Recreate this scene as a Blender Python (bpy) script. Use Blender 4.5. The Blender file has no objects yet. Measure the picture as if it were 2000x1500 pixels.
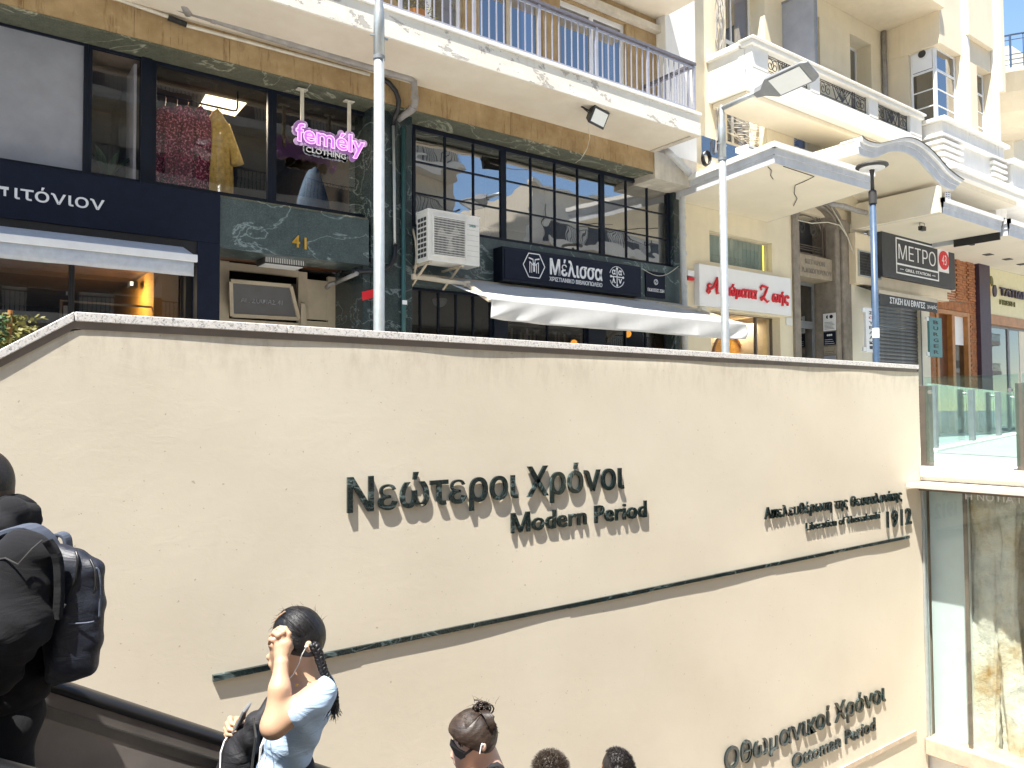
import bpy, math, random
import numpy as np
from mathutils import Vector, Matrix
random.seed(7); rng = np.random.default_rng(7)
# ------------------------------------------------------------------ camera, sky, sun, exposure
scn = bpy.context.scene
C = scn.collection
F_PX, YAW, PITCH, ROLL = 1528.9, 0.926469, 0.0359059, -0.0064396
def cam_axes():
    Fw = np.array([math.cos(YAW)*math.cos(PITCH), math.sin(YAW)*math.cos(PITCH), math.sin(PITCH)])
    Rt = np.array([math.sin(YAW), -math.cos(YAW), 0.0]); Up = np.cross(Rt, Fw)
    c, s = math.cos(ROLL), math.sin(ROLL)
    return c*Rt+s*Up, -s*Rt+c*Up, Fw
AR, AU, AF = cam_axes()
cam = bpy.data.cameras.new('camera'); cam_o = bpy.data.objects.new('camera', cam); C.objects.link(cam_o)
cam.sensor_fit = 'HORIZONTAL'; cam.sensor_width = 36.0; cam.lens = F_PX/2000*36.0
cam.clip_start = 0.05; cam.clip_end = 1500
cam_o.matrix_world = Matrix([[AR[0], AU[0], -AF[0], 0], [AR[1], AU[1], -AF[1], 0], [AR[2], AU[2], -AF[2], 0], [0, 0, 0, 1]])
scn.camera = cam_o
SUN = Vector((-0.40, -0.205, 1.0)).normalized()          # towards the sun
w = bpy.data.worlds.new('World'); scn.world = w; w.use_nodes = True
nt = w.node_tree; bg = nt.nodes['Background']
sky = nt.nodes.new('ShaderNodeTexSky'); sky.sky_type = 'NISHITA'; sky.sun_disc = False
sky.sun_elevation = math.asin(SUN.z); sky.sun_rotation = math.atan2(SUN.x, SUN.y)
sky.air_density = 1.1; sky.dust_density = 0.0; sky.ozone_density = 2.4; sky.altitude = 400
nt.links.new(sky.outputs[0], bg.inputs[0]); bg.inputs[1].default_value = 0.112
sl = bpy.data.lights.new('sun', 'SUN'); sl.energy = 5.0; sl.angle = math.radians(0.55); sl.color = (1.0, 0.955, 0.88)
so = bpy.data.objects.new('sun', sl); C.objects.link(so); so.rotation_euler = SUN.to_track_quat('Z', 'Y').to_euler(); so.location = (0, 0, 40)
scn.view_settings.view_transform = 'Standard'; scn.view_settings.look = 'None'
scn.view_settings.exposure = 1.38; scn.view_settings.gamma = 1.0; scn.view_settings.use_curve_mapping = False
scn.render.engine = 'CYCLES'; scn.cycles.max_bounces = 8; scn.cycles.transparent_max_bounces = 16

# ------------------------------------------------------------------ surveying helpers: read a point of the place off the photograph at a known distance
def ray(px, py):
    return AF + (px-1000)/F_PX*AR - (py-750)/F_PX*AU
def P(px, py, Y):
    r = ray(px, py); return Vector(r*(Y/r[1]))
def PX(px, py, X):
    r = ray(px, py); return Vector(r*(X/r[0]))
def PZ(px, py, Z):
    r = ray(px, py); return Vector(r*(Z/r[2]))
def PD(px, py, d):
    return Vector(ray(px, py)*d)
def X_(px, py, Y): return P(px, py, Y).x
def Z_(px, py, Y): return P(px, py, Y).z

# ------------------------------------------------------------------ geometry collector
class G:
    def __init__(s): s.v = []; s.f = []
    def add(s, vs, fs):
        o = len(s.v); s.v += [tuple(v) for v in vs]; s.f += [tuple(i+o for i in f) for f in fs]; return s
    def box(s, x0, x1, y0, y1, z0, z1):
        if x0 > x1: x0, x1 = x1, x0
        if y0 > y1: y0, y1 = y1, y0
        if z0 > z1: z0, z1 = z1, z0
        return s.add([(x0,y0,z0),(x1,y0,z0),(x1,y1,z0),(x0,y1,z0),(x0,y0,z1),(x1,y0,z1),(x1,y1,z1),(x0,y1,z1)],
              [(0,3,2,1),(4,5,6,7),(0,1,5,4),(1,2,6,5),(2,3,7,6),(3,0,4,7)])
    def pbox(s, a, b, Y, d):                       # box whose front face (in the plane Y) spans two surveyed corners, d deep
        p, q = P(a[0], a[1], Y), P(b[0], b[1], Y)
        return s.box(p.x, q.x, Y, Y+d, p.z, q.z)
    def prism(s, pts, vec):
        n = len(pts); vec = Vector(vec); a = [Vector(p) for p in pts]; b = [p+vec for p in a]
        return s.add(a+b, [tuple(range(n-1, -1, -1)), tuple(range(n, 2*n))]+[(i, (i+1) % n, n+(i+1) % n, n+i) for i in range(n)])
    def bar(s, a, b, w, h, up=(0, 0, 1)):
        a, b = Vector(a), Vector(b); d = (b-a).normalized(); up = Vector(up)
        if abs(d.dot(up)) > .98: up = Vector((0, 1, 0))
        x = d.cross(up).normalized(); y = x.cross(d).normalized(); x = x*w/2; y = y*h/2
        return s.add([a-x-y, a+x-y, a+x+y, a-x+y, b-x-y, b+x-y, b+x+y, b-x+y],
                     [(0,1,2,3),(7,6,5,4),(0,4,5,1),(1,5,6,2),(2,6,7,3),(3,7,4,0)])
    def tube(s, pts, r, n=8, close=False):
        pts = [Vector(p) for p in pts]; m = len(pts); rr = r if isinstance(r, (list, tuple)) else [r]*m
        rings = []; prev = None
        for i, p in enumerate(pts):
            if close: t = (pts[(i+1) % m]-pts[i-1]).normalized()
            else: t = (pts[min(i+1, m-1)]-pts[max(i-1, 0)]).normalized()
            if prev is None:
                u = t.orthogonal().normalized()
            else:
                u = prev - t*prev.dot(t)
                u = u.normalized() if u.length > 1e-6 else t.orthogonal().normalized()
            prev = u; v = t.cross(u)
            rings += [p+(u*math.cos(2*math.pi*k/n)+v*math.sin(2*math.pi*k/n))*rr[i] for k in range(n)]
        fs = []
        for i in range(m if close else m-1):
            for k in range(n):
                a = i*n+k; b = i*n+(k+1) % n; j = ((i+1) % m)*n
                fs.append((a, b, j+(k+1) % n, j+k))
        if not close: fs += [tuple(range(n-1, -1, -1)), tuple(range((m-1)*n, m*n))]
        return s.add(rings, fs)
    def lathe(s, prof, c, n=24, axis=(0, 0, 1)):   # prof: (radius, height)
        ax = Vector(axis).normalized(); u = ax.orthogonal().normalized(); v = ax.cross(u); c = Vector(c); m = len(prof)
        vs = [c+ax*h+(u*math.cos(2*math.pi*k/n)+v*math.sin(2*math.pi*k/n))*r for r, h in prof for k in range(n)]
        fs = [(i*n+k, i*n+(k+1) % n, (i+1)*n+(k+1) % n, (i+1)*n+k) for i in range(m-1) for k in range(n)]
        fs += [tuple(range(n-1, -1, -1)), tuple(range((m-1)*n, m*n))]
        return s.add(vs, fs)
    def ball(s, c, r, n=16, sc=(1, 1, 1)):
        prof = [(max(1e-4, r*math.sin(math.pi*i/(n//2)))*1, -r*math.cos(math.pi*i/(n//2))) for i in range(n//2+1)]
        o = len(s.v); s.lathe(prof, (0, 0, 0), n)
        for i in range(o, len(s.v)):
            v = s.v[i]; s.v[i] = (v[0]*sc[0]+c[0], v[1]*sc[1]+c[1], v[2]*sc[2]+c[2])
        return s
    def quad(s, a, b, c, d): return s.add([a, b, c, d], [(0, 1, 2, 3)])

def mesh_of(g, name):
    me = bpy.data.meshes.new(name); me.from_pydata([tuple(v) for v in g.v], [], g.f); me.update(); return me
def part(name, g, m, parent=None, smooth=False, kind=None, bevel=0, label=None, me=None):
    me = me or mesh_of(g, name)
    if m and not me.materials: me.materials.append(m)
    if smooth:
        me.shade_smooth() if hasattr(me, 'shade_smooth') else None
        for p in me.polygons: p.use_smooth = True
    o = bpy.data.objects.new(name, me); C.objects.link(o)
    if parent: o.parent = parent; o.matrix_parent_inverse = Matrix.Translation(-parent.location) if parent.type == 'EMPTY' and parent.parent is None else Matrix.Identity(4)
    if kind: o['kind'] = kind
    if label: o['label'] = label
    if bevel:
        b = o.modifiers.new('bevel', 'BEVEL'); b.width = bevel; b.segments = 2; b.limit_method = 'ANGLE'; b.angle_limit = math.radians(40)
        b.harden_normals = False
    if smooth == 'auto':
        pass
    return o
def thing(name, label, cat, loc=(0, 0, 0), group=None):
    o = bpy.data.objects.new(name, None); C.objects.link(o); o.location = loc; o.empty_display_size = .2
    o['label'] = label; o['category'] = cat
    if group: o['group'] = group
    return o
def tag(o, label, cat, group=None):
    o['label'] = label; o['category'] = cat
    if group: o['group'] = group
    return o
def struct(name, g, m, **k): return part(name, g, m, kind='structure', **k)

# ------------------------------------------------------------------ materials
MAT = {}
def lin(c):
    return tuple((x/12.92 if x <= .04045 else ((x+.055)/1.055)**2.4) for x in c)
class N:
    def __init__(s, name):
        s.m = bpy.data.materials.new(name); s.m.use_nodes = True; s.t = s.m.node_tree; s.b = s.t.nodes['Principled BSDF']; MAT[name] = s.m
        s.tc = None
    def n(s, k, **p):
        x = s.t.nodes.new('ShaderNode'+k)
        for a, b in p.items(): setattr(x, a, b)
        return x
    def l(s, a, b): s.t.links.new(a, b)
    def co(s, scale=(1, 1, 1)):
        if s.tc is None: s.tc = s.n('TexCoord')
        mp = s.n('Mapping'); mp.inputs['Scale'].default_value = scale; s.l(s.tc.outputs['Object'], mp.inputs[0]); return mp.outputs[0]
    def noise(s, scale, detail=4, rough=.55, st=(1, 1, 1), dist=0):
        x = s.n('TexNoise'); x.inputs['Scale'].default_value = scale; x.inputs['Detail'].default_value = detail
        x.inputs['Roughness'].default_value = rough; x.inputs['Distortion'].default_value = dist; s.l(s.co(st), x.inputs[0]); return x.outputs[0]
    def ramp(s, fac, stops):
        x = s.n('ValToRGB'); e = x.color_ramp.elements
        while len(e) < len(stops): e.new(.5)
        for i, (p, c) in enumerate(stops):
            e[i].position = p; e[i].color = (c[0], c[1], c[2], 1) if hasattr(c, '__len__') else (c, c, c, 1)
        s.l(fac, x.inputs[0]); return x.outputs[0]
    def mix(s, fac, a, b, mode='MIX'):
        x = s.n('Mix', data_type='RGBA', blend_type=mode)
        for i, v in ((0, fac), (6, a), (7, b)):
            if hasattr(v, 'is_linked') or hasattr(v, 'links'): s.l(v, x.inputs[i])
            elif i == 0: x.inputs[0].default_value = v
            else: x.inputs[i].default_value = (v[0], v[1], v[2], 1)
        return x.outputs[2]
    def color(s, c):
        if hasattr(c, 'links'): s.l(c, s.b.inputs['Base Color'])
        else: s.b.inputs['Base Color'].default_value = (c[0], c[1], c[2], 1)
        return s
    def bump(s, h, strength=.3, dist=.01):
        x = s.n('Bump'); x.inputs['Strength'].default_value = strength; x.inputs['Distance'].default_value = dist
        s.l(h, x.inputs['Height']); s.l(x.outputs[0], s.b.inputs['Normal']); return s
    def math(s, op, a, b=0.0):
        x = s.n('Math', operation=op)
        for i, v in ((0, a), (1, b)):
            if hasattr(v, 'links'): s.l(v, x.inputs[i])
            else: x.inputs[i].default_value = v
        return x.outputs[0]
    def set(s, **k):
        for a, v in k.items(): s.b.inputs[a.replace('_', ' ')].default_value = v
        return s
def simple(name, c, rough=.5, metal=0.0, var=.12, vs=6.0, bump=0.0, bs=80.0, bd=.002, streak=0.0, spec=.5):
    n = N(name); f = n.noise(vs, 5, .6)
    dark = tuple(x*(1-var) for x in c); lite = tuple(min(1, x*(1+var*.6)) for x in c)
    col = n.ramp(f, [(.3, dark), (.7, lite)])
    if streak:
        f2 = n.noise(5, 5, .6, (1, 1, .08)); col = n.mix(n.ramp(f2, [(.45, 0), (.75, streak)]), col, tuple(x*.55 for x in c))
    n.color(col).set(Roughness=rough, Metallic=metal)
    n.b.inputs['Specular IOR Level'].default_value = spec
    if bump: n.bump(n.noise(bs, 3), bump, bd)
    return n.m
def emit(name, c, s, base=None):
    n = N(name); n.color(base or c); n.b.inputs['Emission Color'].default_value = (*c, 1); n.b.inputs['Emission Strength'].default_value = s; return n.m

# rendered plaster of the retaining wall
n = N('wall_plaster')
f = n.noise(.7, 5, .6); f2 = n.noise(9, 6, .7, (1, 1, .5))
col = n.ramp(f, [(.3, (.635, .565, .445)), (.7, (.685, .62, .50))])
col = n.mix(n.ramp(f2, [(.6, 0), (.8, .22)]), col, (.55, .47, .36))
f6 = n.noise(3.2, 6, .75, (1, 1, .25)); col = n.mix(n.ramp(f6, [(.62, 0), (.78, .15)]), col, (.52, .45, .35))
tz = n.n('SeparateXYZ'); n.l(n.tc.outputs['Object'], tz.inputs[0])
f5 = n.noise(14, 6, .75, (1, 1, .35)); near = n.n('MapRange'); n.l(tz.outputs['Z'], near.inputs[0])
near.inputs[1].default_value = .12; near.inputs[2].default_value = .36; near.inputs[3].default_value = 0; near.inputs[4].default_value = .30
st = n.math('MULTIPLY', near.outputs[0], n.ramp(f5, [(.45, 0), (.7, 1)])); col = n.mix(st, col, (.30, .235, .16))
sp = n.ramp(n.noise(38, 2, .5), [(.735, 0), (.75, .5)]); col = n.mix(sp, col, (.25, .2, .15)); n.color(col).set(Roughness=.9)
f3 = n.noise(5, 7, .72, (1, 1, 1.6), .6); f4 = n.noise(55, 5, .7, (1, 1, 1)); ft = n.noise(7, 3, .5, (.5, 1, 1), 1.6)
h = n.math('ADD', n.math('MULTIPLY', f3, .8), n.math('MULTIPLY', f4, .05))
h = n.math('ADD', h, n.math('MULTIPLY', n.ramp(ft, [(.60, 0), (.62, .3), (.68, .12), (.72, 0)]), .12))
n.bump(h, .28, .006)
# speckled granite
n = N('granite'); f = n.noise(95, 3, .8); f2 = n.noise(30, 3, .7)
col = n.ramp(f, [(.34, (.12, .11, .11)), (.42, (.50, .48, .46)), (.50, (.74, .71, .67))]); col = n.mix(n.ramp(f2, [(.5, 0), (.7, .35)]), col, (.45, .42, .38))
n.color(col).set(Roughness=.55); n.bump(f, .2, .002)
# green marble cladding
def marble(name, a, b, c, rough, sc=1.0, vein=.55):
    n = N(name); f = n.noise(7*sc, 8, .82, (1, 1, 1), .25); f2 = n.noise(1.1*sc, 5, .55, (1, 1, 1.6), .9); f3 = n.noise(60*sc, 5, .85, (1, 1, 1), .8)
    col = n.ramp(f, [(.3, a), (.62, b)])
    col = n.mix(n.ramp(f3, [(.5, 0), (.62, .6)]), col, c)
    v = n.math('ABSOLUTE', n.math('SUBTRACT', f2, .5)); col = n.mix(n.ramp(v, [(0, vein), (.006, vein*.4), (.014, 0)]), col, tuple(min(1, x*2.6+.05) for x in c))
    n.color(col).set(Roughness=rough); return n.m
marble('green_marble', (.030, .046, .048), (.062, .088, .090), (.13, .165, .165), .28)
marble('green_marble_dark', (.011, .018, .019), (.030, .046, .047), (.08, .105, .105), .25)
marble('green_marble_dull', (.05, .055, .036), (.12, .125, .085), (.22, .22, .16), .6)
marble('letter_marble', (.002, .004, .005), (.009, .021, .022), (.02, .036, .036), .10, 1.6, .95)
# ochre stained beam
n = N('ochre_concrete'); f = n.noise(3, 6, .65); f2 = n.noise(16, 5, .7, (1, 1, .12)); f3 = n.noise(9, 5, .7)
col = n.ramp(f, [(.3, (.30, .195, .09)), (.7, (.46, .335, .18))]); col = n.mix(n.ramp(f2, [(.55, 0), (.72, .75)]), col, (.16, .085, .03))
col = n.mix(n.ramp(f3, [(.62, 0), (.75, .5)]), col, (.6, .47, .28)); n.color(col).set(Roughness=.9); n.bump(f2, .25, .006)
# peeling white paint on concrete
n = N('peeling_paint'); f = n.noise(2.6, 8, .72, (1, 1, 2.0), .4); f2 = n.noise(1.0, 6, .65, (1, 1, 5)); f3 = n.noise(30, 4, .6)
col = n.ramp(f2, [(.35, (.72, .68, .58)), (.65, (.80, .77, .69))]); pl = n.ramp(f, [(.595, 0), (.60, 1)])
edge = n.ramp(f, [(.57, 0), (.597, .8), (.62, 0)])
col = n.mix(pl, col, (.50, .47, .42)); col = n.mix(edge, col, (.28, .24, .2))
fs = n.noise(12, 5, .7, (1, 1, .15)); col = n.mix(n.ramp(fs, [(.58, 0), (.75, .35)]), col, (.5, .42, .3))
n.color(col).set(Roughness=.85); h = n.math('ADD', n.math('MULTIPLY', pl, -1.0), n.math('MULTIPLY', f3, .35)); n.bump(h, .6, .008)
n = N('soffit_paint'); f = n.noise(1.2, 6, .65); f2 = n.noise(7, 8, .75, (1, 1, 1), .8); col = n.ramp(f, [(.35, (.66, .58, .46)), (.65, (.74, .67, .55))])
col = n.mix(n.ramp(f2, [(.70, 0), (.705, .9), (.8, .6)]), col, (.36, .30, .23)); n.color(col).set(Roughness=.9); n.bump(n.noise(25, 4), .15, .004)
simple('cream_wall', (.76, .67, .49), .88, var=.07, vs=1.4, bump=.25, bs=60, bd=.003, streak=.12)
simple('cream_warm', (.77, .66, .48), .88, var=.07, vs=1.4, bump=.2, bs=60, bd=.003, streak=.12)
simple('cream_pale', (.76, .70, .57), .85, var=.06, vs=1.2, bump=.2, bs=60, bd=.003, streak=.10)
simple('white_render', (.80, .78, .73), .82, var=.07, vs=1.8, bump=.25, bs=50, bd=.003, streak=.16)
simple('white_stucco', (.80, .78, .72), .9, var=.06, vs=1.5, bump=.5, bs=45, bd=.006, streak=.10)
simple('grey_moulding', (.60, .61, .62), .8, var=.12, vs=3, bump=.3, bs=30, bd=.004, streak=.25)
simple('stained_plaster', (.62, .56, .46), .85, var=.2, vs=3, streak=.45, bump=.2, bs=30, bd=.003)
simple('navy_metal', (.004, .008, .019), .5, var=.25, vs=5, spec=.3)
simple('navy_panel', (.005, .009, .024), .6, var=.3, vs=9, bump=.1, bs=30, spec=.25)
simple('black_metal', (.012, .012, .014), .4, var=.3)
simple('galvanised', (.46, .49, .49), .42, .55, var=.10, vs=14, bump=.12, bs=60, bd=.001)
simple('grey_pipe', (.33, .31, .29), .6, var=.25, vs=8, streak=.3)
simple('pale_pipe', (.52, .52, .50), .55, var=.15, vs=6, streak=.25)
simple('white_conduit', (.62, .58, .48), .5, var=.15, vs=8)
simple('white_metal', (.78, .78, .77), .35, var=.06)
simple('white_plastic', (.72, .71, .66), .45, var=.08, streak=.08)
simple('ac_body', (.74, .72, .66), .45, var=.08, streak=.15)
simple('dark_blue_paint', (.055, .095, .16), .4, var=.2, vs=10, bump=.1, bs=40)
simple('lamp_grey', (.23, .24, .25), .5, .2, var=.15)
simple('railing_grey', (.40, .40, .45), .45, .3, var=.15, vs=10)
simple('rail_top', (.17, .16, .18), .5, .2, var=.2, vs=12)
simple('teal_pipe', (.03, .10, .10), .45, var=.2)
simple('wood_soffit', (.13, .045, .018), .35, var=.35, vs=5)
simple('beige_frame', (.55, .47, .35), .5, var=.12, vs=5, streak=.2)
simple('stone_portal', (.27, .23, .185), .75, var=.28, vs=5, streak=.5, bump=.5, bs=60, bd=.006)
simple('stone_lintel', (.36, .30, .22), .85, var=.2, vs=12, bump=.9, bs=90, bd=.01, streak=.2)
simple('iron', (.10, .095, .09), .6, .3, var=.3)
simple('shutter_steel', (.19, .19, .19), .42, .7, var=.3, vs=4, streak=.5)
simple('brick', (.42, .17, .07), .85, var=.35, vs=9, bump=.5, bs=50, bd=.004)
simple('mortar', (.30, .22, .15), .9, var=.2)
simple('varnished_wood', (.42, .18, .05), .4, var=.3, vs=3)
simple('purple_column', (.05, .025, .045), .5, var=.25)
simple('pale_yellow_board', (.72, .66, .42), .6, var=.05)
simple('awning_cloth', (.50, .495, .475), .85, var=.12, vs=2, bump=.2, bs=200, bd=.001)
simple('awning_grey', (.50, .52, .55), .85, var=.12, vs=14)
simple('charcoal', (.045, .043, .04), .6, var=.2)
simple('sign_white', (.82, .82, .82), .4, var=.02)
simple('sign_grey_dark', (.045, .047, .052), .55, var=.15)
simple('red_paint', (.65, .01, .02), .4, var=.1)
simple('teal_sign', (.10, .24, .24), .5, var=.08)
simple('gold', (.75, .45, .07), .35, .6, var=.15)
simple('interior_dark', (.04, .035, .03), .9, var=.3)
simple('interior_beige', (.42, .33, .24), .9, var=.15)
simple('interior_yellow', (.70, .34, .05), .8, var=.1)
simple('interior_cream', (.62, .50, .34), .85, var=.1)
simple('yellow_cloth', (.72, .50, .11), .9, var=.35, vs=20)
n = N('floral_cloth'); f = n.noise(38, 3, .6); n.color(n.ramp(f, [(.45, (.09, .015, .03)), (.55, (.42, .03, .10)), (.62, (.65, .35, .35))])).set(Roughness=.9)
simple('denim', (.07, .13, .25), .9, var=.2, vs=20)
simple('plant_green', (.035, .10, .03), .5, var=.4, vs=8)
simple('plant_yellow', (.13, .12, .02), .6, var=.5, vs=12)
simple('frost_panel', (.30, .31, .35), .55, var=.12, vs=3)
simple('concrete_slab', (.34, .34, .33), .85, var=.12, vs=4, bump=.2, bs=60, bd=.003)
simple('stair_stone', (.42, .38, .33), .7, var=.15, vs=5)
simple('steel_panel', (.40, .36, .33), .36, .8, var=.35, vs=1.6, bump=.06, bs=200)
simple('steel_light', (.40, .39, .37), .28, .9, var=.15)
simple('rubber_black', (.012, .012, .013), .35, var=.2)
simple('panel_pale', (.62, .70, .68), .35, var=.04)
simple('brown_frame', (.22, .18, .15), .35, .5, var=.15)
simple('ledge_stone', (.62, .55, .46), .6, var=.06, vs=3)
simple('strip_beige', (.52, .42, .31), .7, var=.2, vs=7)
simple('globe_white', (.8, .82, .8), .3, var=.02)
simple('blind_green', (.25, .28, .23), .7, var=.08)
simple('asphalt', (.05, .05, .052), .9, var=.2, bump=.3)
simple('tactile_yellow', (.62, .50, .16), .8, var=.15)
simple('opposite_wall', (.55, .48, .38), .85, var=.12, vs=.6, streak=.3)
simple('opposite_dark', (.06, .06, .065), .3, var=.2)
# paving with joints
n = N('paving'); br = n.n('TexBrick'); br.inputs['Scale'].default_value = 1.0; br.inputs['Mortar Size'].default_value = .006; br.inputs['Brick Width'].default_value = .6; br.inputs['Row Height'].default_value = .4
br.inputs['Color1'].default_value = (.42, .41, .38, 1); br.inputs['Color2'].default_value = (.35, .34, .32, 1); br.inputs['Mortar'].default_value = (.2, .19, .18, 1)
n.l(n.co(), br.inputs[0]); n.color(n.mix(n.ramp(n.noise(3, 6, .7), [(.4, 0), (.8, .4)]), br.outputs[0], (.28, .27, .25))).set(Roughness=.85)
# rock of the display
n = N('rock_pale'); f = n.noise(6, 8, .75); f2 = n.noise(1.6, 4, .6); f3 = n.noise(30, 5, .75)
col = n.ramp(f2, [(.30, (.50, .31, .11)), (.42, (.70, .62, .44)), (.55, (.76, .74, .62)), (.7, (.55, .54, .46))]); col = n.mix(n.ramp(f, [(.33, .4), (.5, 0)]), col, (.22, .19, .14))
n.color(col).set(Roughness=.95); n.bump(n.math('ADD', f, n.math('MULTIPLY', f3, .5)), 1.0, .03)
simple('gravel_stone', (.55, .54, .5), .9, var=.25, vs=20)
def glass(name, refl, tint=(1, 1, 1), ior=1.5, rough=0.0, wavy=0.0):
    n = N(name); t = n.t; out = t.nodes['Material Output']; tr = n.n('BsdfTransparent'); tr.inputs[0].default_value = (*tint, 1)
    gl = n.n('BsdfGlossy'); gl.inputs['Roughness'].default_value = rough; gl.inputs['Color'].default_value = (1, 1, 1, 1)
    fr = n.n('Fresnel'); fr.inputs[0].default_value = ior; mx = n.n('MixShader')
    fac = n.math('ADD', fr.outputs[0], refl); fac = n.math('MINIMUM', fac, 1.0); gm = n.n('NewGeometry'); fac = n.math('MULTIPLY', fac, n.math('SUBTRACT', 1.0, gm.outputs['Backfacing'])); n.l(fac, mx.inputs[0]); n.l(tr.outputs[0], mx.inputs[1]); n.l(gl.outputs[0], mx.inputs[2])
    if wavy:
        b = n.n('Bump'); b.inputs['Strength'].default_value = wavy; b.inputs['Distance'].default_value = .02; n.l(n.noise(.9, 2, .4, (1, 1, 1.6)), b.inputs['Height'])
        n.l(b.outputs[0], gl.inputs['Normal'])
    n.l(mx.outputs[0], out.inputs[0]); t.nodes.remove(n.b); return n.m
glass('glass_book', .30, (.55, .58, .6), wavy=.35)
glass('glass_shop', .035, (.85, .84, .86), wavy=.1)
glass('glass_ground', .08, (.6, .6, .6), wavy=.05)
glass('glass_upper', .22, (.25, .28, .33), wavy=.1)
glass('glass_green', .05, (.84, .94, .93))
glass('glass_case', .03, (.95, .975, .97))
emit('lamp_panel', (1.0, .84, .50), 1.6)
emit('orange_globe', (1.0, .42, .05), 1.1)
emit('neon_pink', (.55, .16, .80), .26, (.5, .2, .62))
emit('neon_halo', (.75, .40, .80), .07, (.5, .42, .55))
emit('neon_line', (1.0, .50, 1.0), .5)
emit('led_yellow', (.95, .8, .1), .55)
emit('lamp_warm', (1.0, .8, .5), 1.5)

# ------------------------------------------------------------------ lettering
_tc = {}
def glyphs(s, extrude=0.0, bold=0.0):
    k = (s, extrude, bold)
    if k in _tc: return _tc[k]
    cu = bpy.data.curves.new('t', 'FONT'); cu.body = s; cu.size = 1.0; cu.extrude = extrude; cu.offset = bold; cu.resolution_u = 3
    o = bpy.data.objects.new('t', cu); me = bpy.data.meshes.new_from_object(o)
    V = np.array([v.co[:] for v in me.vertices]) if len(me.vertices) else np.zeros((0, 3)); Fc = [tuple(p.vertices) for p in me.polygons]
    bpy.data.objects.remove(o); bpy.data.curves.remove(cu); bpy.data.meshes.remove(me)
    _tc[k] = (V, Fc); return _tc[k]
def pen(s, bold):
    a = glyphs(s+'I', 0, bold)[0][:, 0].max(); b = glyphs('I', 0, bold)[0][:, 0].max(); return a-b
def lettering(s, x0, x1, zb, ch, place, m, parent, depth=.01, bold=0.0, each=True, name='letter', shear=0.0, cap='Ν', bev=0):
    """letters of s between x0 and x1 in a board's own axes, baseline zb, capital height ch; place(u, v, w) puts them in the world, w = proud of the board"""
    V0, _ = glyphs(s, 0, bold); a, b = V0[:, 0].min(), V0[:, 0].max(); sx = (x1-x0)/(b-a); cv = glyphs(cap, 0, bold)[0]; sz = ch/(cv[:, 1].max()-min(0, cv[:, 1].min())*0)
    out = []; g = G()
    items = [(c, pen(s[:i], bold) if i else 0.0) for i, c in enumerate(s) if c != ' '] if each else [(s, 0.0)]
    for c, px in items:
        V, Fc = glyphs(c, .5, bold)
        if not len(V): continue
        gg = G() if each else g
        pts = []
        for v in V:
            u = x0+(v[0]+px-a)*sx + shear*v[1]*sz; pts.append(place(u, zb+v[1]*sz, (v[2]+.5)*depth))
        gg.add(pts, Fc)
        if each: out.append(part(name, gg, m, parent, bevel=bev))
    if not each: out.append(part(name, g, m, parent))
    return out
def on_Y(Y):        # board facing the camera side (-Y)
    return lambda u, v, w: (u, Y-w, v)
def on_X(X):        # board facing -X
    return lambda u, v, w: (X-w, -u, v)
def text_px(s, pl, pr, capy, basey, Y, m, parent, depth=.008, bold=0.0, each=False, name='lettering', cap='Ν', shear=0.0):
    """pl, pr: left and right picture x of the line on the board plane Y; capital top and baseline heights read at the left end"""
    a = P(pl, basey, Y); b = P(pl, capy, Y); c = P(pr, basey, Y)
    return lettering(s, a.x, c.x, a.z, b.z-a.z, on_Y(Y), m, parent, depth, bold, each, name, shear, cap)
# ------------------------------------------------------------------ ground, pit
GZ = -0.69; XE = 9.6; YW = 4.6; PITZ = -5.6
g = G()
for x0, x1, y0, y1 in ((-300, 400, YW+.30, 400), (XE+.9, 400, -300, YW+.30), (-300, -3.2, -300, YW+.30), (-3.2, XE+.9, -300, -3.4)):
    g.quad((x0, y0, GZ), (x1, y0, GZ), (x1, y1, GZ), (x0, y1, GZ))
struct('pavement', g, MAT['paving'])
g = G(); g.quad((-3.6, -3.4, PITZ), (XE+1.5, -3.4, PITZ), (XE+1.5, YW+.3, PITZ), (-3.6, YW+.3, PITZ)); struct('landing_floor', g, MAT['stair_stone'])
t = thing('pit_wall', 'pale plastered side of the escalator pit behind the camera', 'wall', (3, -3.4, -2))
g = G(); g.box(-3.2, XE+.9, -3.6, -3.4, PITZ, GZ-.01); part('wall_face', g, MAT['cream_pale'], t)
g = G(); g.box(-3.4, -3.2, -3.4, YW+.02, PITZ, GZ-.01); part('end_face', g, MAT['cream_pale'], t)

# ------------------------------------------------------------------ retaining wall, with slightly uneven render
wall = thing('retaining_wall', 'tall sunlit cream rendered wall with raised lettering beside the escalator', 'wall', (4.5, YW, -2))
cz = Z_(145, 641, YW); xk = X_(145, 641, YW); slope = (cz-Z_(0, 716, YW))/(xk-X_(0, 716, YW))
nx, nz = 150, 110; xs = np.linspace(-3.2, XE, nx); V = []; Fc = []
def und(x, z):
    return .004*math.sin(x*1.5+z*.9)*math.sin(z*1.9-x*.5)+.0016*math.sin(x*4.3+1.1*math.sin(z*3))+.001*math.sin(z*6.1+x*3.3)
for i, x in enumerate(xs):
    top = cz if x >= xk else cz+(x-xk)*slope; top = max(top, GZ+.1)
    for j in range(nz+1):
        z = PITZ+(top-PITZ)*j/nz; V.append((x, YW+und(x, z)*(1 if j < nz else 0), z))
for i in range(nx-1):
    for j in range(nz):
        a = i*(nz+1)+j; Fc.append((a, a+nz+1, a+nz+2, a+1))
g = G(); g.add(V, Fc); part('rendered_face', g, MAT['wall_plaster'], wall, smooth=True)
g = G()
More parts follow.
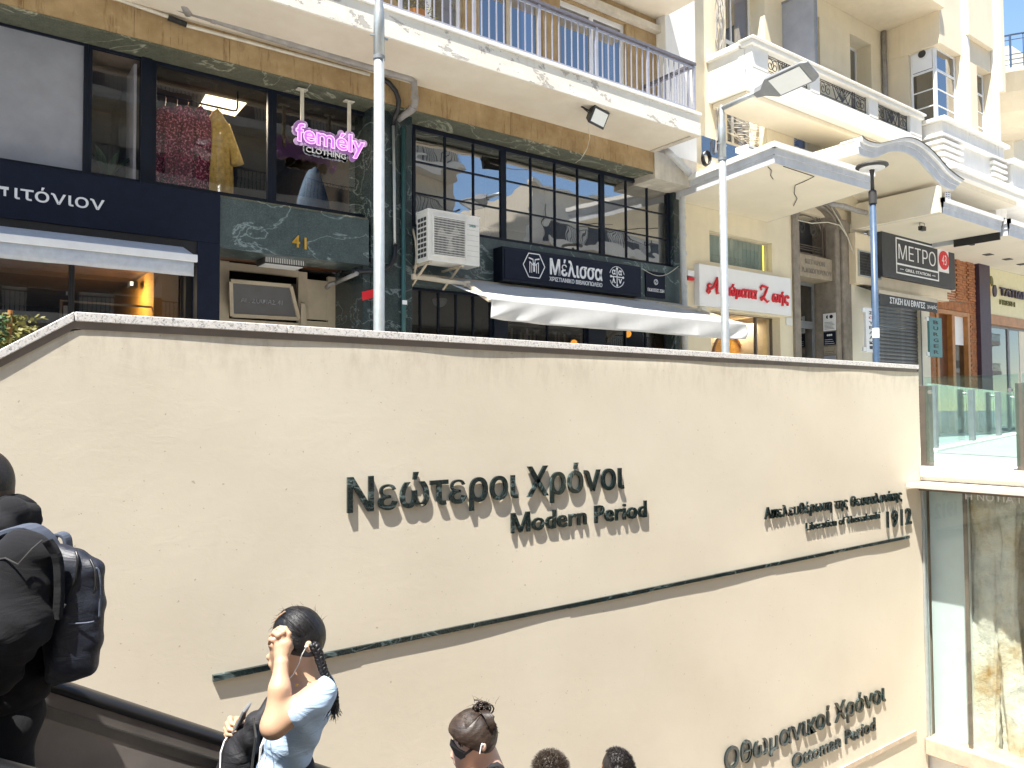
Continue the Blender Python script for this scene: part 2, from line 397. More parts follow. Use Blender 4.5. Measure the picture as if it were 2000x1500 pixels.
for x0, x1, t0, t1 in ((-3.2, xk, max(GZ+.1, cz+(-3.2-xk)*slope), cz), (xk, XE, cz, cz)):
    xm = x0 if t0 > GZ+.11 else xk-(cz-GZ-.1)/slope
    if x0 < xm < x1: g.prism([(x0, YW+.03, PITZ), (xm, YW+.03, PITZ), (xm, YW+.03, t0), (x0, YW+.03, t0)], (0, .24, 0)); x0 = xm
    g.prism([(x0, YW+.03, PITZ), (x1, YW+.03, PITZ), (x1, YW+.03, t1), (x0, YW+.03, t0)], (0, .24, 0))
part('wall_core', g, MAT['cream_pale'], wall)
# granite coping slabs over a brown flashing
def topz(x): return cz if x >= xk else cz+(x-xk)*slope
cuts = [xk-.62, xk, 1.75, 2.9, 4.05, 5.2, 6.4, 7.6, 8.6, X_(1793, 730, YW)]
for a, b in zip(cuts[:-1], cuts[1:]):
    g = G(); g.prism([(a+.0025, YW-.016, topz(a)+.036), (b-.0025, YW-.016, topz(b)+.036), (b-.0025, YW-.016, topz(b)+.085), (a+.0025, YW-.016, topz(a)+.085)], (0, .34, 0))
    part('coping_slab', g, MAT['granite'], wall, bevel=.004)
g = G()
for a, b in ((xk-.62, xk), (xk, X_(1790, 730, YW))):
    g.prism([(a, YW-.007, topz(a)-.004), (b, YW-.007, topz(b)-.004), (b, YW-.007, topz(b)+.038), (a, YW-.007, topz(a)+.038)], (0, .1, 0))
part('flashing', g, MAT['brown_frame'], wall)

# ------------------------------------------------------------------ raised marble lettering: each letter a part
LP = YW-.007
def inscription(tname, label, lines, prot=.026):
    t = thing(tname, label, 'lettering', (P(lines[0][1], 1000, YW).x, YW, -1))
    for s, pl, pr, cy, by, yl, bold, cap in lines:
        a = P(pl, by, LP); c = P(pl, cy, LP); b = P(pr, yl, LP)
        lettering(s, a.x, b.x, a.z, c.z-a.z, on_Y(LP), MAT['letter_marble'], t, prot, bold, True, 'letter', 0, cap)
    return t
inscription('wall_lettering', 'large dark green marble letters reading Νεώτεροι Χρόνοι above Modern Period on the cream wall',
            [('Νεώτεροι Χρόνοι', 677, 1217, 932, 1001, 950, .012, 'Ν'), ('Μodern Period', 997, 1261, 1002, 1041, 1015, .012, 'Μ')], .018)
inscription('wall_lettering', 'small dark letters about the liberation of Thessaloniki with the year 1912',
            [('Απελευθέρωση της Θεσσαλονίκης', 1492, 1760, 991, 1014, 975, .012, 'Α'), ('Liberation of Thessaloniki', 1573, 1717, 1021, 1036, 1015, .010, 'L'), ('1912', 1731, 1779, 999, 1031, 1015, .012, '1')], .016)
inscription('wall_lettering', 'dark marble letters reading Οθωμανικοί Χρόνοι above Ottoman Period low on the wall',
            [('Οθωμανικοί Χρόνοι', 1414, 1728, 1462, 1506, 1380, .012, 'Ο'), ('Ottoman Period', 1546, 1708, 1474, 1502, 1420, .012, 'O')], .018)
def strip(label, x0, x1, z, m, n, h=.032):
    t = thing('marble_strip', label, 'trim', (x0, YW, z)); e = np.linspace(x0, x1, n+1)
    for i in range(n):
        g = G(); d = random.uniform(-.003, .004); g.box(e[i]+.0015, e[i+1]-.0015, YW-.022-d, YW+.02, z-h+random.uniform(-.002, .002), z+random.uniform(-.001, .001))
        part('strip_piece', g, m, t, bevel=.0015)
strip('long thin black marble strip under the Modern Period lettering', X_(417, 1325, YW-.03), X_(1779, 1050, YW-.03), Z_(640, 1276, YW-.03), MAT['letter_marble'], 9)
strip('beige stone strip under the Ottoman Period lettering', 5.2, X_(1792, 1430, YW-.03), Z_(1720, 1463, YW-.03), MAT['strip_beige'], 4, .055)

# ------------------------------------------------------------------ display window side of the pit (plane X = XE)
vw = thing('display_window', 'glazed archaeological display case with pale side panel at the right end of the wall', 'display case', (XE, 3.5, -2))
def xq(px, py, X=XE): p = PX(px, py, X); return p.y, p.z
y2 = -3.4
zt = xq(1795, 948)[1]; zb = xq(1812, 1437)[1]
g = G(); g.box(XE+.0, XE+.9, y2, YW-.002, GZ-.16, GZ-.004); part('roof_slab', g, MAT['white_stucco'], vw, bevel=.006)
g = G(); g.box(XE-.05, XE+.02, y2, YW-.004, GZ-.115, GZ+.012); part('upper_sill', g, MAT['ledge_stone'], vw, bevel=.006)
g = G(); g.box(XE-.40, XE+.6, y2, YW-.014, zt+.0, zt+.055); part('ledge', g, MAT['ledge_stone'], vw, bevel=.005)
g = G(); g.box(XE-.10, XE+.6, y2, YW-.014, zt-.05, zt-.002); part('ledge_trim', g, MAT['brown_frame'], vw)
g = G(); g.box(XE+.03, XE+.9, y2, YW+.02, zt+.057, GZ-.162); part('upstand', g, MAT['white_stucco'], vw)
ys = xq(1877, 1000)[0]
g = G(); g.box(XE+.16, XE+.22, ys, YW-.01, zb-.02, zt); part('side_panel', g, MAT['panel_pale'], vw)
g = G(); g.box(XE+.02, XE+.045, ys-.05, ys-.01, zb, zt-.05); part('frame_upright', g, MAT['brown_frame'], vw)
g = G(); g.box(XE, XE+.012, y2, YW-.03, zb, zt-.05); part('glass_pane', g, MAT['glass_case'], vw)
g = G(); g.box(XE-.03, XE+.05, YW-.03, YW-.005, zb, zt-.05); part('frame_upright', g, MAT['galvanised'], vw)
g = G(); g.box(XE-.09, XE+.3, y2, YW-.012, zb-.19, zb); part('lower_ledge', g, MAT['strip_beige'], vw, bevel=.01)
g = G(); g.box(XE+.05, XE+.4, y2, YW+.02, PITZ, zb-.2); part('base_wall', g, MAT['white_render'], vw)
g = G(); g.box(XE+1.9, XE+2.0, y2, YW+.3, PITZ, GZ-.2); g.box(XE+.3, XE+1.9, YW+.1, YW+.2, PITZ, GZ-.2); part('back_wall', g, MAT['interior_beige'], vw)
g = G(); g.box(XE+.3, XE+1.9, y2, YW+.1, zb-.3, zb-.22); part('display_floor', g, MAT['interior_cream'], vw)
a = xq(1886, 975); b = xq(1886, 962)
lettering('Η ΝΟΤΙΑ ΠΕΡΙΣΤΥΛΗ ΣΤΟΑ', -a[0], -a[0]+1.62, a[1], b[1]-a[1], on_X(XE-.003), MAT['sign_white'], vw, .002, 0, False, 'lettering', 0, 'Η')
# excavated earth columns behind the glass
def noise3(p, s):
    return (math.sin(p[0]*s*1.7+p[2]*s*2.3)*math.sin(p[1]*s*2.1-p[2]*s*1.1)+.6*math.sin(p[2]*s*4.3+p[1]*s*3.7)*math.sin(p[0]*s*3.9+2)+.35*math.sin(p[1]*s*9+p[2]*s*8)*math.sin(p[2]*s*11+p[0]*7))
def rock(y, wd, dp, xo, z0, z1, label, seed):
    g = G(); n, m = 40, 90; vs = []
    for j in range(m+1):
        z = z0+(z1-z0)*j/m
        for k in range(n):
            a = 2*math.pi*k/n; ca, sa = math.cos(a), math.sin(a); e = .62
            x = xo+dp*abs(ca)**e*(1 if ca > 0 else -1); yy = y+wd*abs(sa)**e*(1 if sa > 0 else -1)+.05*math.sin(z*1.3+seed)-.03*(z1-z)*.3
            q = (x*3+seed, yy*3, z*2.2); q = (x*1.6+seed, yy*1.6, z*.55); f = .020*noise3(q, .9)+.007*noise3((q[0], q[1], z*.9), 2.3)+.003*noise3((q[0], q[1], z*2.0), 6)+.010*math.sin(a*5+z*1.7+seed)+.006*math.sin(a*11-z*2.3)
            vs.append((x+ca*f*1.6, yy+sa*f*1.4, z))
    g.add(vs, [(j*n+k, j*n+(k+1) % n, (j+1)*n+(k+1) % n, (j+1)*n+k) for j in range(m) for k in range(n)])
    o = part('earth_column', g, MAT['rock_pale'], smooth=True); tag(o, label, 'excavated stone', 'excavated columns behind the glass'); return o
def rock_px(pl, pr, xo, z0, label, seed):
    a, c = xq(pl, 1200, xo)[0], xq(pr, 1200, xo)[0]; rock((a+c)/2, abs(a-c)/2*1.06, .13, xo+.12, z0, zt-.02, label, seed)
rock_px(1884, 1940, XE+.22, zb-.22, 'rough grey excavated column nearest the pale panel behind the glass', 1.0)
rock_px(1944, 1994, XE+.28, zb-.06, 'smoother cream excavated column with orange foot at the right edge', 4.3)
rock_px(1999, 2060, XE+.24, zb-.22, 'third excavated column at the picture edge behind the glass', 7.7)
g = G()
for k in range(900):
    c = (XE+.2+random.random()*.9, random.uniform(1.8, YW-.5), zb-.21+random.random()*.05); r = random.uniform(.02, .045)
    q = [Vector((random.uniform(-1, 1), random.uniform(-1, 1), random.uniform(-.6, .6))).normalized()*r for _ in range(1)]
    a1 = random.random()*6; vs = [Vector(c)+Vector((math.cos(a1+i*1.57)*r*random.uniform(.7, 1.2), math.sin(a1+i*1.57)*r*random.uniform(.7, 1.2), random.uniform(-.2, .2)*r)) for i in range(4)]+[Vector(c)+Vector((0, 0, r*.8)), Vector(c)-Vector((0, 0, r*.8))]
    g.add(vs, [(0,1,4),(1,2,4),(2,3,4),(3,0,4),(1,0,5),(2,1,5),(3,2,5),(0,3,5)])
part('gravel', g, MAT['gravel_stone'], kind='stuff')

# ------------------------------------------------------------------ glass balustrades by the pit
def balustrade(label, posts, h, ph, off, rail=False, pr=.04, mats=('brown_frame',), glassh=.1):
    t = thing('glass_balustrade', label, 'railing', posts[0]); pm = MAT[mats[0]]
    for p in posts:
        g = G(); g.bar(p, (p[0], p[1], p[2]+ph), pr*2, pr*2, (1, 0, 0)); part('post', g, pm, t, bevel=.006)
        g = G(); g.lathe([(pr*1.7, 0), (pr*1.7, .012)], p, 16); part('foot_plate', g, MAT['galvanised'], t)
    for a, b in zip(posts[:-1], posts[1:]):
        a, b = Vector(a), Vector(b); d = (b-a).normalized(); nrm = Vector((-d.y, d.x, 0)); g = G()
        a1 = a+d*.03+nrm*off; b1 = b-d*.01+nrm*off
        g.prism([a1+Vector((0, 0, .06)), b1+Vector((0, 0, .06)), b1+Vector((0, 0, ph+glassh)), a1+Vector((0, 0, ph+glassh))], nrm*.016); part('glass_panel', g, MAT['glass_green'], t)
        for q, s in ((a, 1), (b, -1)):
            g = G(); c = q+d*(.09*s)+nrm*(off-.01); g.lathe([(.022, 0), (.022, .04)], c+Vector((0, 0, ph*.92)), 12, tuple(nrm)); part('glass_clamp', g, MAT['steel_light'], t)
    return t
fy = xq(1996, 905, XE+.12)[0]
p0 = PX(1808, 893, XE+.14); bz = GZ-.002
y0 = p0.y; dy = y0-PX(1997, 905, XE+.14).y
balustrade('brown posted glass balustrade along the edge above the display window', [(XE+.14, y0-.02-dy*i, bz) for i in range(5)], 1, .98, -.09, pr=.055, mats=('brown_frame',))
pp = [PZ(1826, 878, GZ+.03), PZ(1890, 865, GZ+.03), PZ(1951, 853.5, GZ+.03)]
d = (pp[2]-pp[0])/2; pp = [pp[0]+d*i for i in range(7)]
balustrade('grey posted glass balustrade receding behind the first on a white kerb', [tuple(q) for q in pp], 1, 1.06, .08, pr=.05, mats=('lamp_grey',), glassh=.04)
dn = d.normalized(); nn = Vector((-dn.y, dn.x, 0)); k = thing('low_kerb', 'white stone kerb under the receding glass balustrade', 'kerb', tuple(pp[0]))
g = G(); q0 = pp[0]-dn*.45; q1 = pp[6]+dn*1; z0 = Vector((0, 0, -.14)); g.prism([q0-nn*.12+z0, q1-nn*.12+z0, q1+nn*.2+z0, q0+nn*.2+z0], (0, 0, .165)); part('kerb_block', g, MAT['white_stucco'], k, bevel=.006)
g = G(); g.quad((XE+.2, -3.3, GZ+.006), (XE+40, -3.3, GZ+.006), Vector((q1.x, q1.y, GZ+.006)), Vector((q0.x, q0.y, GZ+.006))); struct('grey_roof_deck', g, MAT['concrete_slab'])
g = G(); e0 = q0+nn*1.6; e1 = q1+nn*1.6; g.prism([Vector((e0.x, e0.y, GZ+.004)), Vector((e1.x, e1.y, GZ+.004)), Vector((e1.x, e1.y, GZ+.004))+nn*.4, Vector((e0.x, e0.y, GZ+.004))+nn*.4], (0, 0, .008)); struct('tactile_paving', g, MAT['tactile_yellow'])

# ------------------------------------------------------------------ escalators
def escalator(label, yn, yf):
    t = thing('escalator', label, 'escalator', (0, (yn+yf)/2, -1.66)); k = math.tan(math.radians(30))
    def rz(x): return -.705-.577*x
    x0, x1 = -1.55, 6.6
    for y, s in ((yn, -1), (yf, 1)):
        g = G(); path = [(x0-.75, y, rz(x0)-.02), (x0-.35, y, rz(x0)-.01), (x0, y, rz(x0)-.03)] + [(x, y, rz(x)) for x in np.linspace(x0+.3, x1, 8)] + [(x1+.5, y, rz(x1)-.16), (x1+1.0, y, rz(x1)-.17)]
        vs = []; m = len(path); prof = [(-.036, -.018), (-.042, 0), (-.036, .014), (-.018, .022), (.018, .022), (.036, .014), (.042, 0), (.036, -.018)]
        for (x, yy, z) in path: vs += [(x, yy+a, z+b*1.1) for a, b in prof]
        n8 = 8; g.add(vs, [(i*n8+q, i*n8+(q+1) % n8, (i+1)*n8+(q+1) % n8, (i+1)*n8+q) for i in range(m-1) for q in range(n8)])
        part('handrail', g, MAT['rubber_black'], t, smooth=True)
        # inclined steel panels, splayed outwards from the step edge
        e = np.linspace(x0, x1, 7)+.45
        for a, b in zip(e[:-1], e[1:]):
            g = G(); yi = y-s*.02; yb = y-s*.14
            q = [(a+.006, yi, rz(a)-.115), (b-.006, yi, rz(b)-.115), (b-.326, yb, rz(b)-.71), (a-.314, yb, rz(a)-.71)]
            g.add(q+[(u, v+s*.02, w_) for u, v, w_ in q], [(0,1,2,3),(7,6,5,4),(0,4,5,1),(1,5,6,2),(2,6,7,3),(3,7,4,0)]); part('side_panel', g, MAT['steel_panel'], t)
            g = G(); g.bar((a, yi-s*.001, rz(a)-.116), (a-.32, yb-s*.001, rz(a)-.71), .013, .008, (0, 1, 0)); part('panel_joint', g, MAT['rubber_black'], t)
        g = G(); g.prism([(x0, y-s*.036, rz(x0)-.078), (x1, y-s*.036, rz(x1)-.078), (x1, y-s*.036, rz(x1)-.070), (x0, y-s*.036, rz(x0)-.070)], (0, s*.05, 0)); part('trim_line', g, MAT['steel_light'], t)
        g = G(); g.prism([(x0, y-s*.030, rz(x0)-.069), (x1, y-s*.030, rz(x1)-.069), (x1, y-s*.030, rz(x1)-.022), (x0, y-s*.030, rz(x0)-.022)], (0, s*.05, 0)); part('rail_base', g, MAT['steel_panel'], t)
        g = G(); g.prism([(x0, y-s*.026, rz(x0)-.113), (x1, y-s*.026, rz(x1)-.113), (x1, y-s*.030, rz(x1)-.079), (x0, y-s*.030, rz(x0)-.079)], (0, s*.04, 0)); part('upper_skirt', g, MAT['steel_light'], t)
        g = G(); g.prism([(x0, y+s*.06, rz(x0)-.9), (x1, y+s*.06, rz(x1)-.9), (x1, y+s*.06, rz(x1)-.10), (x0, y+s*.06, rz(x0)-.10)], (0, s*.30, 0)); part('outer_deck', g, MAT['steel_panel'], t)
    for i in range(19):
        x = x0+.4*i; z = -1.66-.577*(x+.2); g = G(); g.box(x, x+.4, yn+.17, yf-.17, z-.25, z); part('step', g, MAT['charcoal'], t)
    return t
escalator('upward escalator carrying people beside the cream wall', 2.1, 3.1)
escalator('neighbouring escalator with black handrails nearest the camera', -.75, .55)
t = thing('stone_stairs', 'plain stone stairs between escalator and wall', 'stairs', (2, 4, -3))
for i in range(24):
    x = -1.6+.3*i; z = -1.75-.173*i; g = G(); g.box(x, x+.3, 3.46, YW-.02, max(PITZ, z-.6), z); part('step', g, MAT['stair_stone'], t)
# ------------------------------------------------------------------ lamp posts
def lamp_post(label, px, ytop, Y, grp):
    b = P(px, 700, Y); base = Vector((b.x, Y, GZ)); top = 4.62
    t = thing('street_lamp', label, 'street lamp', tuple(base), grp)
    g = G(); g.lathe([(.13, 0), (.13, .02)], base, 20); part('base_plate', g, MAT['galvanised'], t)
    g = G(); g.lathe([(.062, .0), (.060, 1.2), (.056, 4.55)], base, 28); part('shaft', g, MAT['galvanised'], t, smooth=True)
    g = G(); g.lathe([(.064, 4.50), (.064, 4.54)], base, 28); part('collar', g, MAT['lamp_grey'], t)
    g = G(); g.lathe([(.060, 4.54), (.058, 5.02), (.042, 5.12), (.038, 5.32), (.02, 5.36)], base, 28); part('upper_tube', g, MAT['galvanised'], t, smooth=True)
    for s in (-1, 1):
        g = G(); c = base+Vector((.06*s, 0, 4.75)); g.bar(c-Vector((.0, .01, 0)), c+Vector((.045*s, 0, .0)), .02, .02); part('bolt', g, MAT['galvanised'], t)
    a0 = base+Vector((0, 0, 5.30)); dr = Vector((.03, -1, 0)).normalized()
    a1 = a0+dr*.66+Vector((0, 0, .05)); g = G(); g.tube([a0-dr*.03, a0+dr*.33+Vector((0, 0, .03)), a1], .036, 12); part('arm', g, MAT['galvanised'], t, smooth=True)
    # luminaire head: tapered housing with glass underside
    u = (dr+Vector((0, 0, .05))).normalized(); sd = u.cross(Vector((0, 0, 1))).normalized(); up = sd.cross(u).normalized()
    if up.z < 0: up = -up; sd = -sd
    sd, up = sd*.92+up*.39, up*.92-sd*.39
    def q(a, b, c): return a1+u*a+sd*b+up*c
    g = G(); vs = []; st = [(-.06, .05, .05, -.05), (.08, .075, .06, -.06), (.22, .20, .035, -.045), (.78, .20, .03, -.028), (.86, .16, .02, -.015)]
    for a, wd, hi, lo in st: vs += [q(a, -wd, lo), q(a, wd, lo), q(a, wd*.9, hi), q(a, -wd*.9, hi)]
    fs = [(0, 3, 2, 1), (16, 17, 18, 19)]
    for i in range(4):
        for k in range(4): fs.append((i*4+k, i*4+(k+1) % 4, (i+1)*4+(k+1) % 4, (i+1)*4+k))
    g.add(vs, fs); hd = part('lamp_head', g, MAT['lamp_grey'], t, bevel=.006)
    g = G(); g.prism([q(.27, -.165, -.052), q(.75, -.165, -.037), q(.75, .165, -.037), q(.27, .165, -.052)], -up*.006); part('lens', g, MAT['globe_white'], hd)
    return t
G2 = 'galvanised street lamps behind the coping'
lamp_post('nearer galvanised lamp post in front of the clothing shop and green pillar', 740.5, 0, 7.5, G2)
lamp_post('farther galvanised lamp post with flat head in front of the Αρώματα Ζωής sign', 1417, 0, 7.5, G2)
# dark blue post with a round top
b = P(1712, 715, 6.6); base = Vector((b.x, 6.6, GZ)); H = Z_(1706, 326, 6.6)-GZ
t = thing('round_top_lamp', 'dark blue lamp post with flat round top beside the grill shop', 'street lamp', tuple(base))
g = G(); g.lathe([(.06, 0), (.052, 1.3), (.048, H-.55)], base, 24); part('shaft', g, MAT['dark_blue_paint'], t, smooth=True)
g = G(); g.lathe([(.062, H-.62), (.062, H-.42), (.05, H-.40)], base, 24); part('collar', g, MAT['charcoal'], t)
g = G(); g.lathe([(.030, H-.42), (.026, H-.16), (.05, H-.02)], base, 20); part('neck', g, MAT['charcoal'], t, smooth=True)
ls = 65/F_PX*11.9/2
g = G(); g.lathe([(.03, H-.06), (ls*.76, H-.045), (ls*.78, H-.036)], base, 32); part('reflector', g, MAT['white_metal'], t)
g = G(); prof = [(ls*.80, H-.035), (ls, H-.005), (ls*.97, H+.02), (ls*.4, H+.05), (.01, H+.055)]; g.lathe(prof, base, 40); g.v = g.v; part('disc_top', g, MAT['charcoal'], t, smooth=False)

g = G(); g.lathe([(.0555, 0), (.0555, .16)], base+Vector((0, 0, Z_(1708, 660, 6.6)-GZ)), 20); part('paper_sticker', g, MAT['sign_white'], t)
# ------------------------------------------------------------------ building A: clothing shop, number 41, bookshop
YB, YG, YS, YP, YBAL = 9.8, 10.29, 10.0, 10.05, 8.72
XL = -2.5; ZTOP = 15.0
bA = thing('shop_building', 'modern building with ochre beam, green marble cladding and long peeling balcony on the left', 'building', (6, YB, GZ))
zso = Z_(1000, 217, YB); zbb = Z_(1000, 264, YB); xend = X_(1277, 300, YB); xpier = X_(1357, 200, YB)
xbal = X_(1367, 262, YBAL); zbal0 = Z_(1180, 205, YBAL); zbal1 = Z_(1367, 221, YBAL)
# ochre beam in cast lengths
e = np.linspace(XL, xend, 13)
for a, b in zip(e[:-1], e[1:]):
    g = G(); g.box(a+.002, b-.002, YB+random.uniform(-.003, .003), YG+.02, zbb, zso-.001); part('beam_panel', g, MAT['ochre_concrete'], bA)
g = G(); g.box(XL, X_(1330, 360, YG), YB+.05, YG+.0, zbb-.004, zbb-.001)
g.box(XL, X_(1330, 360, YG), YB+.012, YB+.05, zbb-.03, zbb-.001); part('marble_soffit', g, MAT['green_marble_dull'], bA)
# right end pier
g = G(); g.box(xend+.004, xpier, YB-.02, YG+.5, zbb-.12, zso+.0); part('pier_block', g, MAT['stained_plaster'], bA)
g = G(); g.box(X_(1298, 100, YB), xpier, YB-.03, YG+2, zso+.003, ZTOP); part('end_pier', g, MAT['white_render'], bA)
# balcony slab
g = G(); g.box(XL, xbal, YBAL+.015, 10.0, zbal0, zbal1-.05); part('balcony_slab', g, MAT['soffit_paint'], bA)
zm = zbal0+(zbal1-zbal0)*.52
g = G(); g.box(XL, xbal+.012, YBAL-.012, YBAL+.01, zbal0-.012, zm); part('fascia_lower', g, MAT['peeling_paint'], bA, bevel=.004)
g = G(); g.box(XL, xbal+.004, YBAL-.002, YBAL+.012, zm+.002, zbal1-.06); part('fascia_upper', g, MAT['peeling_paint'], bA)
g = G(); g.box(XL, xbal+.03, YBAL-.03, 10.0, zbal1-.055, zbal1); part('slab_edge', g, MAT['white_render'], bA, bevel=.008)
g = G(); g.box(XL, xbal-.0, YBAL-.01, YBAL+.09, zbal0-.022, zbal0-.001); part('drip_edge', g, MAT['soffit_paint'], bA)
g = G(); g.box(xbal-.12, xbal-.002, YBAL+.092, YB-.03, zbal0-.02, zbal0-.001); part('drip_edge', g, MAT['stained_plaster'], bA)
# railing
YR = YBAL+.07; zr = Z_(1357, 124, YR); xr1 = X_(1357, 124, YR); xr0 = X_(640, 0, YR)
rl = thing('balcony_railing', 'long grey metal railing with flat handrail on the peeling balcony', 'railing', (8, YR, zbal1))
g = G(); g.box(xr0, xr1, YR-.035, YR+.035, zr-.05, zr); g.box(xr1-.07, xr1, YR+.036, 10.0, zr-.05, zr); part('handrail', g, MAT['rail_top'], rl, bevel=.006)
g = G(); g.box(xr0, xr1-.02, YR-.012, YR+.012, zr-.10, zr-.075); g.box(xr0, xr1-.02, YR-.012, YR+.012, zbal1+.05, zbal1+.075); g.box(xr1-.05, xr1-.03, YR+.013, 10, zr-.10, zr-.075); g.box(xr1-.05, xr1-.03, YR+.013, 10, zbal1+.05, zbal1+.075); part('cross_rail', g, MAT['railing_grey'], rl)
x = xr1-.03; i = 0; g0 = G(); g0.box(-.008, .008, -.008, .008, zbal1+.03, zr-.075); mb = mesh_of(g0, 'baluster')
g0 = G(); g0.box(-.022, .022, -.02, .02, zbal1, zr-.052); mp = mesh_of(g0, 'post')
while x > xr0:
    nm = 'post' if i % 9 == 0 else 'baluster'
    o = part(nm, None, MAT['railing_grey'], rl, me=mp if nm == 'post' else mb); o.location = (x, YR, 0); x -= .128; i += 1
y = YR+.13
while y < 9.95:
    o = part('baluster', None, MAT['railing_grey'], rl, me=mb); o.location = (xr1-.04, y, 0); y += .128
# upper wall behind the balcony with glazed doors
YU = 10.0; xw1 = X_(1298, 100, YU)
def px_x(px, py, Y): return X_(px, py, Y)
doors = [(778, 905, 0), (935, 1060, 0), (1094, 1224, 1)]
ztd = Z_(1220, 45, YU)
g = G(); edges = [XL]
for a, b, k in doors: edges += [px_x(a, 40, YU), px_x(b, 60, YU)]
edges.append(xw1)
for i in range(0, len(edges), 2): g.box(edges[i], edges[i+1], YU, YU+.3, zbal1-.5, ztd)
g.box(XL, xw1, YU, YU+.3, ztd+.0, ZTOP); part('upper_wall', g, MAT['ochre_concrete'], bA)
g = G(); g.box(XL, X_(1285, 20, YU)-.0, 8.95, YU-.001, ztd+.32, ztd+.5); part('upper_balcony_slab', g, MAT['soffit_paint'], bA)
g = G(); g.box(XL, xw1, YU-.12, YU-.002, ztd+.02, ztd+.14); part('door_lintel', g, MAT['stained_plaster'], bA)
for a, b, k in doors:
    x0, x1 = px_x(a, 40, YU), px_x(b, 60, YU); dm = (x0+x1)/2; g = G(); yy = YU+.08
    m = MAT['white_metal'] if k else MAT['brown_frame']; fw = .07
    for (u, v) in ((x0, x0+fw), (dm-fw*.6, dm+fw*.6), (x1-fw, x1)): g.box(u, v, yy, yy+.06, zbal1, ztd)
    g.box(x0+fw, dm-fw*.6, yy+.004, yy+.056, ztd-.09, ztd); g.box(dm+fw*.6, x1-fw, yy+.004, yy+.056, ztd-.09, ztd)
    g.box(x0+fw, dm-fw*.6, yy+.004, yy+.056, zbal1, zbal1+.12); g.box(dm+fw*.6, x1-fw, yy+.004, yy+.056, zbal1, zbal1+.12)
    d = part('balcony_door', g, MAT['white_metal'] if a != 935 else MAT['beige_frame'], bA, bevel=.004)
    g = G(); g.box(x0+.02, x1-.02, yy+.025, yy+.03, zbal1+.03, ztd-.03); part('pane', g, MAT['glass_upper'], d)
    g = G(); g.box(x0, x1, yy+.5, yy+.52, zbal1, ztd); part('curtain', g, MAT['interior_dark'] if k == 0 else MAT['blind_green'], d)
# wrought panes grid of the leftmost door
t = thing('balcony_plants', 'yellow green potted plants at the left end of the balcony railing', 'plant', (X_(815, 10, 8.95), 8.95, zbal1))
g = G(); g.lathe([(.10, 0), (.14, .2)], (X_(815, 10, 8.95), 8.98, zbal1), 14); part('pot', g, MAT['varnished_wood'], t)
g = G(); c = Vector((X_(815, 10, 8.95), 8.98, zbal1+.2))
for k in range(240):
    p = c+Vector((random.gauss(0, .18), random.gauss(0, .08), abs(random.gauss(0, .14))-.1)); a = random.random()*6.3; u = Vector((math.cos(a), math.sin(a), random.uniform(-.5, .5)))*.04; v = Vector((random.uniform(-1, 1), random.uniform(-1, 1), random.uniform(-1, 1)))*.018
    g.quad(p, p+u*.5+v, p+u, p+u*.5-v)
part('leaves', g, MAT['plant_yellow'], t, kind='stuff')

# mezzanine windows, clothing shop
def frame_row(cols, topf, botf, Y, tname='mezzanine_window', pane='glass_shop', fw=.05, back=None, frame_m='navy_metal', parent=None, d=.07):
    """cols: x spans of the openings in metres; topf, botf: heights"""
    out = []
    for (x0, x1, m) in cols:
        g = G(); g.box(x0, x0+fw, Y, Y+d, botf, topf); g.box(x1-fw, x1, Y, Y+d, botf, topf); g.box(x0+fw, x1-fw, Y+.002, Y+d-.002, topf-fw, topf); g.box(x0+fw, x1-fw, Y+.002, Y+d-.002, botf, botf+fw)
        w_ = part(tname, g, MAT[frame_m], parent or bA, bevel=.004)
        gg = G(); gg.box(x0+fw*.6, x1-fw*.6, Y+.03, Y+.036, botf+fw*.6, topf-fw*.6); part('pane', gg, MAT[m or pane], w_)
        out.append(w_)
    return out
zt = Z_(1000, 292, YG); zb_ = Z_(1000, 474, YG)
ztl = Z_(500, 164, YG); zbl = Z_(500, 394, YG)
xs_ = [X_(-60, 60, YG), X_(173, 90, YG), X_(292, 250, YG), X_(532, 250, YG), X_(722, 320, YG)]
ww = frame_row([(xs_[2]+.02, xs_[3], None), (xs_[3], xs_[4], None)], ztl, zbl, YG, fw=.06)
ww0 = frame_row([(xs_[0], xs_[1], 'frost_panel'), (xs_[1], xs_[2]-.0, None)], ztl, zbl, YG, fw=.045)
g = G(); g.box(XL, xs_[4], YG+.012, YG+.3, ztl-.004, zbb+.05); part('window_head', g, MAT['navy_metal'], bA)
g = G(); g.box(X_(806, 350, YG), X_(1309, 450, YG), YG+.012, YG+.3, zt-.004, zbb+.05); part('window_head', g, MAT['navy_metal'], bA)
# thick post beside the open casement and the pale reveal of the open light
g = G(); g.box(xs_[2]-.10, xs_[2]+.018, YG-.03, YG+.09, zbl, ztl); part('mullion', g, MAT['navy_metal'], bA)
g = G(); g.box(xs_[2]-.16, xs_[2]-.13, YG+.1, YG+.55, zbl+.05, ztl-.08); part('open_casement', g, MAT['white_metal'], bA)
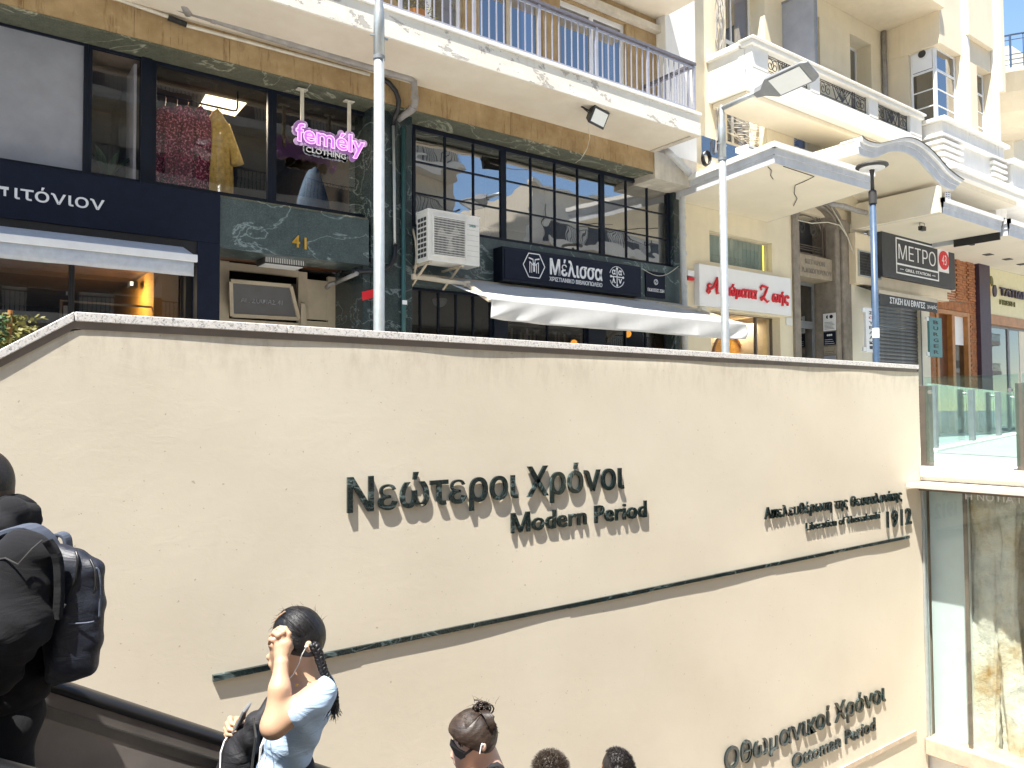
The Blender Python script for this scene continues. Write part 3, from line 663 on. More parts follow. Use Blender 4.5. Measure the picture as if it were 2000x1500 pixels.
# rooms behind
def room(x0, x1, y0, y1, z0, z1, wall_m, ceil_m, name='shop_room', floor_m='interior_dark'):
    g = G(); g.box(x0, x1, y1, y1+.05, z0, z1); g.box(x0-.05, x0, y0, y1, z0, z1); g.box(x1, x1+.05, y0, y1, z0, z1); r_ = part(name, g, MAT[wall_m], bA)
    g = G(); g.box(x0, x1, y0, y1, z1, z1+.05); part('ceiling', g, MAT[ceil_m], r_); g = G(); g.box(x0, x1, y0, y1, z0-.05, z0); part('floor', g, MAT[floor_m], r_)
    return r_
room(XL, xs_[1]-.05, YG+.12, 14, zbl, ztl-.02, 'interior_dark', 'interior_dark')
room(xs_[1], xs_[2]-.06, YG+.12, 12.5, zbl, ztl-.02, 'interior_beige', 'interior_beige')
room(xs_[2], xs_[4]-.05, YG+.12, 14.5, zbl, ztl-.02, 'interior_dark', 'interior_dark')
# ceiling lamp panel in the clothing shop
zc = ztl-.035; q = q_lamp = [PZ(a, b, zc) for a, b in ((402, 184), (481, 201), (459, 226), (388, 208))]
g = G(); g.prism([Vector((p.x, p.y, zc)) for p in (q[0], q[1], q[2], q[3])], (0, 0, -.012)); tag(part('ceiling_lamp', g, MAT['lamp_panel']), 'lit square ceiling lamp above the hanging yellow dress', 'lamp')
# clothes rail and garments
zr_ = Z_(400, 204, 10.62)
cr = thing('clothes_rail', 'black hanging rail inside the clothing shop window', 'clothes rail', (X_(400, 200, 10.62), 10.62, zr_))
xa, xb = X_(300, 185, 10.62), X_(464, 210, 10.62)
g = G(); g.tube([(xa, 10.62, zr_), (xb-.06, 10.62, zr_), (xb-.015, 10.62, zr_+.015), (xb, 10.62, zr_+.07), (xb, 10.62, ztl-.03)], .014, 8); part('rail_tube', g, MAT['black_metal'], cr, smooth=True)
def garment(x, w0, w1, zt0, zb0, m, label, sleeve=0.0, seed=0):
    t = thing('garment', label, 'clothing', (x, 10.62, zr_)); g = G(); n = 56; rows = 26; vs = []; rr = random.Random(seed)
    ph = rr.random()*6
    for j in range(rows+1):
        f = j/rows; ww = w0+(w1-w0)*min(1, f*1.3); z = zt0+(zb0-zt0)*f
        if f < .12: ww = w0*(.35+.65*f/.12)
        for k in range(n):
            a = 2*math.pi*k/n; fold = 1+(.10+.22*f)*math.sin(a*9+ph)+.10*f*math.sin(a*15+f*3)
            vs.append((x+ww*.5*math.cos(a)*fold, 10.62+.09*math.sin(a)*fold+.02*math.sin(f*7+ph), z+.012*math.sin(a*3+ph)))
    g.add(vs, [(j*n+k, j*n+(k+1) % n, (j+1)*n+(k+1) % n, (j+1)*n+k) for j in range(rows) for k in range(n)])
    part('dress', g, m, t, smooth=True)
    if sleeve:
        g = G(); s = []
        for j in range(9):
            f = j/8; s.append((x+w0*.42+sleeve*f*.9, 10.62-.02, zt0-.16-.52*f))
        g.tube(s, [.05+.045*f/8 for f in range(9)], 12); part('sleeve', g, m, t, smooth=True)
    g = G(); g.tube([(x, 10.62, zr_+.014), (x+.01, 10.62, zr_-.03), (x, 10.62, zt0+.03), (x-w0*.3, 10.62, zt0-.03)], .006, 6); g.tube([(x, 10.62, zt0+.03), (x+w0*.3, 10.62, zt0-.03)], .006, 6); part('hanger', g, MAT['varnished_wood'], t)
    return t
zg = zbl+.02
garment(X_(424, 230, 10.62), .26, .34, Z_(424, 218, 10.62), Z_(424, 380, 10.62), MAT['yellow_cloth'], 'long yellow dress hanging in the clothing shop window', .17, 3)
for i, (px, w0) in enumerate(((322, .3), (345, .26), (366, .3), (392, .26))):
    garment(X_(px, 230, 10.62), w0, w0*1.05, Z_(px, 212, 10.62), Z_(px, 372, 10.62), MAT['floral_cloth'], ['leftmost purple floral dress on the rail', 'dark red floral dress second from the left', 'pink floral dress third from the left', 'dark floral dress beside the long yellow dress'][i], 0, i+5)
x = X_(612, 350, 11.2)
t = thing('garment', 'denim blouse with white collar on a stand under the neon sign', 'clothing', (x, 11.2, zbl)); g = G(); n = 20; vs = []
for j in range(14):
    f = j/13; ww = .10+.42*min(1, f*1.5)**.7; z = zbl+.10+.78*(1-f)
    vs += [(x+ww*.5*math.cos(2*math.pi*k/n), 11.2+.12*math.sin(2*math.pi*k/n), z+.01*math.sin(k)) for k in range(n)]
g.add(vs, [(j*n+k, j*n+(k+1) % n, (j+1)*n+(k+1) % n, (j+1)*n+k) for j in range(13) for k in range(n)]); part('blouse', g, MAT['denim'], t, smooth=True)
g = G(); g.tube([(x, 11.2, zbl), (x, 11.2, zbl+.2)], .02); part('stand', g, MAT['black_metal'], t)
# foliage plant behind the open casement
x = X_(212, 330, 10.58); t = thing('indoor_plant', 'broad leaved green plant behind the open dark window', 'plant', (x, 10.58, zbl)); g = G(); g.lathe([(.1, 0), (.13, .08)], (x, 10.58, zbl), 14); part('pot', g, MAT['charcoal'], t)
for k in range(15):
    a = random.uniform(0, 6.28); L = random.uniform(.35, .6); g = G(); r0 = Vector((x, 10.58, zbl+.06)); vs = []
    for j in range(7):
        f = j/6; c = r0+Vector((math.cos(a)*L*.55*f, math.sin(a)*L*.3*f, L*f-.35*L*f*f)); w_ = .05*math.sin(math.pi*min(.98, f+.08)); sd = Vector((-math.sin(a), math.cos(a), .2)); vs += [c-sd*w_, c+Vector((0, 0, -.01)), c+sd*w_]
    g.add(vs, [(j*3+i, j*3+i+1, j*3+i+4, j*3+i+3) for j in range(6) for i in range(2)]); part('leaf', g, MAT['plant_green'], t, smooth=True)
# neon sign
yn = 9.95
def neon():
    t = thing('neon_sign', 'pink illuminated sign reading femély clothing hanging on two pale rods', 'sign', (P(640, 250, yn).x, yn, P(640, 250, yn).z))
    x0, x1 = X_(578, 250, yn), X_(712, 270, yn); zb0 = Z_(585, 256, yn)-.13; ch = .20
    def bubble(s, a, b, z0, h, grow, m, d0, d1, nm):
        V, Fc = glyphs(s, 0, .02); n0, n1 = V[:, 0].min(), V[:, 0].max(); sx = (b-a)/(n1-n0); sz = h/glyphs('m', 0, 0)[0][:, 1].max()
        pts = [(a+(v[0]-n0)*sx, z0+v[1]*sz) for v in V]; g = G(); vv = np.array(pts); cc = vv
        # swollen outline: letter slab pushed outwards by discs along its edge
        edge = {}
        for f in Fc:
            for i in range(len(f)):
                e_ = tuple(sorted((f[i], f[(i+1) % len(f)]))); edge[e_] = edge.get(e_, 0)+1
        be = [e_ for e_, c in edge.items() if c == 1]
        return vv, Fc, be
    a0 = zb0; sc = glyphs('m', 0, 0)[0][:, 1].max()
    h = .155
    vv, Fc, be = bubble('femély', x0, x1, a0, h, 0, None, 0, 0, '')
    g = G()
    for e_ in be:                                      # halo board: thick rounded outline behind
        p, q = vv[e_[0]], vv[e_[1]]
        g.lathe([(.050, 0), (.050, .016)], (p[0], yn+.012, p[1]), 10, (0, 1, 0))
    part('halo_board', g, MAT['neon_halo'], t)
    g = G(); g.add([(p[0], yn-.002, p[1]) for p in vv]+[(p[0], yn+.008, p[1]) for p in vv], [f for f in Fc]+[tuple(i+len(vv) for i in reversed(f)) for f in Fc]); part('letter_faces', g, MAT['neon_pink'], t)
    g = G()
    for e_ in be:
        p, q = vv[e_[0]], vv[e_[1]]; g.bar((p[0], yn-.006, p[1]), (q[0], yn-.006, q[1]), .008, .008)
    part('neon_tube', g, MAT['neon_line'], t, kind='stuff')
    z2 = a0-.125; xa, xb = X_(598, 268, yn), X_(676, 280, yn)
    vv, Fc, be = bubble('CLOTHING', xa, xb, z2, .055, 0, None, 0, 0, '')
    g = G()
    for e_ in be[::2]: g.lathe([(.040, 0), (.040, .014)], (vv[e_[0]][0], yn+.016, vv[e_[0]][1]), 10, (0, 1, 0))
    part('halo_board', g, MAT['frost_panel'], t)
    lettering('CLOTHING', xa, xb, z2, .07, on_Y(yn+.012), MAT['sign_white'], t, .012, .01, True, 'letter', 0, 'C')
    for px in (592, 684):
        x = X_(px, 200, yn); g = G(); g.box(x-.022, x+.022, yn+.02, yn+.05, a0+.12, zbb-.03); g.box(x-.07, x+.07, yn+.0, yn+.09, zbb-.045, zbb-.031); part('rod', g, MAT['white_conduit'], t)
neon()
# navy shop front with lettering
nv = thing('navy_shopfront', 'navy blue shop fascia reading πιτόνιον with pillar at its right', 'shop front', (3, YS, 1))
xn1 = X_(430, 480, YS); zn0 = Z_(140, 441, YS); zn1 = Z_(275, 356, YS)
g = G(); g.box(XL, xn1, YS, YG+.1, zn0, zn1); part('fascia', g, MAT['navy_panel'], nv, bevel=.006)
g = G(); g.box(X_(385, 560, YS), xn1, YS+.001, YG+.3, GZ, zn0-.002); part('pillar', g, MAT['navy_panel'], nv, bevel=.006)
g = G(); g.box(X_(362, 590, YS+.25), X_(385, 560, YS)-.001, YS+.25, YG+.3, GZ, zn0-.3); part('inner_jamb', g, MAT['black_metal'], nv)
text_px('ιτόνιον', 28, 204, 367, 388, YS, MAT['sign_white'], nv, .012, .004, True, 'letter', 'ν')
g = G(); k0 = Z_(10, 365, YS); g.box(X_(-30, 360, YS), X_(17, 362, YS), YS-.012, YS-.001, k0-.030, k0); g.box(X_(7, 370, YS), X_(12, 370, YS), YS-.011, YS-.001, Z_(10, 383, YS), k0-.030); g.box(X_(-18, 370, YS), X_(-13, 370, YS), YS-.011, YS-.001, Z_(-15, 381, YS), k0-.030); part('letter', g, MAT['sign_white'], nv)
# retracted awning with short valance
aw = thing('folded_awning', 'folded grey awning with white front bar under the navy fascia', 'awning', (3, 9.4, 1.6))
ya = 9.45; xa1 = X_(384, 505, ya); zf = Z_(384, 499, ya)
g = G(); g.prism([(XL, ya, zf-.002), (XL, YS-.02, zn0-.10), (XL, YS-.02, zn0-.13), (XL, ya, zf-.03)], (xa1-XL-.02, 0, 0)); part('canvas', g, MAT['awning_grey'], aw)
g = G(); g.box(XL, xa1, ya-.05, ya-.002, zf-.085, zf); part('front_bar', g, MAT['white_metal'], aw, bevel=.006)
g = G(); vs = []; nn_ = 60; zv = Z_(370, 540, ya)
for i in range(nn_+1):
    x = XL+(xa1-.04-XL)*i/nn_
    for j in range(4): vs.append((x, ya-.03+.012*math.sin(x*9)*j/3, zf-.085+(zv-zf+.085)*j/3))
g.add(vs, [(i*4+j, (i+1)*4+j, (i+1)*4+j+1, i*4+j+1) for i in range(nn_) for j in range(3)]); o = part('valance', g, MAT['awning_grey'], aw, smooth=True)
sm = o.modifiers.new('thick', 'SOLIDIFY'); sm.thickness = .004
g = G(); g.box(XL, X_(385, 560, YS)-.002, YS+.02, YG+.05, zn0-.30, zn0-.003); part('cassette', g, MAT['black_metal'], aw)
# ground floor shop interior behind it
zc0 = zn0-.28
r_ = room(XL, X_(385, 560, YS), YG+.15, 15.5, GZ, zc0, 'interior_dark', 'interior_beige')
g = G(); g.box(X_(270, 600, 11.5), X_(385, 560, YS)-.02, YG+.32, YG+3.2, GZ, zc0-.01); part('yellow_wall', g, MAT['interior_yellow'], r_)
fr = frame_row([(XL, X_(142, 600, YG), None), (X_(142, 600, YG), X_(362, 600, YG), None)], zc0, GZ, YG+.1, tname='ground_window', pane='glass_ground', fw=.03, frame_m='black_metal', parent=nv)
g = G(); x0 = X_(117, 600, 10.7); x1 = X_(332, 600, 10.7); zz = Z_(117, 585, 10.7)
g.box(x0, x0+.025, 10.7, 10.73, GZ, zz); g.box(x0+.025, x1, 10.7, 10.73, zz-.025, zz); g.tube([(x1, 10.72, zz-.015), (x1+.3, 10.72, zz-.06)], .012); o = part('display_rail', g, MAT['beige_frame']); tag(o, 'pale thin display rail standing behind the ground floor shop glass', 'rail')
g = G(); g.pbox((300, 601), (334, 618), 10.66, .01); tag(part('white_notice', g, MAT['sign_white']), 'white paper notice stuck on the ground floor shop glass', 'notice')
g = G(); g.pbox((124, 597), (140, 640), 10.66, .01); tag(part('white_notice', g, MAT['sign_white']), 'tall pale notice behind glass near the coping corner', 'notice')
g = G(); g.pbox((129, 569), (138, 577), 10.66, .01); tag(part('white_notice', g, MAT['sign_white']), 'tiny square white sticker on the dark shop glass', 'notice')
c = P(260, 556, 11.2); g = G(); g.box(c.x-.05, c.x+.05, 11.15, 11.3, c.z-.04, c.z+.04); t = thing('spotlight', 'small black lit spotlight under the ground floor shop ceiling', 'spotlight', tuple(c)); part('housing', g, MAT['black_metal'], t)
g = G(); g.box(c.x-.045, c.x-.01, 11.145, 11.149, c.z-.02, c.z+.03); part('bulb', g, MAT['lamp_warm'], t)
def lamp_light(name, loc, w_, col, size=.4, rot=(0, 0, 0)):
    L_ = bpy.data.lights.new(name, 'AREA'); L_.energy = w_; L_.color = col; L_.size = size; o_ = bpy.data.objects.new(name, L_); o_.location = loc; o_.rotation_euler = rot; C.objects.link(o_)
lamp_light('spotlight_light', (c.x-.3, 11.1, c.z-.06), 14, (1, .8, .5), .3, (0, math.radians(-35), 0))
lamp_light('ceiling_lamp_light', ((q_lamp[0].x+q_lamp[2].x)/2, (q_lamp[0].y+q_lamp[2].y)/2, ztl-.06), 40, (1, .86, .6), .9)
# hedge plant at lower left
x = X_(14, 660, 8.0); zpl = Z_(14, 660, 8.0); t = thing('street_plant', 'yellow green bushy plant behind the coping at the left edge', 'plant', (x, 8.0, GZ)); g = G(); g.lathe([(.2, 0), (.26, .45)], (x, 8.0, GZ), 16); part('pot', g, MAT['charcoal'], t)
for m_, off in (('plant_green', -.16), ('plant_yellow', .08)):
    g = G()
    for k in range(900):
        p = Vector((x+off, 8.0, zpl-.12))+Vector((max(-.2, min(.2, random.gauss(0, .10))), random.gauss(0, .12), max(-.4, min(.30, random.gauss(0, .18))))); a = random.random()*6.3; u = Vector((math.cos(a), math.sin(a), random.uniform(-.8, .8)))*.045; v = Vector((random.uniform(-1, 1), random.uniform(-1, 1), random.uniform(-1, 1)))*.02
        g.quad(p, p+u*.5+v, p+u, p+u*.5-v)
    part('foliage', g, MAT[m_], t, kind='stuff')
g = G(); g.tube([(x, 8.0, GZ+.4), (x+.02, 8, GZ+1.6)], .02); part('stem', g, MAT['varnished_wood'], t)

# entrance number 41
x41a, x41b = xn1+.004, X_(718, 430, YP); zm0 = Z_(600, 504, YP); zm1 = Z_(600, 411, YP)
e = np.linspace(x41a, x41b+.02, 3)
for a, b in zip(e[:-1], e[1:]):
    g = G(); g.box(a+.001, b-.001, YP, YG+.35, zm0, zm1); part('marble_panel', g, MAT['green_marble'], bA)
g = G(); g.box(x41a, x41b, YP-.01, YG+.1, zm1+.002, zm1+.02); part('marble_ledge', g, MAT['green_marble_dull'], bA)
t = thing('house_number', 'gold metal house number 41 on green marble', 'house number', (X_(586, 470, YP), YP, 2))
a = P(570, 482, YP); b = P(572, 459, YP); c = P(601, 484, YP); lettering('4', a.x, a.x+.105, a.z, b.z-a.z, on_Y(YP-.012), MAT['gold'], t, .012, .01, True, 'numeral', 0, '4')
g = G(); g.pbox((595, 464), (599, 487), YP-.024, .014); part('numeral', g, MAT['gold'], t)
YD = 11.0; zsof = zm0+.03
wn = 9
for i in range(wn):
    g = G(); a = YP+.02+(YD-YP-.0)*i/wn; g.box(x41a, x41b-.15+.2, a, a+(YD-YP)/wn-.003, zsof, zsof+.02); part('soffit_board', g, MAT['wood_soffit'], bA)
q = [PZ(a, b, zsof-.02) for a, b in ((508, 515), (560, 519), (592, 528), (566, 541), (503, 535))]
t = thing('entrance_lamp', 'square louvred lamp on the wooden entrance soffit below number 41', 'lamp', tuple(q[0]))
lx, ly = X_(548, 528, 10.45), 10.45
g = G(); g.box(lx-.28, lx+.28, ly-.16, ly+.16, zsof-.11, zsof); part('housing', g, MAT['charcoal'], t, bevel=.004)
g = G(); g.box(lx-.26, lx+.26, ly-.14, ly+.14, zsof-.117, zsof-.111); part('diffuser', g, MAT['sign_white'], t)
for i in range(22):
    g = G(); x = lx-.26+.52*i/21; g.box(x-.004, x+.004, ly-.17, ly-.162, zsof-.095, zsof-.02); part('fin', g, MAT['sign_white'], t)
dw = thing('entrance_door', 'beige framed entrance door with tilted transom window below number 41', 'door', (X_(540, 600, YD), YD, GZ))
xd0, xd1 = X_(431, 560, YD), X_(655, 560, YD)+.0
def dbar(a, b, y=YD, d=.08, nm='frame_bar', m='beige_frame'):
    g = G(); g.pbox(a, b, y, d); return part(nm, g, MAT[m], dw, bevel=.004)
dbar((400, 505), (447, 680)); dbar((583, 530), (600, 680)); dbar((641, 540), (656, 700))
dbar((447, 512), (583, 541), YD+.003); dbar((447, 622), (583, 645), YD+.003); dbar((447, 630), (583, 700), YD+.02, .05, 'lower_panel')
dbar((599, 545), (641, 626), YD+.02, .05, 'side_panel'); dbar((600, 626), (641, 640), YD+.004)
g = G(); g.pbox((597, 640), (641, 700), YD+.03, .01); part('pane', g, MAT['opposite_dark'], dw)
# tilted hopper
tl, tr, bl, br = P(450, 549, YD-.22), P(567, 559, YD-.22), P(452, 616, YD), P(583, 623, YD)
g = G(); th = .03
for a, b in ((tl, tr), (tr, br), (br, bl), (bl, tl)): g.bar(a, b, .05, .05, (0, 1, 0))
hp = part('transom_window', g, MAT['beige_frame'], dw)
g = G(); g.prism([tl, tr, br, bl], (0, .006, 0)); part('pane', g, MAT['opposite_dark'], hp)
g = G(); g.pbox((449, 543), (583, 626), YD+.07, .02); part('dark_opening', g, MAT['interior_dark'], dw)
vm = (bl-tl).normalized(); 
lettering('ΑΓ. ΣΟΦΙΑΣ 41', P(470, 592, YD-.1).x, P(551, 598, YD-.1).x, 0, .075, lambda u, v, w: (u, YD-.10-.22*v*.9-w-.004, P(470, 590, YD-.1).z+v), MAT['frost_panel'], dw, .002, 0, False, 'lettering', 0, 'Α')
g = G(); g.pbox((588, 592), (597, 700), YD-.07, .03); part('pull_bar', g, MAT['beige_frame'], dw, bevel=.005)
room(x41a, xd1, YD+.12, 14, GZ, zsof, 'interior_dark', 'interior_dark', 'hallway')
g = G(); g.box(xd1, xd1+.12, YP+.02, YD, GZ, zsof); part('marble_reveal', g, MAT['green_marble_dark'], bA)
# green marble pillar, three slabs high
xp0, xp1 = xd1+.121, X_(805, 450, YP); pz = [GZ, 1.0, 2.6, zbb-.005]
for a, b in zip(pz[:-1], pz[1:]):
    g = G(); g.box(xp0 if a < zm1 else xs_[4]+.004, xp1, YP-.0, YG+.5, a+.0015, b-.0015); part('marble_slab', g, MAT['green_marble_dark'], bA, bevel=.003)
g = G(); g.prism([P(707, 570, YP-.004), P(735, 563, YP-.004), P(735, 580, YP-.004), P(708, 587, YP-.004)], (0, .003, 0)); t = tag(part('sticker', g, MAT['red_paint']), 'pink and white sticker low on the green marble beside the lamp post', 'sticker')
g = G(); g.pbox((786, 586), (795, 595), YP-.07, .003); tag(part('sticker', g, MAT['sign_white']), 'small white square sticker on the teal downpipe', 'sticker')
x = X_(789, 450, YP-.05); g = G(); g.tube([(x, YP-.035, GZ), (x, YP-.035, Z_(789, 250, YP))], .032, 14); t = tag(part('downpipe', g, MAT['teal_pipe'], smooth=True), 'teal painted downpipe on the green marble pillar', 'pipe')

# pipes under the balcony
yp = 9.62; pts = [P(330, 8, yp), P(500, 64, yp), P(630, 103, yp), P(722, 131, yp), P(800, 153, yp), P(808, 160, yp), P(810, 180, yp), P(810, 205, yp), P(803, 216, yp+.1), P(787, 226, 9.95), P(778, 233, 10.04)]
g = G(); g.tube(pts, .050, 16); t = thing('drain_pipe', 'thick grey drain pipe running under the balcony to the pillar', 'pipe', tuple(pts[0])); part('pipe_run', g, MAT['grey_pipe'], t, smooth=True)
for a, b in ((pts[1], pts[2]), (pts[2], pts[3]), (pts[3], pts[4]), (pts[6], pts[7]), (pts[7], pts[8]), (pts[0], pts[1])):
    g = G(); c = a+(b-a)*.5; dd = (b-a).normalized(); g.tube([c-dd*.03, c+dd*.03], .057, 16); part('joint', g, MAT['grey_pipe'], t, smooth=False)
g = G(); g.tube([P(372, -25, 9.4), P(360, 12, 9.5), P(368, 26, yp)], .05, 14); part('inlet', g, MAT['grey_pipe'], t, smooth=True)
yc = 9.74; g = G(); g.tube([P(200, -12, yc), P(330, 33, yc), P(365, 50, yc), P(500, 86, yc), P(722, 146, yc)], .022, 10); t = thing('cable_conduit', 'thin pale conduit running along the top of the ochre beam', 'conduit', tuple(P(500, 86, yc))); part('conduit_tube', g, MAT['white_conduit'], t, smooth=True)
g = G(); g.tube([P(328, 34, yc), P(364, 48, yc)], .034, 10); part('black_sleeve', g, MAT['black_metal'], t)
g = G(); g.tube([P(744, 152, yc), P(760, 162, yc-.02), P(773, 178, yc), P(779, 196, yc), P(777, 214, 9.85), P(770, 228, 9.95), P(768, 243, YP-.04)], .036, 12); tag(part('cable_hose', g, MAT['black_metal'], smooth=True), 'black curved hose dropping over the ochre beam beside the lamp post', 'hose')
g = G(); g.tube([P(768, 246, YP-.04), P(770, 360, YP-.04), P(771, 478, YP-.04)], .022, 12); tag(part('wall_conduit', g, MAT['galvanised'], smooth=True), 'straight grey metal conduit down the green marble pillar', 'conduit')
g = G(); g.tube([P(771, 478, YP-.05), P(772, 495, YP-.05), P(768, 511, YP-.05), P(760, 521, YP-.05), P(748, 527, YP-.05), P(700, 530, YP-.05), P(690, 532, YP-.05)], .032, 12); tag(part('cable_hose', g, MAT['black_metal'], smooth=True), 'black hose bending left low on the green marble pillar', 'hose')
g = G(); g.tube([P(697, 534, YP-.1), P(657, 552, YD-.35)], .03, 12); g.tube([P(659, 551, YD-.35), P(645, 555, YD-.3), P(638, 562, YD-.2)], .034, 12); tag(part('cable_conduit', g, MAT['grey_pipe'], smooth=True), 'short grey conduit slanting above the beige entrance door', 'conduit')

# floodlight on the soffit
c = PZ(1165, 228, zbal0-.12)
t = thing('floodlight', 'black floodlight fixed under the peeling balcony above the bookshop', 'floodlight', tuple(c))
fy_ = Vector((.25, -1, -.55)).normalized(); sx_ = Vector((1, .25, 0)).normalized(); uz_ = sx_.cross(fy_).normalized()
if uz_.z < 0: uz_ = -uz_
def fq(a, b, d): return c+sx_*a+uz_*b+fy_*d
g = G(); g.add([fq(-.22, -.14, .06), fq(.22, -.14, .06), fq(.22, .14, .06), fq(-.22, .14, .06), fq(-.13, -.08, -.09), fq(.13, -.08, -.09), fq(.13, .08, -.09), fq(-.13, .08, -.09)], [(0,1,2,3),(7,6,5,4),(0,4,5,1),(1,5,6,2),(2,6,7,3),(3,7,4,0)]); hb = part('housing', g, MAT['black_metal'], t, bevel=.008)
g = G(); g.prism([fq(-.18, -.10, .062), fq(.18, -.10, .062), fq(.18, .10, .062), fq(-.18, .10, .062)], fy_*.006); part('lens', g, MAT['globe_white'], hb)
g = G()
for s in (-1, 1): g.bar(fq(.235*s, 0, 0), fq(.235*s, .05, -.16), .03, .012)
g.bar(fq(-.235, .05, -.16), fq(.235, .05, -.16), .03, .012); part('bracket', g, MAT['black_metal'], t)
g = G(); g.tube([fq(-.1, -.1, -.06), P(1152, 270, 9.3), P(1147, 290, 9.6), P(1135, 310, 9.85), P(1124, 318, 10.2)], .006, 6); part('cable', g, MAT['white_conduit'], t)

# ------------------------------------------------------------------ bookshop windows
xb0, xb1, xb2, xb3 = X_(806, 350, YG), X_(984, 400, YG), X_(1177, 420, YG), X_(1309, 450, YG)
bw = frame_row([(xb0, xb1, None), (xb1, xb2, None), (xb2, xb3, None)], zt, zb_, YG, pane='glass_book', fw=.055)
def muntins(w_, x0, x1, nvert, nh, z0, z1, Y, m='navy_metal', t_=.022):
    xs = [x0+(x1-x0)*(i+1)/(nvert+1) for i in range(nvert)]; zs = [z0+(z1-z0)*(i+1)/(nh+1) for i in range(nh)]
    for x in xs:
        g = G(); g.box(x-t_/2, x+t_/2, Y, Y+.05, z0, z1); part('glazing_bar', g, MAT[m], w_)
    for z in zs:
        g = G(); g.box(x0, x1, Y+.004, Y+.046, z-t_/2, z+t_/2); part('glazing_bar', g, MAT[m], w_)
for w_, a, b, k in zip(bw, (xb0, xb1, xb2), (xb1, xb2, xb3), (2, 3, 2)): muntins(w_, a+.055, b-.055, k, 2, zb_+.055, zt-.055, YG+.005)
zi0 = zb_-.05
room(xb0, xb3, YG+.15, 15, zi0, zt, 'interior_beige', 'interior_beige', 'shop_room')
# pendant globes inside
def globe(px, py, Y, r, m, label, cord=None, tname='globe_lamp', grp=None):
    c = P(px, py, Y); t = thing(tname, label, 'lamp', tuple(c), grp); g = G(); g.ball(c, r, 20); part('globe', g, MAT[m], t, smooth=True)
    if cord:
        g = G(); g.tube([c+Vector((0, 0, r)), (c.x, c.y, cord)], .008, 6); part('cord', g, MAT['black_metal'], t)
globe(947, 456, 11.0, .10, 'globe_white', 'white globe lamp inside the mezzanine window right of the air conditioner', zt)
globe(1062, 481, 11.0, .11, 'globe_white', 'white globe lamp low inside the mezzanine above the bookshop logo', zt)
globe(859, 585, 11.3, .13, 'globe_white', 'round pale globe lamp in the ground floor bookshop below the air conditioner', 1.9)
globe(1226, 652, 11.2, .075, 'orange_globe', 'upper of two glowing orange globes at the right of the bookshop front', 1.5)
globe(1226, 688, 11.2, .075, 'orange_globe', 'lower of two glowing orange globes at the right of the bookshop front', Z_(1226, 659, 11.2))
globe(1121, 670, 11.8, .07, 'orange_globe', 'single dim orange globe in the middle of the bookshop front', 1.5)
# marble wall below
for a, b in ((xp1+.002, X_(980, 540, 10.2)), (X_(980, 540, 10.2)+.002, X_(1180, 560, 10.2)), (X_(1180, 560, 10.2)+.002, X_(1327, 560, 10.2))):
    g = G(); g.box(a, b, 10.2, YG+.4, Z_(1000, 575, 10.2), zb_-.012); part('marble_panel', g, MAT['green_marble'], bA)
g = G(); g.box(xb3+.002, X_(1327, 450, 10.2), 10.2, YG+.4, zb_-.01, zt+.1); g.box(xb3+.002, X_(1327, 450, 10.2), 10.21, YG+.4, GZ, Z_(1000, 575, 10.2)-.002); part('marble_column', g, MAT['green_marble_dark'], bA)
g = G(); g.box(xb0, xb3+.05, YG-.04, YG+.1, zb_-.011, zb_-.001); part('window_sill', g, MAT['navy_metal'], bA)
# sign box
ysg = 9.95; A_, B_ = P(981, 479, ysg), P(1253, 579, ysg)
sg = thing('shop_sign', 'black bookshop sign box with white Μέλισσα lettering and two emblems', 'sign', (A_.x, ysg, A_.z))
sz0, sz1 = Z_(1000, 550, ysg), Z_(1000, 483, ysg)
g = G(); g.box(A_.x, B_.x, ysg, 10.2, sz0, sz1); part('box', g, MAT['navy_metal'], sg, bevel=.008)
g = G(); g.box(A_.x+.04, B_.x-.04, ysg-.012, ysg-.001, sz0+.04, sz1-.04); part('face', g, MAT['navy_panel'], sg, bevel=.003)
yf_ = ysg-.013; W_ = MAT['sign_white']
text_px('Μέλισσα', 1074, 1176, 504, 535, yf_, W_, sg, .010, .018, True, 'letter', 'Μ')
text_px('ΧΡΙΣΤΙΑΝΙΚΟ ΒΙΒΛΙΟΠΩΛΕΙΟ', 1073, 1176, 540, 548, yf_, W_, sg, .005, .012, False, 'subtitle', 'Χ')
def ring(g, c, r, t_, y, n=28, a0=0, a1=2*math.pi, sxy=1.0):
    for i in range(n):
        p = a0+(a1-a0)*i/n; q_ = a0+(a1-a0)*(i+1)/n
        g.bar((c.x+r*sxy*math.cos(p), y, c.z+r*math.sin(p)), (c.x+r*sxy*math.cos(q_), y, c.z+r*math.sin(q_)), t_, .006, (0, 1, 0))
c = P(1043, 519, yf_); g = G(); R_ = .225
for i in range(6):
    a, b = math.radians(60*i), math.radians(60*i+60); g.bar((c.x+R_*math.cos(a)*1.0, yf_-.003, c.z+R_*math.sin(a)), (c.x+R_*math.cos(b), yf_-.003, c.z+R_*math.sin(b)), .014, .006, (0, 1, 0))
for s in (-1, 1):
    g.bar((c.x+.09*s, yf_-.003, c.z-.12), (c.x+.09*s, yf_-.003, c.z+.06), .012, .006, (0, 1, 0)); g.bar((c.x+.05*s, yf_-.003, c.z-.12), (c.x+.05*s, yf_-.003, c.z+.02), .010, .006, (0, 1, 0)); g.bar((c.x+.09*s, yf_-.003, c.z+.06), (c.x, yf_-.003, c.z-.01), .012, .006, (0, 1, 0)); g.bar((c.x+.11*s, yf_-.003, c.z+.12), (c.x+.02*s, yf_-.003, c.z+.10), .02, .006, (0, 1, 0)); g.bar((c.x+.02*s, yf_-.003, c.z+.10), (c.x+.02*s, yf_-.003, c.z+.02), .010, .006, (0, 1, 0))
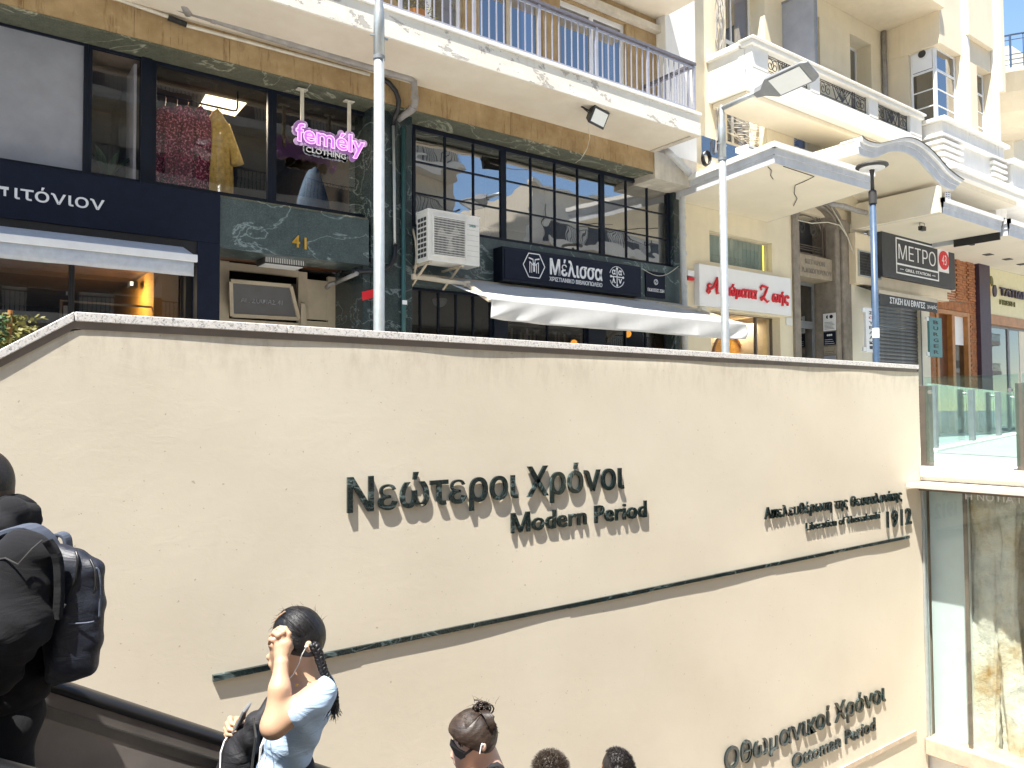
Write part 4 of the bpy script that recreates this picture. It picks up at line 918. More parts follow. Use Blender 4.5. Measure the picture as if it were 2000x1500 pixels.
g.bar((c.x, yf_-.003, c.z-.10), (c.x, yf_-.003, c.z+.05), .03, .006, (0, 1, 0)); part('hexagon_emblem', g, W_, sg)
c = P(1205, 541, yf_); g = G(); ring(g, c, .185, .008, yf_-.003, 30, .3, math.pi-.3); ring(g, c, .185, .012, yf_-.003, 9, math.pi+.4, 2*math.pi-.4)
g.bar((c.x, yf_-.003, c.z-.14), (c.x, yf_-.003, c.z+.14), .016, .006, (0, 1, 0)); g.bar((c.x-.14, yf_-.003, c.z), (c.x+.14, yf_-.003, c.z), .016, .006, (0, 1, 0))
for dx, dz in ((0, .15), (0, -.15), (.15, 0), (-.15, 0)): g.lathe([(.022, 0), (.022, .006)], (c.x+dx, yf_-.007, c.z+dz), 10, (0, 1, 0))
part('round_emblem', g, W_, sg)
for ch, dx, dz in (('α', -.12, .04), ('α', .035, .04), ('λ', -.12, -.11), ('ν', .035, -.11)): lettering(ch, c.x+dx, c.x+dx+.085, c.z+dz, .085, on_Y(yf_), W_, sg, .005, .02, True, 'letter', 0, 'α')
# small neighbour sign
s2 = thing('shop_sign', 'small black square sign reading ΕΚΔΟΣΕΙΣ ΖΩΗ right of the bookshop sign', 'sign', (X_(1280, 550, 10.17), 10.17, 1.9))
g = G(); x0, x1 = X_(1262, 550, 10.17), X_(1299, 555, 10.17); g.box(x0, x1, 10.17, 10.199, Z_(1280, 581, 10.17), Z_(1280, 531, 10.17)); part('plate', g, MAT['navy_panel'], s2)
text_px('ΕΚΔΟΣΕΙΣ ΖΩΗ', 1265, 1297, 562, 568, 10.168, W_, s2, .003, .02, False, 'lettering', 'Ε')
c = P(1281, 551, 10.168); g = G(); ring(g, c, .05, .01, 10.165, 20); part('round_emblem', g, W_, s2); lettering('Ζ', c.x-.022, c.x+.022, c.z-.03, .06, on_Y(10.167), W_, s2, .004, .02, True, 'letter', 0, 'Ζ')
g = G(); a, b = P(1255, 525, 10.15), P(1325, 520, 10.15); g.tube([a+(b-a)*f+Vector((0, 0, -.16*math.sin(math.pi*f))) for f in np.linspace(0, 1, 12)], .006, 6); tag(part('hanging_cable', g, MAT['white_conduit']), 'thin pale cable drooping over the small black square sign', 'cable')

# ------------------------------------------------------------------ air conditioner
ya = 9.62; p0, p1 = P(836, 405, ya), P(937, 522, ya); az0, az1 = Z_(838, 508, ya), Z_(836, 407, ya)
ac = thing('air_conditioner', 'white outdoor air conditioner unit on brackets left of the bookshop sign', 'air conditioner', ((p0.x+p1.x)/2, ya, az0))
g = G(); g.box(p0.x, p1.x, ya, ya+.33, az0, az1-.02); g.box(p0.x-.008, p1.x+.008, ya-.008, ya+.338, az1-.02, az1+.006); part('casing', g, MAT['ac_body'], ac, bevel=.008)
gx0, gx1 = p0.x+(p1.x-p0.x)*.10, p0.x+(p1.x-p0.x)*.70; gz0, gz1 = az0+.10, az1-.10
g = G(); g.box(gx0, gx1, ya-.004, ya-.001, gz0, gz1); part('dark_mesh', g, MAT['charcoal'], ac)
g = G(); b = .025; g.box(gx0-b, gx0, ya-.022, ya-.001, gz0-b, gz1+b); g.box(gx1, gx1+b, ya-.022, ya-.001, gz0-b, gz1+b); g.box(gx0, gx1, ya-.021, ya-.001, gz1, gz1+b); g.box(gx0, gx1, ya-.021, ya-.001, gz0-b, gz0); part('grille_frame', g, MAT['ac_body'], ac, bevel=.004)
for i in range(15):
    z = gz0+(gz1-gz0)*(i+.5)/15; g = G(); g.box(gx0, gx1, ya-.018, ya-.012, z-.004, z+.004); part('grille_bar', g, MAT['ac_body'], ac)
for i in range(24):
    x = gx0+(gx1-gx0)*(i+.5)/24; g = G(); g.box(x-.0018, x+.0018, ya-.012, ya-.009, gz0, gz1); part('grille_wire', g, MAT['ac_body'], ac)
c = Vector(((gx0+gx1)/2, ya-.0045, (gz0+gz1)/2)); g = G()
for i in range(3):
    a = i*2.09+.3; pts = [c+Vector((math.cos(a+j*.25)*r_, 0, math.sin(a+j*.25)*r_)) for j in range(4) for r_ in (.04, .2)]
    g.add(pts, [(0, 1, 3, 2), (2, 3, 5, 4), (4, 5, 7, 6)])
g.lathe([(.05, -.003), (.05, .001)], c, 16, (0, 1, 0)); part('fan', g, MAT['grey_pipe'], ac)
for i in range(8):
    z = az0+.06+(az1-az0-.14)*i/8
    for j in range(3):
        y = ya+.05+.085*j; g = G(); g.box(p0.x-.003, p0.x-.001, y, y+.07, z, z+.05); part('side_vent', g, MAT['charcoal'], ac)
for i in range(7):
    z = gz0+(gz1-gz0)*(i+.5)/7; g = G(); g.box(gx1+b+.02, p1.x-.02, ya-.003, ya-.001, z, z+.003); part('panel_line', g, MAT['grey_pipe'], ac)
text_px('DAIKIN', 917, 929, 438, 443, ya-.001, MAT['teal_sign'], ac, .002, .02, False, 'brand_lettering', 'D')
for px in (842, 905):
    x = X_(px, 510, ya); g = G(); g.bar((x, ya+.02, az0-.02), (x, 10.2, az0-.02), .04, .03); g.bar((x, ya+.12, az0-.03), (x, 10.19, az0-.3), .03, .02); part('bracket', g, MAT['beige_frame'], ac)
g = G(); q = [P(806, 448, 10.1), P(812, 470, 10.0), P(814, 500, 10.0), P(812, 522, 10.0), P(808, 540, 10.1)]; g.tube(q, .018, 8); part('hose', g, MAT['beige_frame'], ac)

# ------------------------------------------------------------------ bookshop awning
aw = thing('shop_awning', 'extended white canvas awning with sagging valance below the bookshop sign', 'awning', (9, 9.4, 1.6))
yo = 8.70; xl, xr = X_(957, 585, yo), X_(1457, 640, yo); zw = Z_(1000, 556, 10.18); zo = Z_(1200, 606, yo)
g = G(); nu, nv_ = 60, 14; vs = []
def canvas(u, v):
    x = xl+(xr-xl)*u; y = 10.16+(yo-10.16)*v; sag = .035*math.sin(math.pi*v)+.012*math.sin(u*11)*math.sin(math.pi*v)*1.2+.006*math.sin(u*31+v*3)*v
    return (x, y, zw+(zo-zw)*v-sag)
for i in range(nu+1):
    for j in range(nv_+1): vs.append(canvas(i/nu, j/nv_))
g.add(vs, [(i*(nv_+1)+j, (i+1)*(nv_+1)+j, (i+1)*(nv_+1)+j+1, i*(nv_+1)+j+1) for i in range(nu) for j in range(nv_)])
o = part('canvas', g, MAT['awning_cloth'], aw, smooth=True); sm = o.modifiers.new('thick', 'SOLIDIFY'); sm.thickness = .005
g = G(); nu, nv_ = 150, 10; vs = []
for i in range(nu+1):
    u = i/nu; x = xl+(xr-xl)*u; drop = .285+.03*math.sin(math.pi*u)+.01*math.sin(u*9)
    for j in range(nv_+1):
        v = j/nv_; pin = math.exp(-((u-.0)/.16)**2)+math.exp(-((u-1.0)/.08)**2)
        yy = yo-.012-.012*math.sin(math.pi*v*.6)*(.4+.6*math.sin(u*3.1))+.02*v+.035*pin*math.sin(v*5+u*52)*v+.012*math.sin(u*26+v*4)*v+.02*math.exp(-((u-.43)/.012)**2)*v-.02*math.exp(-((u-.76)/.012)**2)*v
        vs.append((x+.03*pin*math.sin(v*4), yy, zo-drop*v))
g.add(vs, [(i*(nv_+1)+j, (i+1)*(nv_+1)+j, (i+1)*(nv_+1)+j+1, i*(nv_+1)+j+1) for i in range(nu) for j in range(nv_)])
o = part('valance', g, MAT['awning_cloth'], aw, smooth=True); sm = o.modifiers.new('thick', 'SOLIDIFY'); sm.thickness = .004
g = G(); g.box(xl-.02, xr+.01, yo-.008, yo+.03, zo-.03, zo+.008); part('front_bar', g, MAT['white_metal'], aw, bevel=.005)
g = G(); g.tube([(X_(815, 543, 10.12), 10.12, zw-.05), (xr-.1, 10.12, zw-.05)], .045, 12); part('roller', g, MAT['beige_frame'], aw, smooth=True)
for xx in (X_(845, 548, 10.1), xr-.5):
    a = Vector((xx-.35, 10.05, zw-.08)); b = Vector((xx+.25, 9.55, zw-.2)); c = Vector((xl+.02 if xx < 9 else xr-.06, yo+.02, zo-.03))
    g = G(); g.bar(a, b, .07, .055); g.bar(b, c, .06, .05); g.lathe([(.055, -.04), (.055, .04)], b, 12); g.lathe([(.05, -.04), (.05, .04)], a, 12); part('folding_arm', g, MAT['beige_frame'], aw)
# bookshop ground floor front
YQ = 10.45; zg1 = Z_(1000, 575, 10.2)-.003
gw = frame_row([(xp1+.01, X_(962, 640, YQ), None), (X_(989, 640, YQ), X_(1146, 650, YQ), None), (X_(1180, 660, YQ), X_(1302, 670, YQ), None)], zg1, GZ, YQ, tname='ground_window', pane='glass_ground', fw=.04, frame_m='navy_metal')
for w_, (a, b), k in zip(gw, ((xp1+.05, X_(962, 640, YQ)-.04), (X_(989, 640, YQ)+.04, X_(1146, 650, YQ)-.04), (X_(1180, 660, YQ)+.04, X_(1302, 670, YQ)-.04)), (4, 1, 2)): muntins(w_, a, b, k, 2, GZ+.04, zg1-.04, YQ+.005)
for a, b in ((X_(962, 640, YQ)+.002, X_(989, 640, YQ)-.002), (X_(1146, 650, YQ)+.002, X_(1180, 660, YQ)-.002), (X_(1302, 670, YQ)+.002, X_(1320, 670, YQ))):
    g = G(); g.box(a, b, YQ-.05, YQ+.1, GZ, zg1); part('door_post', g, MAT['navy_metal'], bA)
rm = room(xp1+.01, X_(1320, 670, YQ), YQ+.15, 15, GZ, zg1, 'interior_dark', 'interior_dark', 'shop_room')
xx = X_(1070, 640, 12.5)
t = thing('bookcase', 'dark bookcase with upright books seen through the bookshop door', 'bookcase', (xx, 12.8, GZ)); g = G()
for i in range(6): g.box(xx-1.2, xx+1.6, 12.8, 13.1, GZ+.5*i, GZ+.5*i+.03)
g.box(xx-1.25, xx-1.2, 12.8, 13.1, GZ, GZ+2.6); g.box(xx+1.6, xx+1.65, 12.8, 13.1, GZ, GZ+2.6); part('shelves', g, MAT['wood_soffit'], t)
for i in range(3, 5):
    x = xx-1.15
    while x < xx+1.5:
        h = random.uniform(.25, .4); w0 = random.uniform(.03, .07); g = G(); g.box(x, x+w0-.004, 12.82, 13.0, GZ+.5*i+.031, GZ+.5*i+.03+h); part('book', g, MAT[random.choice(['sign_white', 'interior_beige', 'blind_green', 'denim', 'frost_panel'])], t); x += w0
# white downpipe at the right end
yq = 10.05; g = G(); g.tube([P(1303, 296, 9.5), P(1312, 303, 9.55), P(1345, 338, 9.75), P(1352, 348, 9.8), P(1354, 362, 9.85), P(1346, 372, 9.95), P(1335, 382, yq), P(1332, 395, yq), P(1334, 500, yq), P(1337, 600, yq), (X_(1337, 600, yq), yq, GZ)], .062, 16)
t = thing('downpipe', 'pale grey downpipe with bends between bookshop and cream building', 'pipe', (X_(1335, 500, yq), yq, GZ)); part('pipe_run', g, MAT['pale_pipe'], t, smooth=True)
for (px, py, Y, n_) in ((1322, 314, 9.62, None), (1340, 333, 9.73, None), (1333, 425, yq, 1), (1334, 460, yq, 1), (1335, 495, yq, 1), (1336, 560, yq, 1)):
    c = P(px, py, Y); dd = Vector((0, 0, 1)) if n_ else (P(1345, 338, 9.75)-P(1312, 303, 9.55)).normalized(); g = G(); g.tube([c-dd*.03, c+dd*.03], .070, 16); part('joint', g, MAT['pale_pipe'], t)
# ------------------------------------------------------------------ cream building with the perfume shop, portal, grill shop
YC = 10.3; YCU = 10.15
bC = thing('cream_building', 'cream art deco building with white balcony, curved canopies and corner bay tower', 'building', (16, YC, GZ))
xc0 = xpier+.004; xt = 19.7                      # tower side plane
za = 4.15
def wall_with_holes(x0, x1, z0, z1, holes, y, d, m, nm, parent=bC):
    """wall slab cut round rectangular openings (x0,x1,z0,z1), holes sorted left to right and not overlapping in x"""
    g = G(); x = x0
    for a, b, c, e_ in holes:
        if a > x: g.box(x, a, y, y+d, z0, z1)
        if c > z0: g.box(a, b, y, y+d, z0, c)
        if e_ < z1: g.box(a, b, y, y+d, e_, z1)
        x = b
    if x < x1: g.box(x, x1, y, y+d, z0, z1)
    return part(nm, g, m, parent)
# ground floor wall of the perfume shop
xs0, xs1 = X_(1337, 600, YC), X_(1548, 600, YC)
hu = (X_(1386, 490, YC), X_(1508, 500, YC)); hz = (Z_(1386, 511, YC), Z_(1386, 450, YC)); hd = (X_(1388, 650, YC), X_(1524, 650, YC)); dz = Z_(1388, 605, YC)
g = G(); g.box(xs0, hd[0], YC, YC+.35, GZ, hz[0]); g.box(hd[1], xs1, YC, YC+.35, GZ, hz[0]); g.box(hd[0], hd[1], YC, YC+.35, dz, hz[0]); g.box(xs0, hu[0], YC, YC+.35, hz[0], hz[1]); g.box(hu[1], xs1, YC, YC+.35, hz[0], hz[1]); g.box(xs0, xs1, YC, YC+.35, hz[1], za+1.2)
part('shop_wall', g, MAT['cream_wall'], bC)
fw_ = frame_row([(hu[0], hu[1], None)], hz[1], hz[0], YC+.12, tname='shop_window', pane='glass_case', fw=.03, frame_m='beige_frame', parent=bC)
g = G(); n_ = 14
for i in range(n_):
    a = hu[0]+(hu[1]-.12-hu[0])*i/n_; g.box(a+.006, a+(hu[1]-.12-hu[0])/n_-.004, YC+.165, YC+.175, hz[0], hz[1])
o = part('vertical_blind', g, MAT['blind_green'], bC, kind='stuff')
g = G(); g.box(hu[1]-.11, hu[1]-.075, YC+.16, YC+.19, hz[0]+.03, hz[1]-.03); g.box(X_(1502, 650, YC+.4), X_(1502, 650, YC+.4)+.035, YC+.38, YC+.41, GZ, dz-.1)
for (a, b, c, e_) in ((hu[1]-.11, hu[1]-.075, hz[0]+.03, hz[1]-.03),):
    g = G(); g.box(a, b, YC+.16, YC+.19, c, e_); part('led_strip', g, MAT['led_yellow'], bC)
g = G(); x = X_(1502, 650, YC+.4); g.box(x, x+.035, YC+.38, YC+.41, GZ, dz-.1); part('led_strip', g, MAT['led_yellow'], bC)
fd = frame_row([(hd[0], X_(1478, 660, YC+.2), None), (X_(1478, 660, YC+.2), hd[1]-.002, None)], dz, GZ, YC+.2, tname='shop_door', pane='glass_case', fw=.02, frame_m='brown_frame', parent=bC)
room(hd[0], hd[1]+.3, YC+.36, 14, GZ, dz+.1, 'interior_cream', 'interior_cream', 'shop_room', 'interior_beige')
# arch mirror inside
c = P(1425, 712, 11.6); t = thing('arched_niche', 'arched brown display frame with golden boxes inside the perfume shop', 'display', (c.x, 11.6, GZ))
g = G(); R2 = .55; cx_, cz_ = X_(1422, 690, 11.6), Z_(1422, 698, 11.6); outer = [(cx_+R2*math.cos(a), cz_+R2*math.sin(a)) for a in np.linspace(0, math.pi, 17)]
pts = [(cx_+R2, 11.6, GZ)]+[(x, 11.6, z) for x, z in outer]+[(cx_-R2, 11.6, GZ)]; g.tube(pts, .035, 8); part('arch_frame', g, MAT['varnished_wood'], t)
g = G(); g.prism([(cx_+R2, 11.63, GZ)]+[(x, 11.63, z) for x, z in outer]+[(cx_-R2, 11.63, GZ)], (0, .02, 0)); part('back_panel', g, MAT['interior_yellow'], t)
for i in range(8):
    g = G(); a = cx_-R2+.1+.125*i; g.box(a, a+.11, 11.52, 11.6, cz_-.35, cz_-.05); part('box', g, MAT['gold'], t)
lamp_light('shop_fill_light', (X_(1450, 650, 11.8), 11.8, dz-.02), 70, (1, .88, .68), 1.2)  # fill light added to brighten the perfume shop interior; no ceiling lamp here
# perfume sign
yss = 10.16; s0, s1 = X_(1366, 550, yss), X_(1545, 570, yss); q0, q1 = Z_(1400, 600, yss), Z_(1400, 520, yss)
sg = thing('shop_sign', 'white lit sign box with red script reading Αρώματα Ζωής', 'sign', (s0, yss, q0))
g = G(); g.box(s0, s1, yss, YC-.002, q0, q1); part('box', g, MAT['sign_white'], sg, bevel=.01)
def script(s, x0, x1, zb, h, y, m, par, d, bold, shear):
    V, Fc = glyphs(s, .5, bold); a, b = V[:, 0].min(), V[:, 0].max(); sx = (x1-x0)/(b-a); sz = h/glyphs('Α', 0, bold)[0][:, 1].max(); g = G()
    g.add([(x0+(v[0]-a)*sx+shear*v[1]*sz, y-(v[2]+.5)*d, zb+v[1]*sz) for v in V], Fc); return part('lettering', g, m, par)
zb1 = Z_(1380, 571, yss)
script('ρώματα', X_(1410, 570, yss), X_(1476, 580, yss), zb1, .235, yss-.003, MAT['red_paint'], sg, .03, .035, .18)
script('ωής', X_(1506, 580, yss), X_(1539, 590, yss), zb1-.01, .235, yss-.003, MAT['red_paint'], sg, .03, .035, .18)
g = G(); ax = X_(1382, 560, yss)
def stroke(pts, r=.024): g.tube([(ax+u, yss-.025, zb1+v) for u, v in pts], [r*.6]+[r]*(len(pts)-2)+[r*.6], 8)
stroke([(.10, .17), (.03, .18), (-.02, .14), (.0, .09), (.07, .10)]); stroke([(.06, .03), (.0, -.01), (-.05, .02), (-.03, .06), (.06, .07), (.14, .11), (.22, .22), (.28, .33)], .028); stroke([(.28, .33), (.27, .2), (.26, .08), (.27, .0), (.32, .01)], .03); stroke([(.10, .12), (.28, .13)], .02)
ax = X_(1484, 565, yss)
stroke([(.02, .20), (.0, .25), (.05, .30), (.14, .29), (.25, .28), (.20, .2), (.10, .06), (.02, -.03)], .026); stroke([(.02, -.03), (.0, .03), (.05, .06), (.13, .02), (.22, -.04), (.29, -.01)], .026)
part('script_capitals', g, MAT['red_paint'], sg, smooth=True)
t = thing('alarm_box', 'small white and dark red alarm siren left of the white sign', 'alarm', (X_(1350, 540, YC), YC, 2)); g = G(); g.pbox((1343, 527), (1357, 540), YC-.08, .078); part('upper_cover', g, MAT['sign_white'], t, bevel=.01); g = G(); g.pbox((1344, 540), (1357, 548), YC-.078, .076); part('lens', g, MAT['red_paint'], t, bevel=.01)
g = G(); g.pbox((1536, 620), (1548, 636), YC-.03, .029); tag(part('wall_box', g, MAT['white_plastic'], bevel=.005), 'small white electric box on the cream wall beside the portal', 'box')
g = G(); g.pbox((1367, 599), (1380, 612), YC-.06, .058); tag(part('wall_box', g, MAT['white_plastic'], bevel=.005), 'small white box under the left corner of the red script sign', 'box')
# red window lettering tops on the shop glass
t = thing('window_lettering', 'red and white letter tops on the perfume shop glass', 'lettering', (X_(1490, 705, YC+.19), YC+.19, .5))
for s, a, b in (('l', 1408, 1411), ('l', 1488, 1491), ('l', 1504, 1507)): text_px(s, a, b, 697, 740, YC+.185, MAT['red_paint'], t, .003, .02, False, 'lettering', 'l')

# canopies: C1 slab, C2 wave, C3 slab, C4 slab
def canopy(label, quad, z, h, side=True, m='white_stucco', lip=.05):
    t = thing('canopy', label, 'canopy', (quad[0][0], quad[0][1], z)); pts = [Vector((p[0], p[1], z)) for p in quad]
    g = G(); g.prism([p for p in pts], (0, 0, h*.62)); part('canopy_slab', g, MAT['soffit_clean'], t)
    cen = sum(pts, Vector())/len(pts)
    for i, (a, b) in enumerate(zip(pts, pts[1:]+pts[:1])):
        if i == 3: continue
        d = (b-a).normalized(); nn = Vector((d.y, -d.x, 0)); 
        if nn.dot(a-cen) < 0: nn = -nn
        for k, (o, z0, z1) in enumerate(((.012, -.004, h*.40), (.035, h*.40, h*.72), (.075, h*.72, h))):
            g = G(); g.prism([a-d*(o if i else 0)+Vector((0, 0, z0)), b+d*o+Vector((0, 0, z0)), b+d*o+Vector((0, 0, z1)), a-d*(o if i else 0)+Vector((0, 0, z1))], nn*o); part('moulding', g, MAT['grey_moulding' if k < 2 else 'white_render'], t)
    g = G(); g.prism([p+Vector((0, 0, h*.62+.002)) for p in pts], (0, 0, h*.34)); part('canopy_top', g, MAT['white_render'], t)
    return t
simple('soffit_clean', (.76, .69, .55), .9, var=.06, vs=1.2, bump=.1, bs=40, bd=.003)
A1, B1, C1_, D1 = PZ(1343, 383, za), PZ(1512, 318, za), PZ(1698, 371, za), PZ(1550, 422, za)
canopy('angular white canopy with chipped edge over the perfume shop', [(A1.x, YC-.01), (B1.x, B1.y), (C1_.x, C1_.y), (D1.x, YC-.01)], za, .34)
# wave canopy
yv = 8.2; top = [(1677, 268), (1684, 275), (1697, 280), (1712, 282), (1735, 277), (1755, 272), (1770, 271), (1785, 275), (1800, 284), (1812, 294), (1825, 307), (1845, 330), (1862, 344), (1876, 353)]
bot = [(1677, 299), (1684, 302), (1698, 306), (1712, 307), (1732, 298), (1750, 294), (1768, 296), (1784, 303), (1797, 313), (1808, 325), (1820, 338), (1836, 356), (1850, 366), (1866, 371)]
wv = thing('canopy', 'wave shaped white canopy with moulded edge over the portal', 'canopy', tuple(P(1760, 290, yv)))
tp = [P(a, b, yv) for a, b in top]; bt = [P(a, b, yv) for a, b in bot]
def resample(pts, n):
    ds = [0]
    for a, b in zip(pts[:-1], pts[1:]): ds.append(ds[-1]+(b-a).length)
    out = []
    for i in range(n):
        s = ds[-1]*i/(n-1); k = max(j for j in range(len(ds)-1) if ds[j] <= s+1e-9)
        f = (s-ds[k])/(ds[k+1]-ds[k]); p0_, p1_, p2_, p3_ = pts[max(k-1, 0)], pts[k], pts[k+1], pts[min(k+2, len(pts)-1)]
        out.append(.5*((2*p1_)+(p2_-p0_)*f+(2*p0_-5*p1_+4*p2_-p3_)*f*f+(3*p1_-p0_-3*p2_+p3_)*f**3))
    return out
tp = resample(tp, 40); bt = resample(bt, 40)
def lerp(f): return [a+(b-a)*f for a, b in zip(bt, tp)]
def band(f0, f1, y0, y1, m, nm):
    lo, hi = lerp(f0), lerp(f1); g = G(); vs = []; n = len(lo)
    for a, b in zip(lo, hi): vs += [(a.x, y0, a.z), (b.x, y0, b.z), (b.x, y1, b.z), (a.x, y1, a.z)]
    fs = [(i*4+k, (i+1)*4+k, (i+1)*4+(k+1) % 4, i*4+(k+1) % 4) for i in range(n-1) for k in range(4)]+[(0, 1, 2, 3), ((n-1)*4+3, (n-1)*4+2, (n-1)*4+1, (n-1)*4)]
    g.add(vs, fs); o = part(nm, g, MAT[m], wv); return o
band(.0, .9, yv+.06, YC-.02, 'soffit_clean', 'canopy_slab'); band(-.01, .42, yv+.01, yv+.058, 'grey_moulding', 'moulding'); band(.425, .75, yv-.02, yv+.057, 'grey_moulding', 'moulding'); band(.755, 1.0, yv-.07, yv+.4, 'white_render', 'moulding'); band(1.005, 1.04, yv-.09, yv+.4, 'iron', 'top_flashing')
# support wall between wave canopy and lower slab, slab over the grill shop
zc3 = 4.45; O3, R3 = PZ(1840, 416, zc3), PZ(1949, 453, zc3); I3 = Vector((O3.x-.0, YC-.01, zc3))
g = G(); g.box(O3.x-.16, O3.x, O3.y+.0, YC-.02, zc3+.0, Z_(1838, 364, O3.y)); part('side_panel', g, MAT['soffit_clean'], wv)
c3 = canopy('lower white canopy over the grill shop ending at a broken dark joint', [(O3.x+.004, YC-.01), (O3.x+.004, O3.y), (R3.x, O3.y), (R3.x, YC-.01)], zc3-.002, .34)
g = G(); g.box(xs1-.5, O3.x-.17, yv+1.0, YC-.03, zc3+.0, zc3+.12)
O4 = R3.x+.12
canopy('plain white canopy over the bakery at the right edge', [(O4, YC-.01), (O4, O3.y-.12), (O4+8, O3.y-.12), (O4+8, YC-.01)], zc3-.10, .40, m='white_render')
g = G(); g.box(R3.x+.04, O4-.03, O3.y+.05, 9.35, zc3-.19, zc3+.2); part('joint_gap', g, MAT['black_metal'], c3)
for i, (px, py) in enumerate(((1930, 497), (1968, 506), (1996, 516))):
    c = PZ(px, py, zc3-.105); g = G(); g.prism([c+Vector((-.14, -.10, -.012)), c+Vector((.14, -.10, -.012)), c+Vector((.14, .10, -.012)), c+Vector((-.14, .10, -.012))], (0, 0, .010)); tag(part('recessed_light', g, MAT['iron']), ['first recessed square light under the bakery canopy from the left', 'middle recessed square light under the bakery canopy', 'recessed square light under the bakery canopy nearest the picture edge'][i], 'lamp', 'recessed canopy lights')
for px, py, lb in ((1801, 443, 'small black floodlight under the canopy above the grill sign'), (1897, 472, 'small black floodlight beside the dark joint right of the grill sign')):
    c = PZ(px, py, zc3-.10); t = thing('small_floodlight', lb, 'floodlight', tuple(c)); g = G(); g.box(c.x-.10, c.x+.10, c.y-.05, c.y+.05, c.z-.09, c.z+.01); part('housing', g, MAT['black_metal'], t, bevel=.008)
    g = G(); g.tube([(c.x-.11, c.y, c.z-.04), (c.x-.11, c.y, c.z+.10), (c.x+.11, c.y, c.z+.10), (c.x+.11, c.y, c.z-.04)], .007, 6); part('bracket', g, MAT['iron'], t)

for lb, q in (('thin dark cable dangling from the front corner of the angular canopy', [(1500, 326), (1507, 333), (1505, 343), (1510, 350)]), ('thin cable wandering across the underside of the angular canopy', [(1530, 325), (1590, 345), (1570, 355), (1553, 362), (1551, 378), (1557, 388), (1550, 402)])):
    g = G(); g.tube([PZ(a, b, za-.012) for a, b in q], .007, 5); tag(part('wall_cable', g, MAT['iron'], smooth=True), lb, 'cable')
# portal number 43
po = thing('stone_portal', 'weathered brown stone entrance portal with arched iron fanlight and engraved lintel', 'portal', (X_(1600, 650, YC), YC, GZ))
xa, xj, xo = X_(1560, 600, YC), X_(1634, 640, YC), X_(1664, 640, YC); YDp = 10.78; YFL = 10.53; YLT = 10.38
zl0, zl1 = Z_(1590, 543, YLT), Z_(1590, 500, YLT); zar = Z_(1590, 428, YFL)
g = G(); g.box(xs1+.003, xa, YC-.06, YDp+.3, GZ, zar+.42); part('pilaster', g, MAT['stone_portal'], po, bevel=.012)
for k, (a, b, dy_) in enumerate(((0, .30, .0), (.31, .62, -.05), (.63, 1.0, -.0))):
    g = G(); w_ = xo-xj; g.box(xj+w_*a, xj+w_*b-.004, YC+dy_-.02, YDp+.3, GZ, zar+.05); part('pilaster_rib', g, MAT['stone_portal'], po, bevel=.03)
xm_, rx = (xa+xj)/2, (xj-xa)/2; zsp = zar-.25
g = G(); arc = [(xm_+rx*math.cos(a), zsp+.50*math.sin(a)) for a in np.linspace(math.pi, 0, 21)]
for (a, b), (c, d) in zip(arc[:-1], arc[1:]):
    g.add([(a, YC-.02, b), (c, YC-.02, d), (c, YC-.02, zar+.9), (a, YC-.02, zar+.9), (a, YDp+.3, b), (c, YDp+.3, d), (c, YDp+.3, zar+.9), (a, YDp+.3, zar+.9)], [(0,1,2,3),(7,6,5,4),(0,4,5,1),(2,6,7,3)])
part('arch_vault', g, MAT['stone_portal'], po)
for k in range(3):
    g = G(); r1 = rx+.05+.10*k; g.tube([(xm_+r1*math.cos(a), YC-.03-.015*k, zsp+(.50+.08*k)*math.sin(a)) for a in np.linspace(math.pi*.98, math.pi*.02, 22)], .035, 8); part('arch_moulding', g, MAT['stone_portal'], po, smooth=True)
g = G(); g.box(xa, xj, YLT, YDp+.3, zl0, zl1); part('lintel', g, MAT['stone_lintel'], po, bevel=.01)
for s, a, b, cy, by in (('ΜΕΓΑΡΟΝ', 1573, 1611, 505, 514), ('Α.ΔΙΚΟΠΟΥΛΟΥ', 1566, 1624, 521, 530)): text_px(s, a, b, cy, by, YLT-.003, MAT['stone_portal'], po, .008, .02, False, 'engraved_lettering', 'Ε')
# fanlight: frame, arcs, scrolls
yfz = YFL; zf0, zf1 = zl1+.02, zsp+.46; g = G()
for x0, x1, z0, z1 in ((xa+.02, xj-.02, zf0, zf0+.07), (xj-.16, xj-.11, zf0+.07, zsp+.2), (xj-.05, xj-.0, zf0+.07, zsp+.2)): g.box(x0, x1, yfz, yfz+.05, z0, z1)
for k in (0, .07, .16): g.tube([(xm_+(rx-.02-k)*math.cos(a), yfz+.02, zsp+(.46-k)*math.sin(a)) for a in np.linspace(math.pi, 0, 20)], .016 if k != .07 else .011, 6)
for k in range(3): g.box(xa+.03, xj-.17, yfz, yfz+.03, zf0+.14+.055*k, zf0+.152+.055*k)
part('fanlight_frame', g, MAT['brown_frame'], po)
for sgn, cxs in ((1, xm_-.22), (-1, xm_+.28)):
    g = G(); pts = []
    for i in range(26): a = i*.42; r = .02+.0075*i; pts.append((cxs+sgn*r*math.cos(a), yfz+.02, zsp-.02+r*math.sin(a)))
    g.tube(pts, .011, 6); part('iron_scroll', g, MAT['iron'], po)
g = G(); g.box(xa, xj, YDp+.12, YDp+.14, zl1, zar+.3); part('dark_glass', g, MAT['opposite_dark'], po)
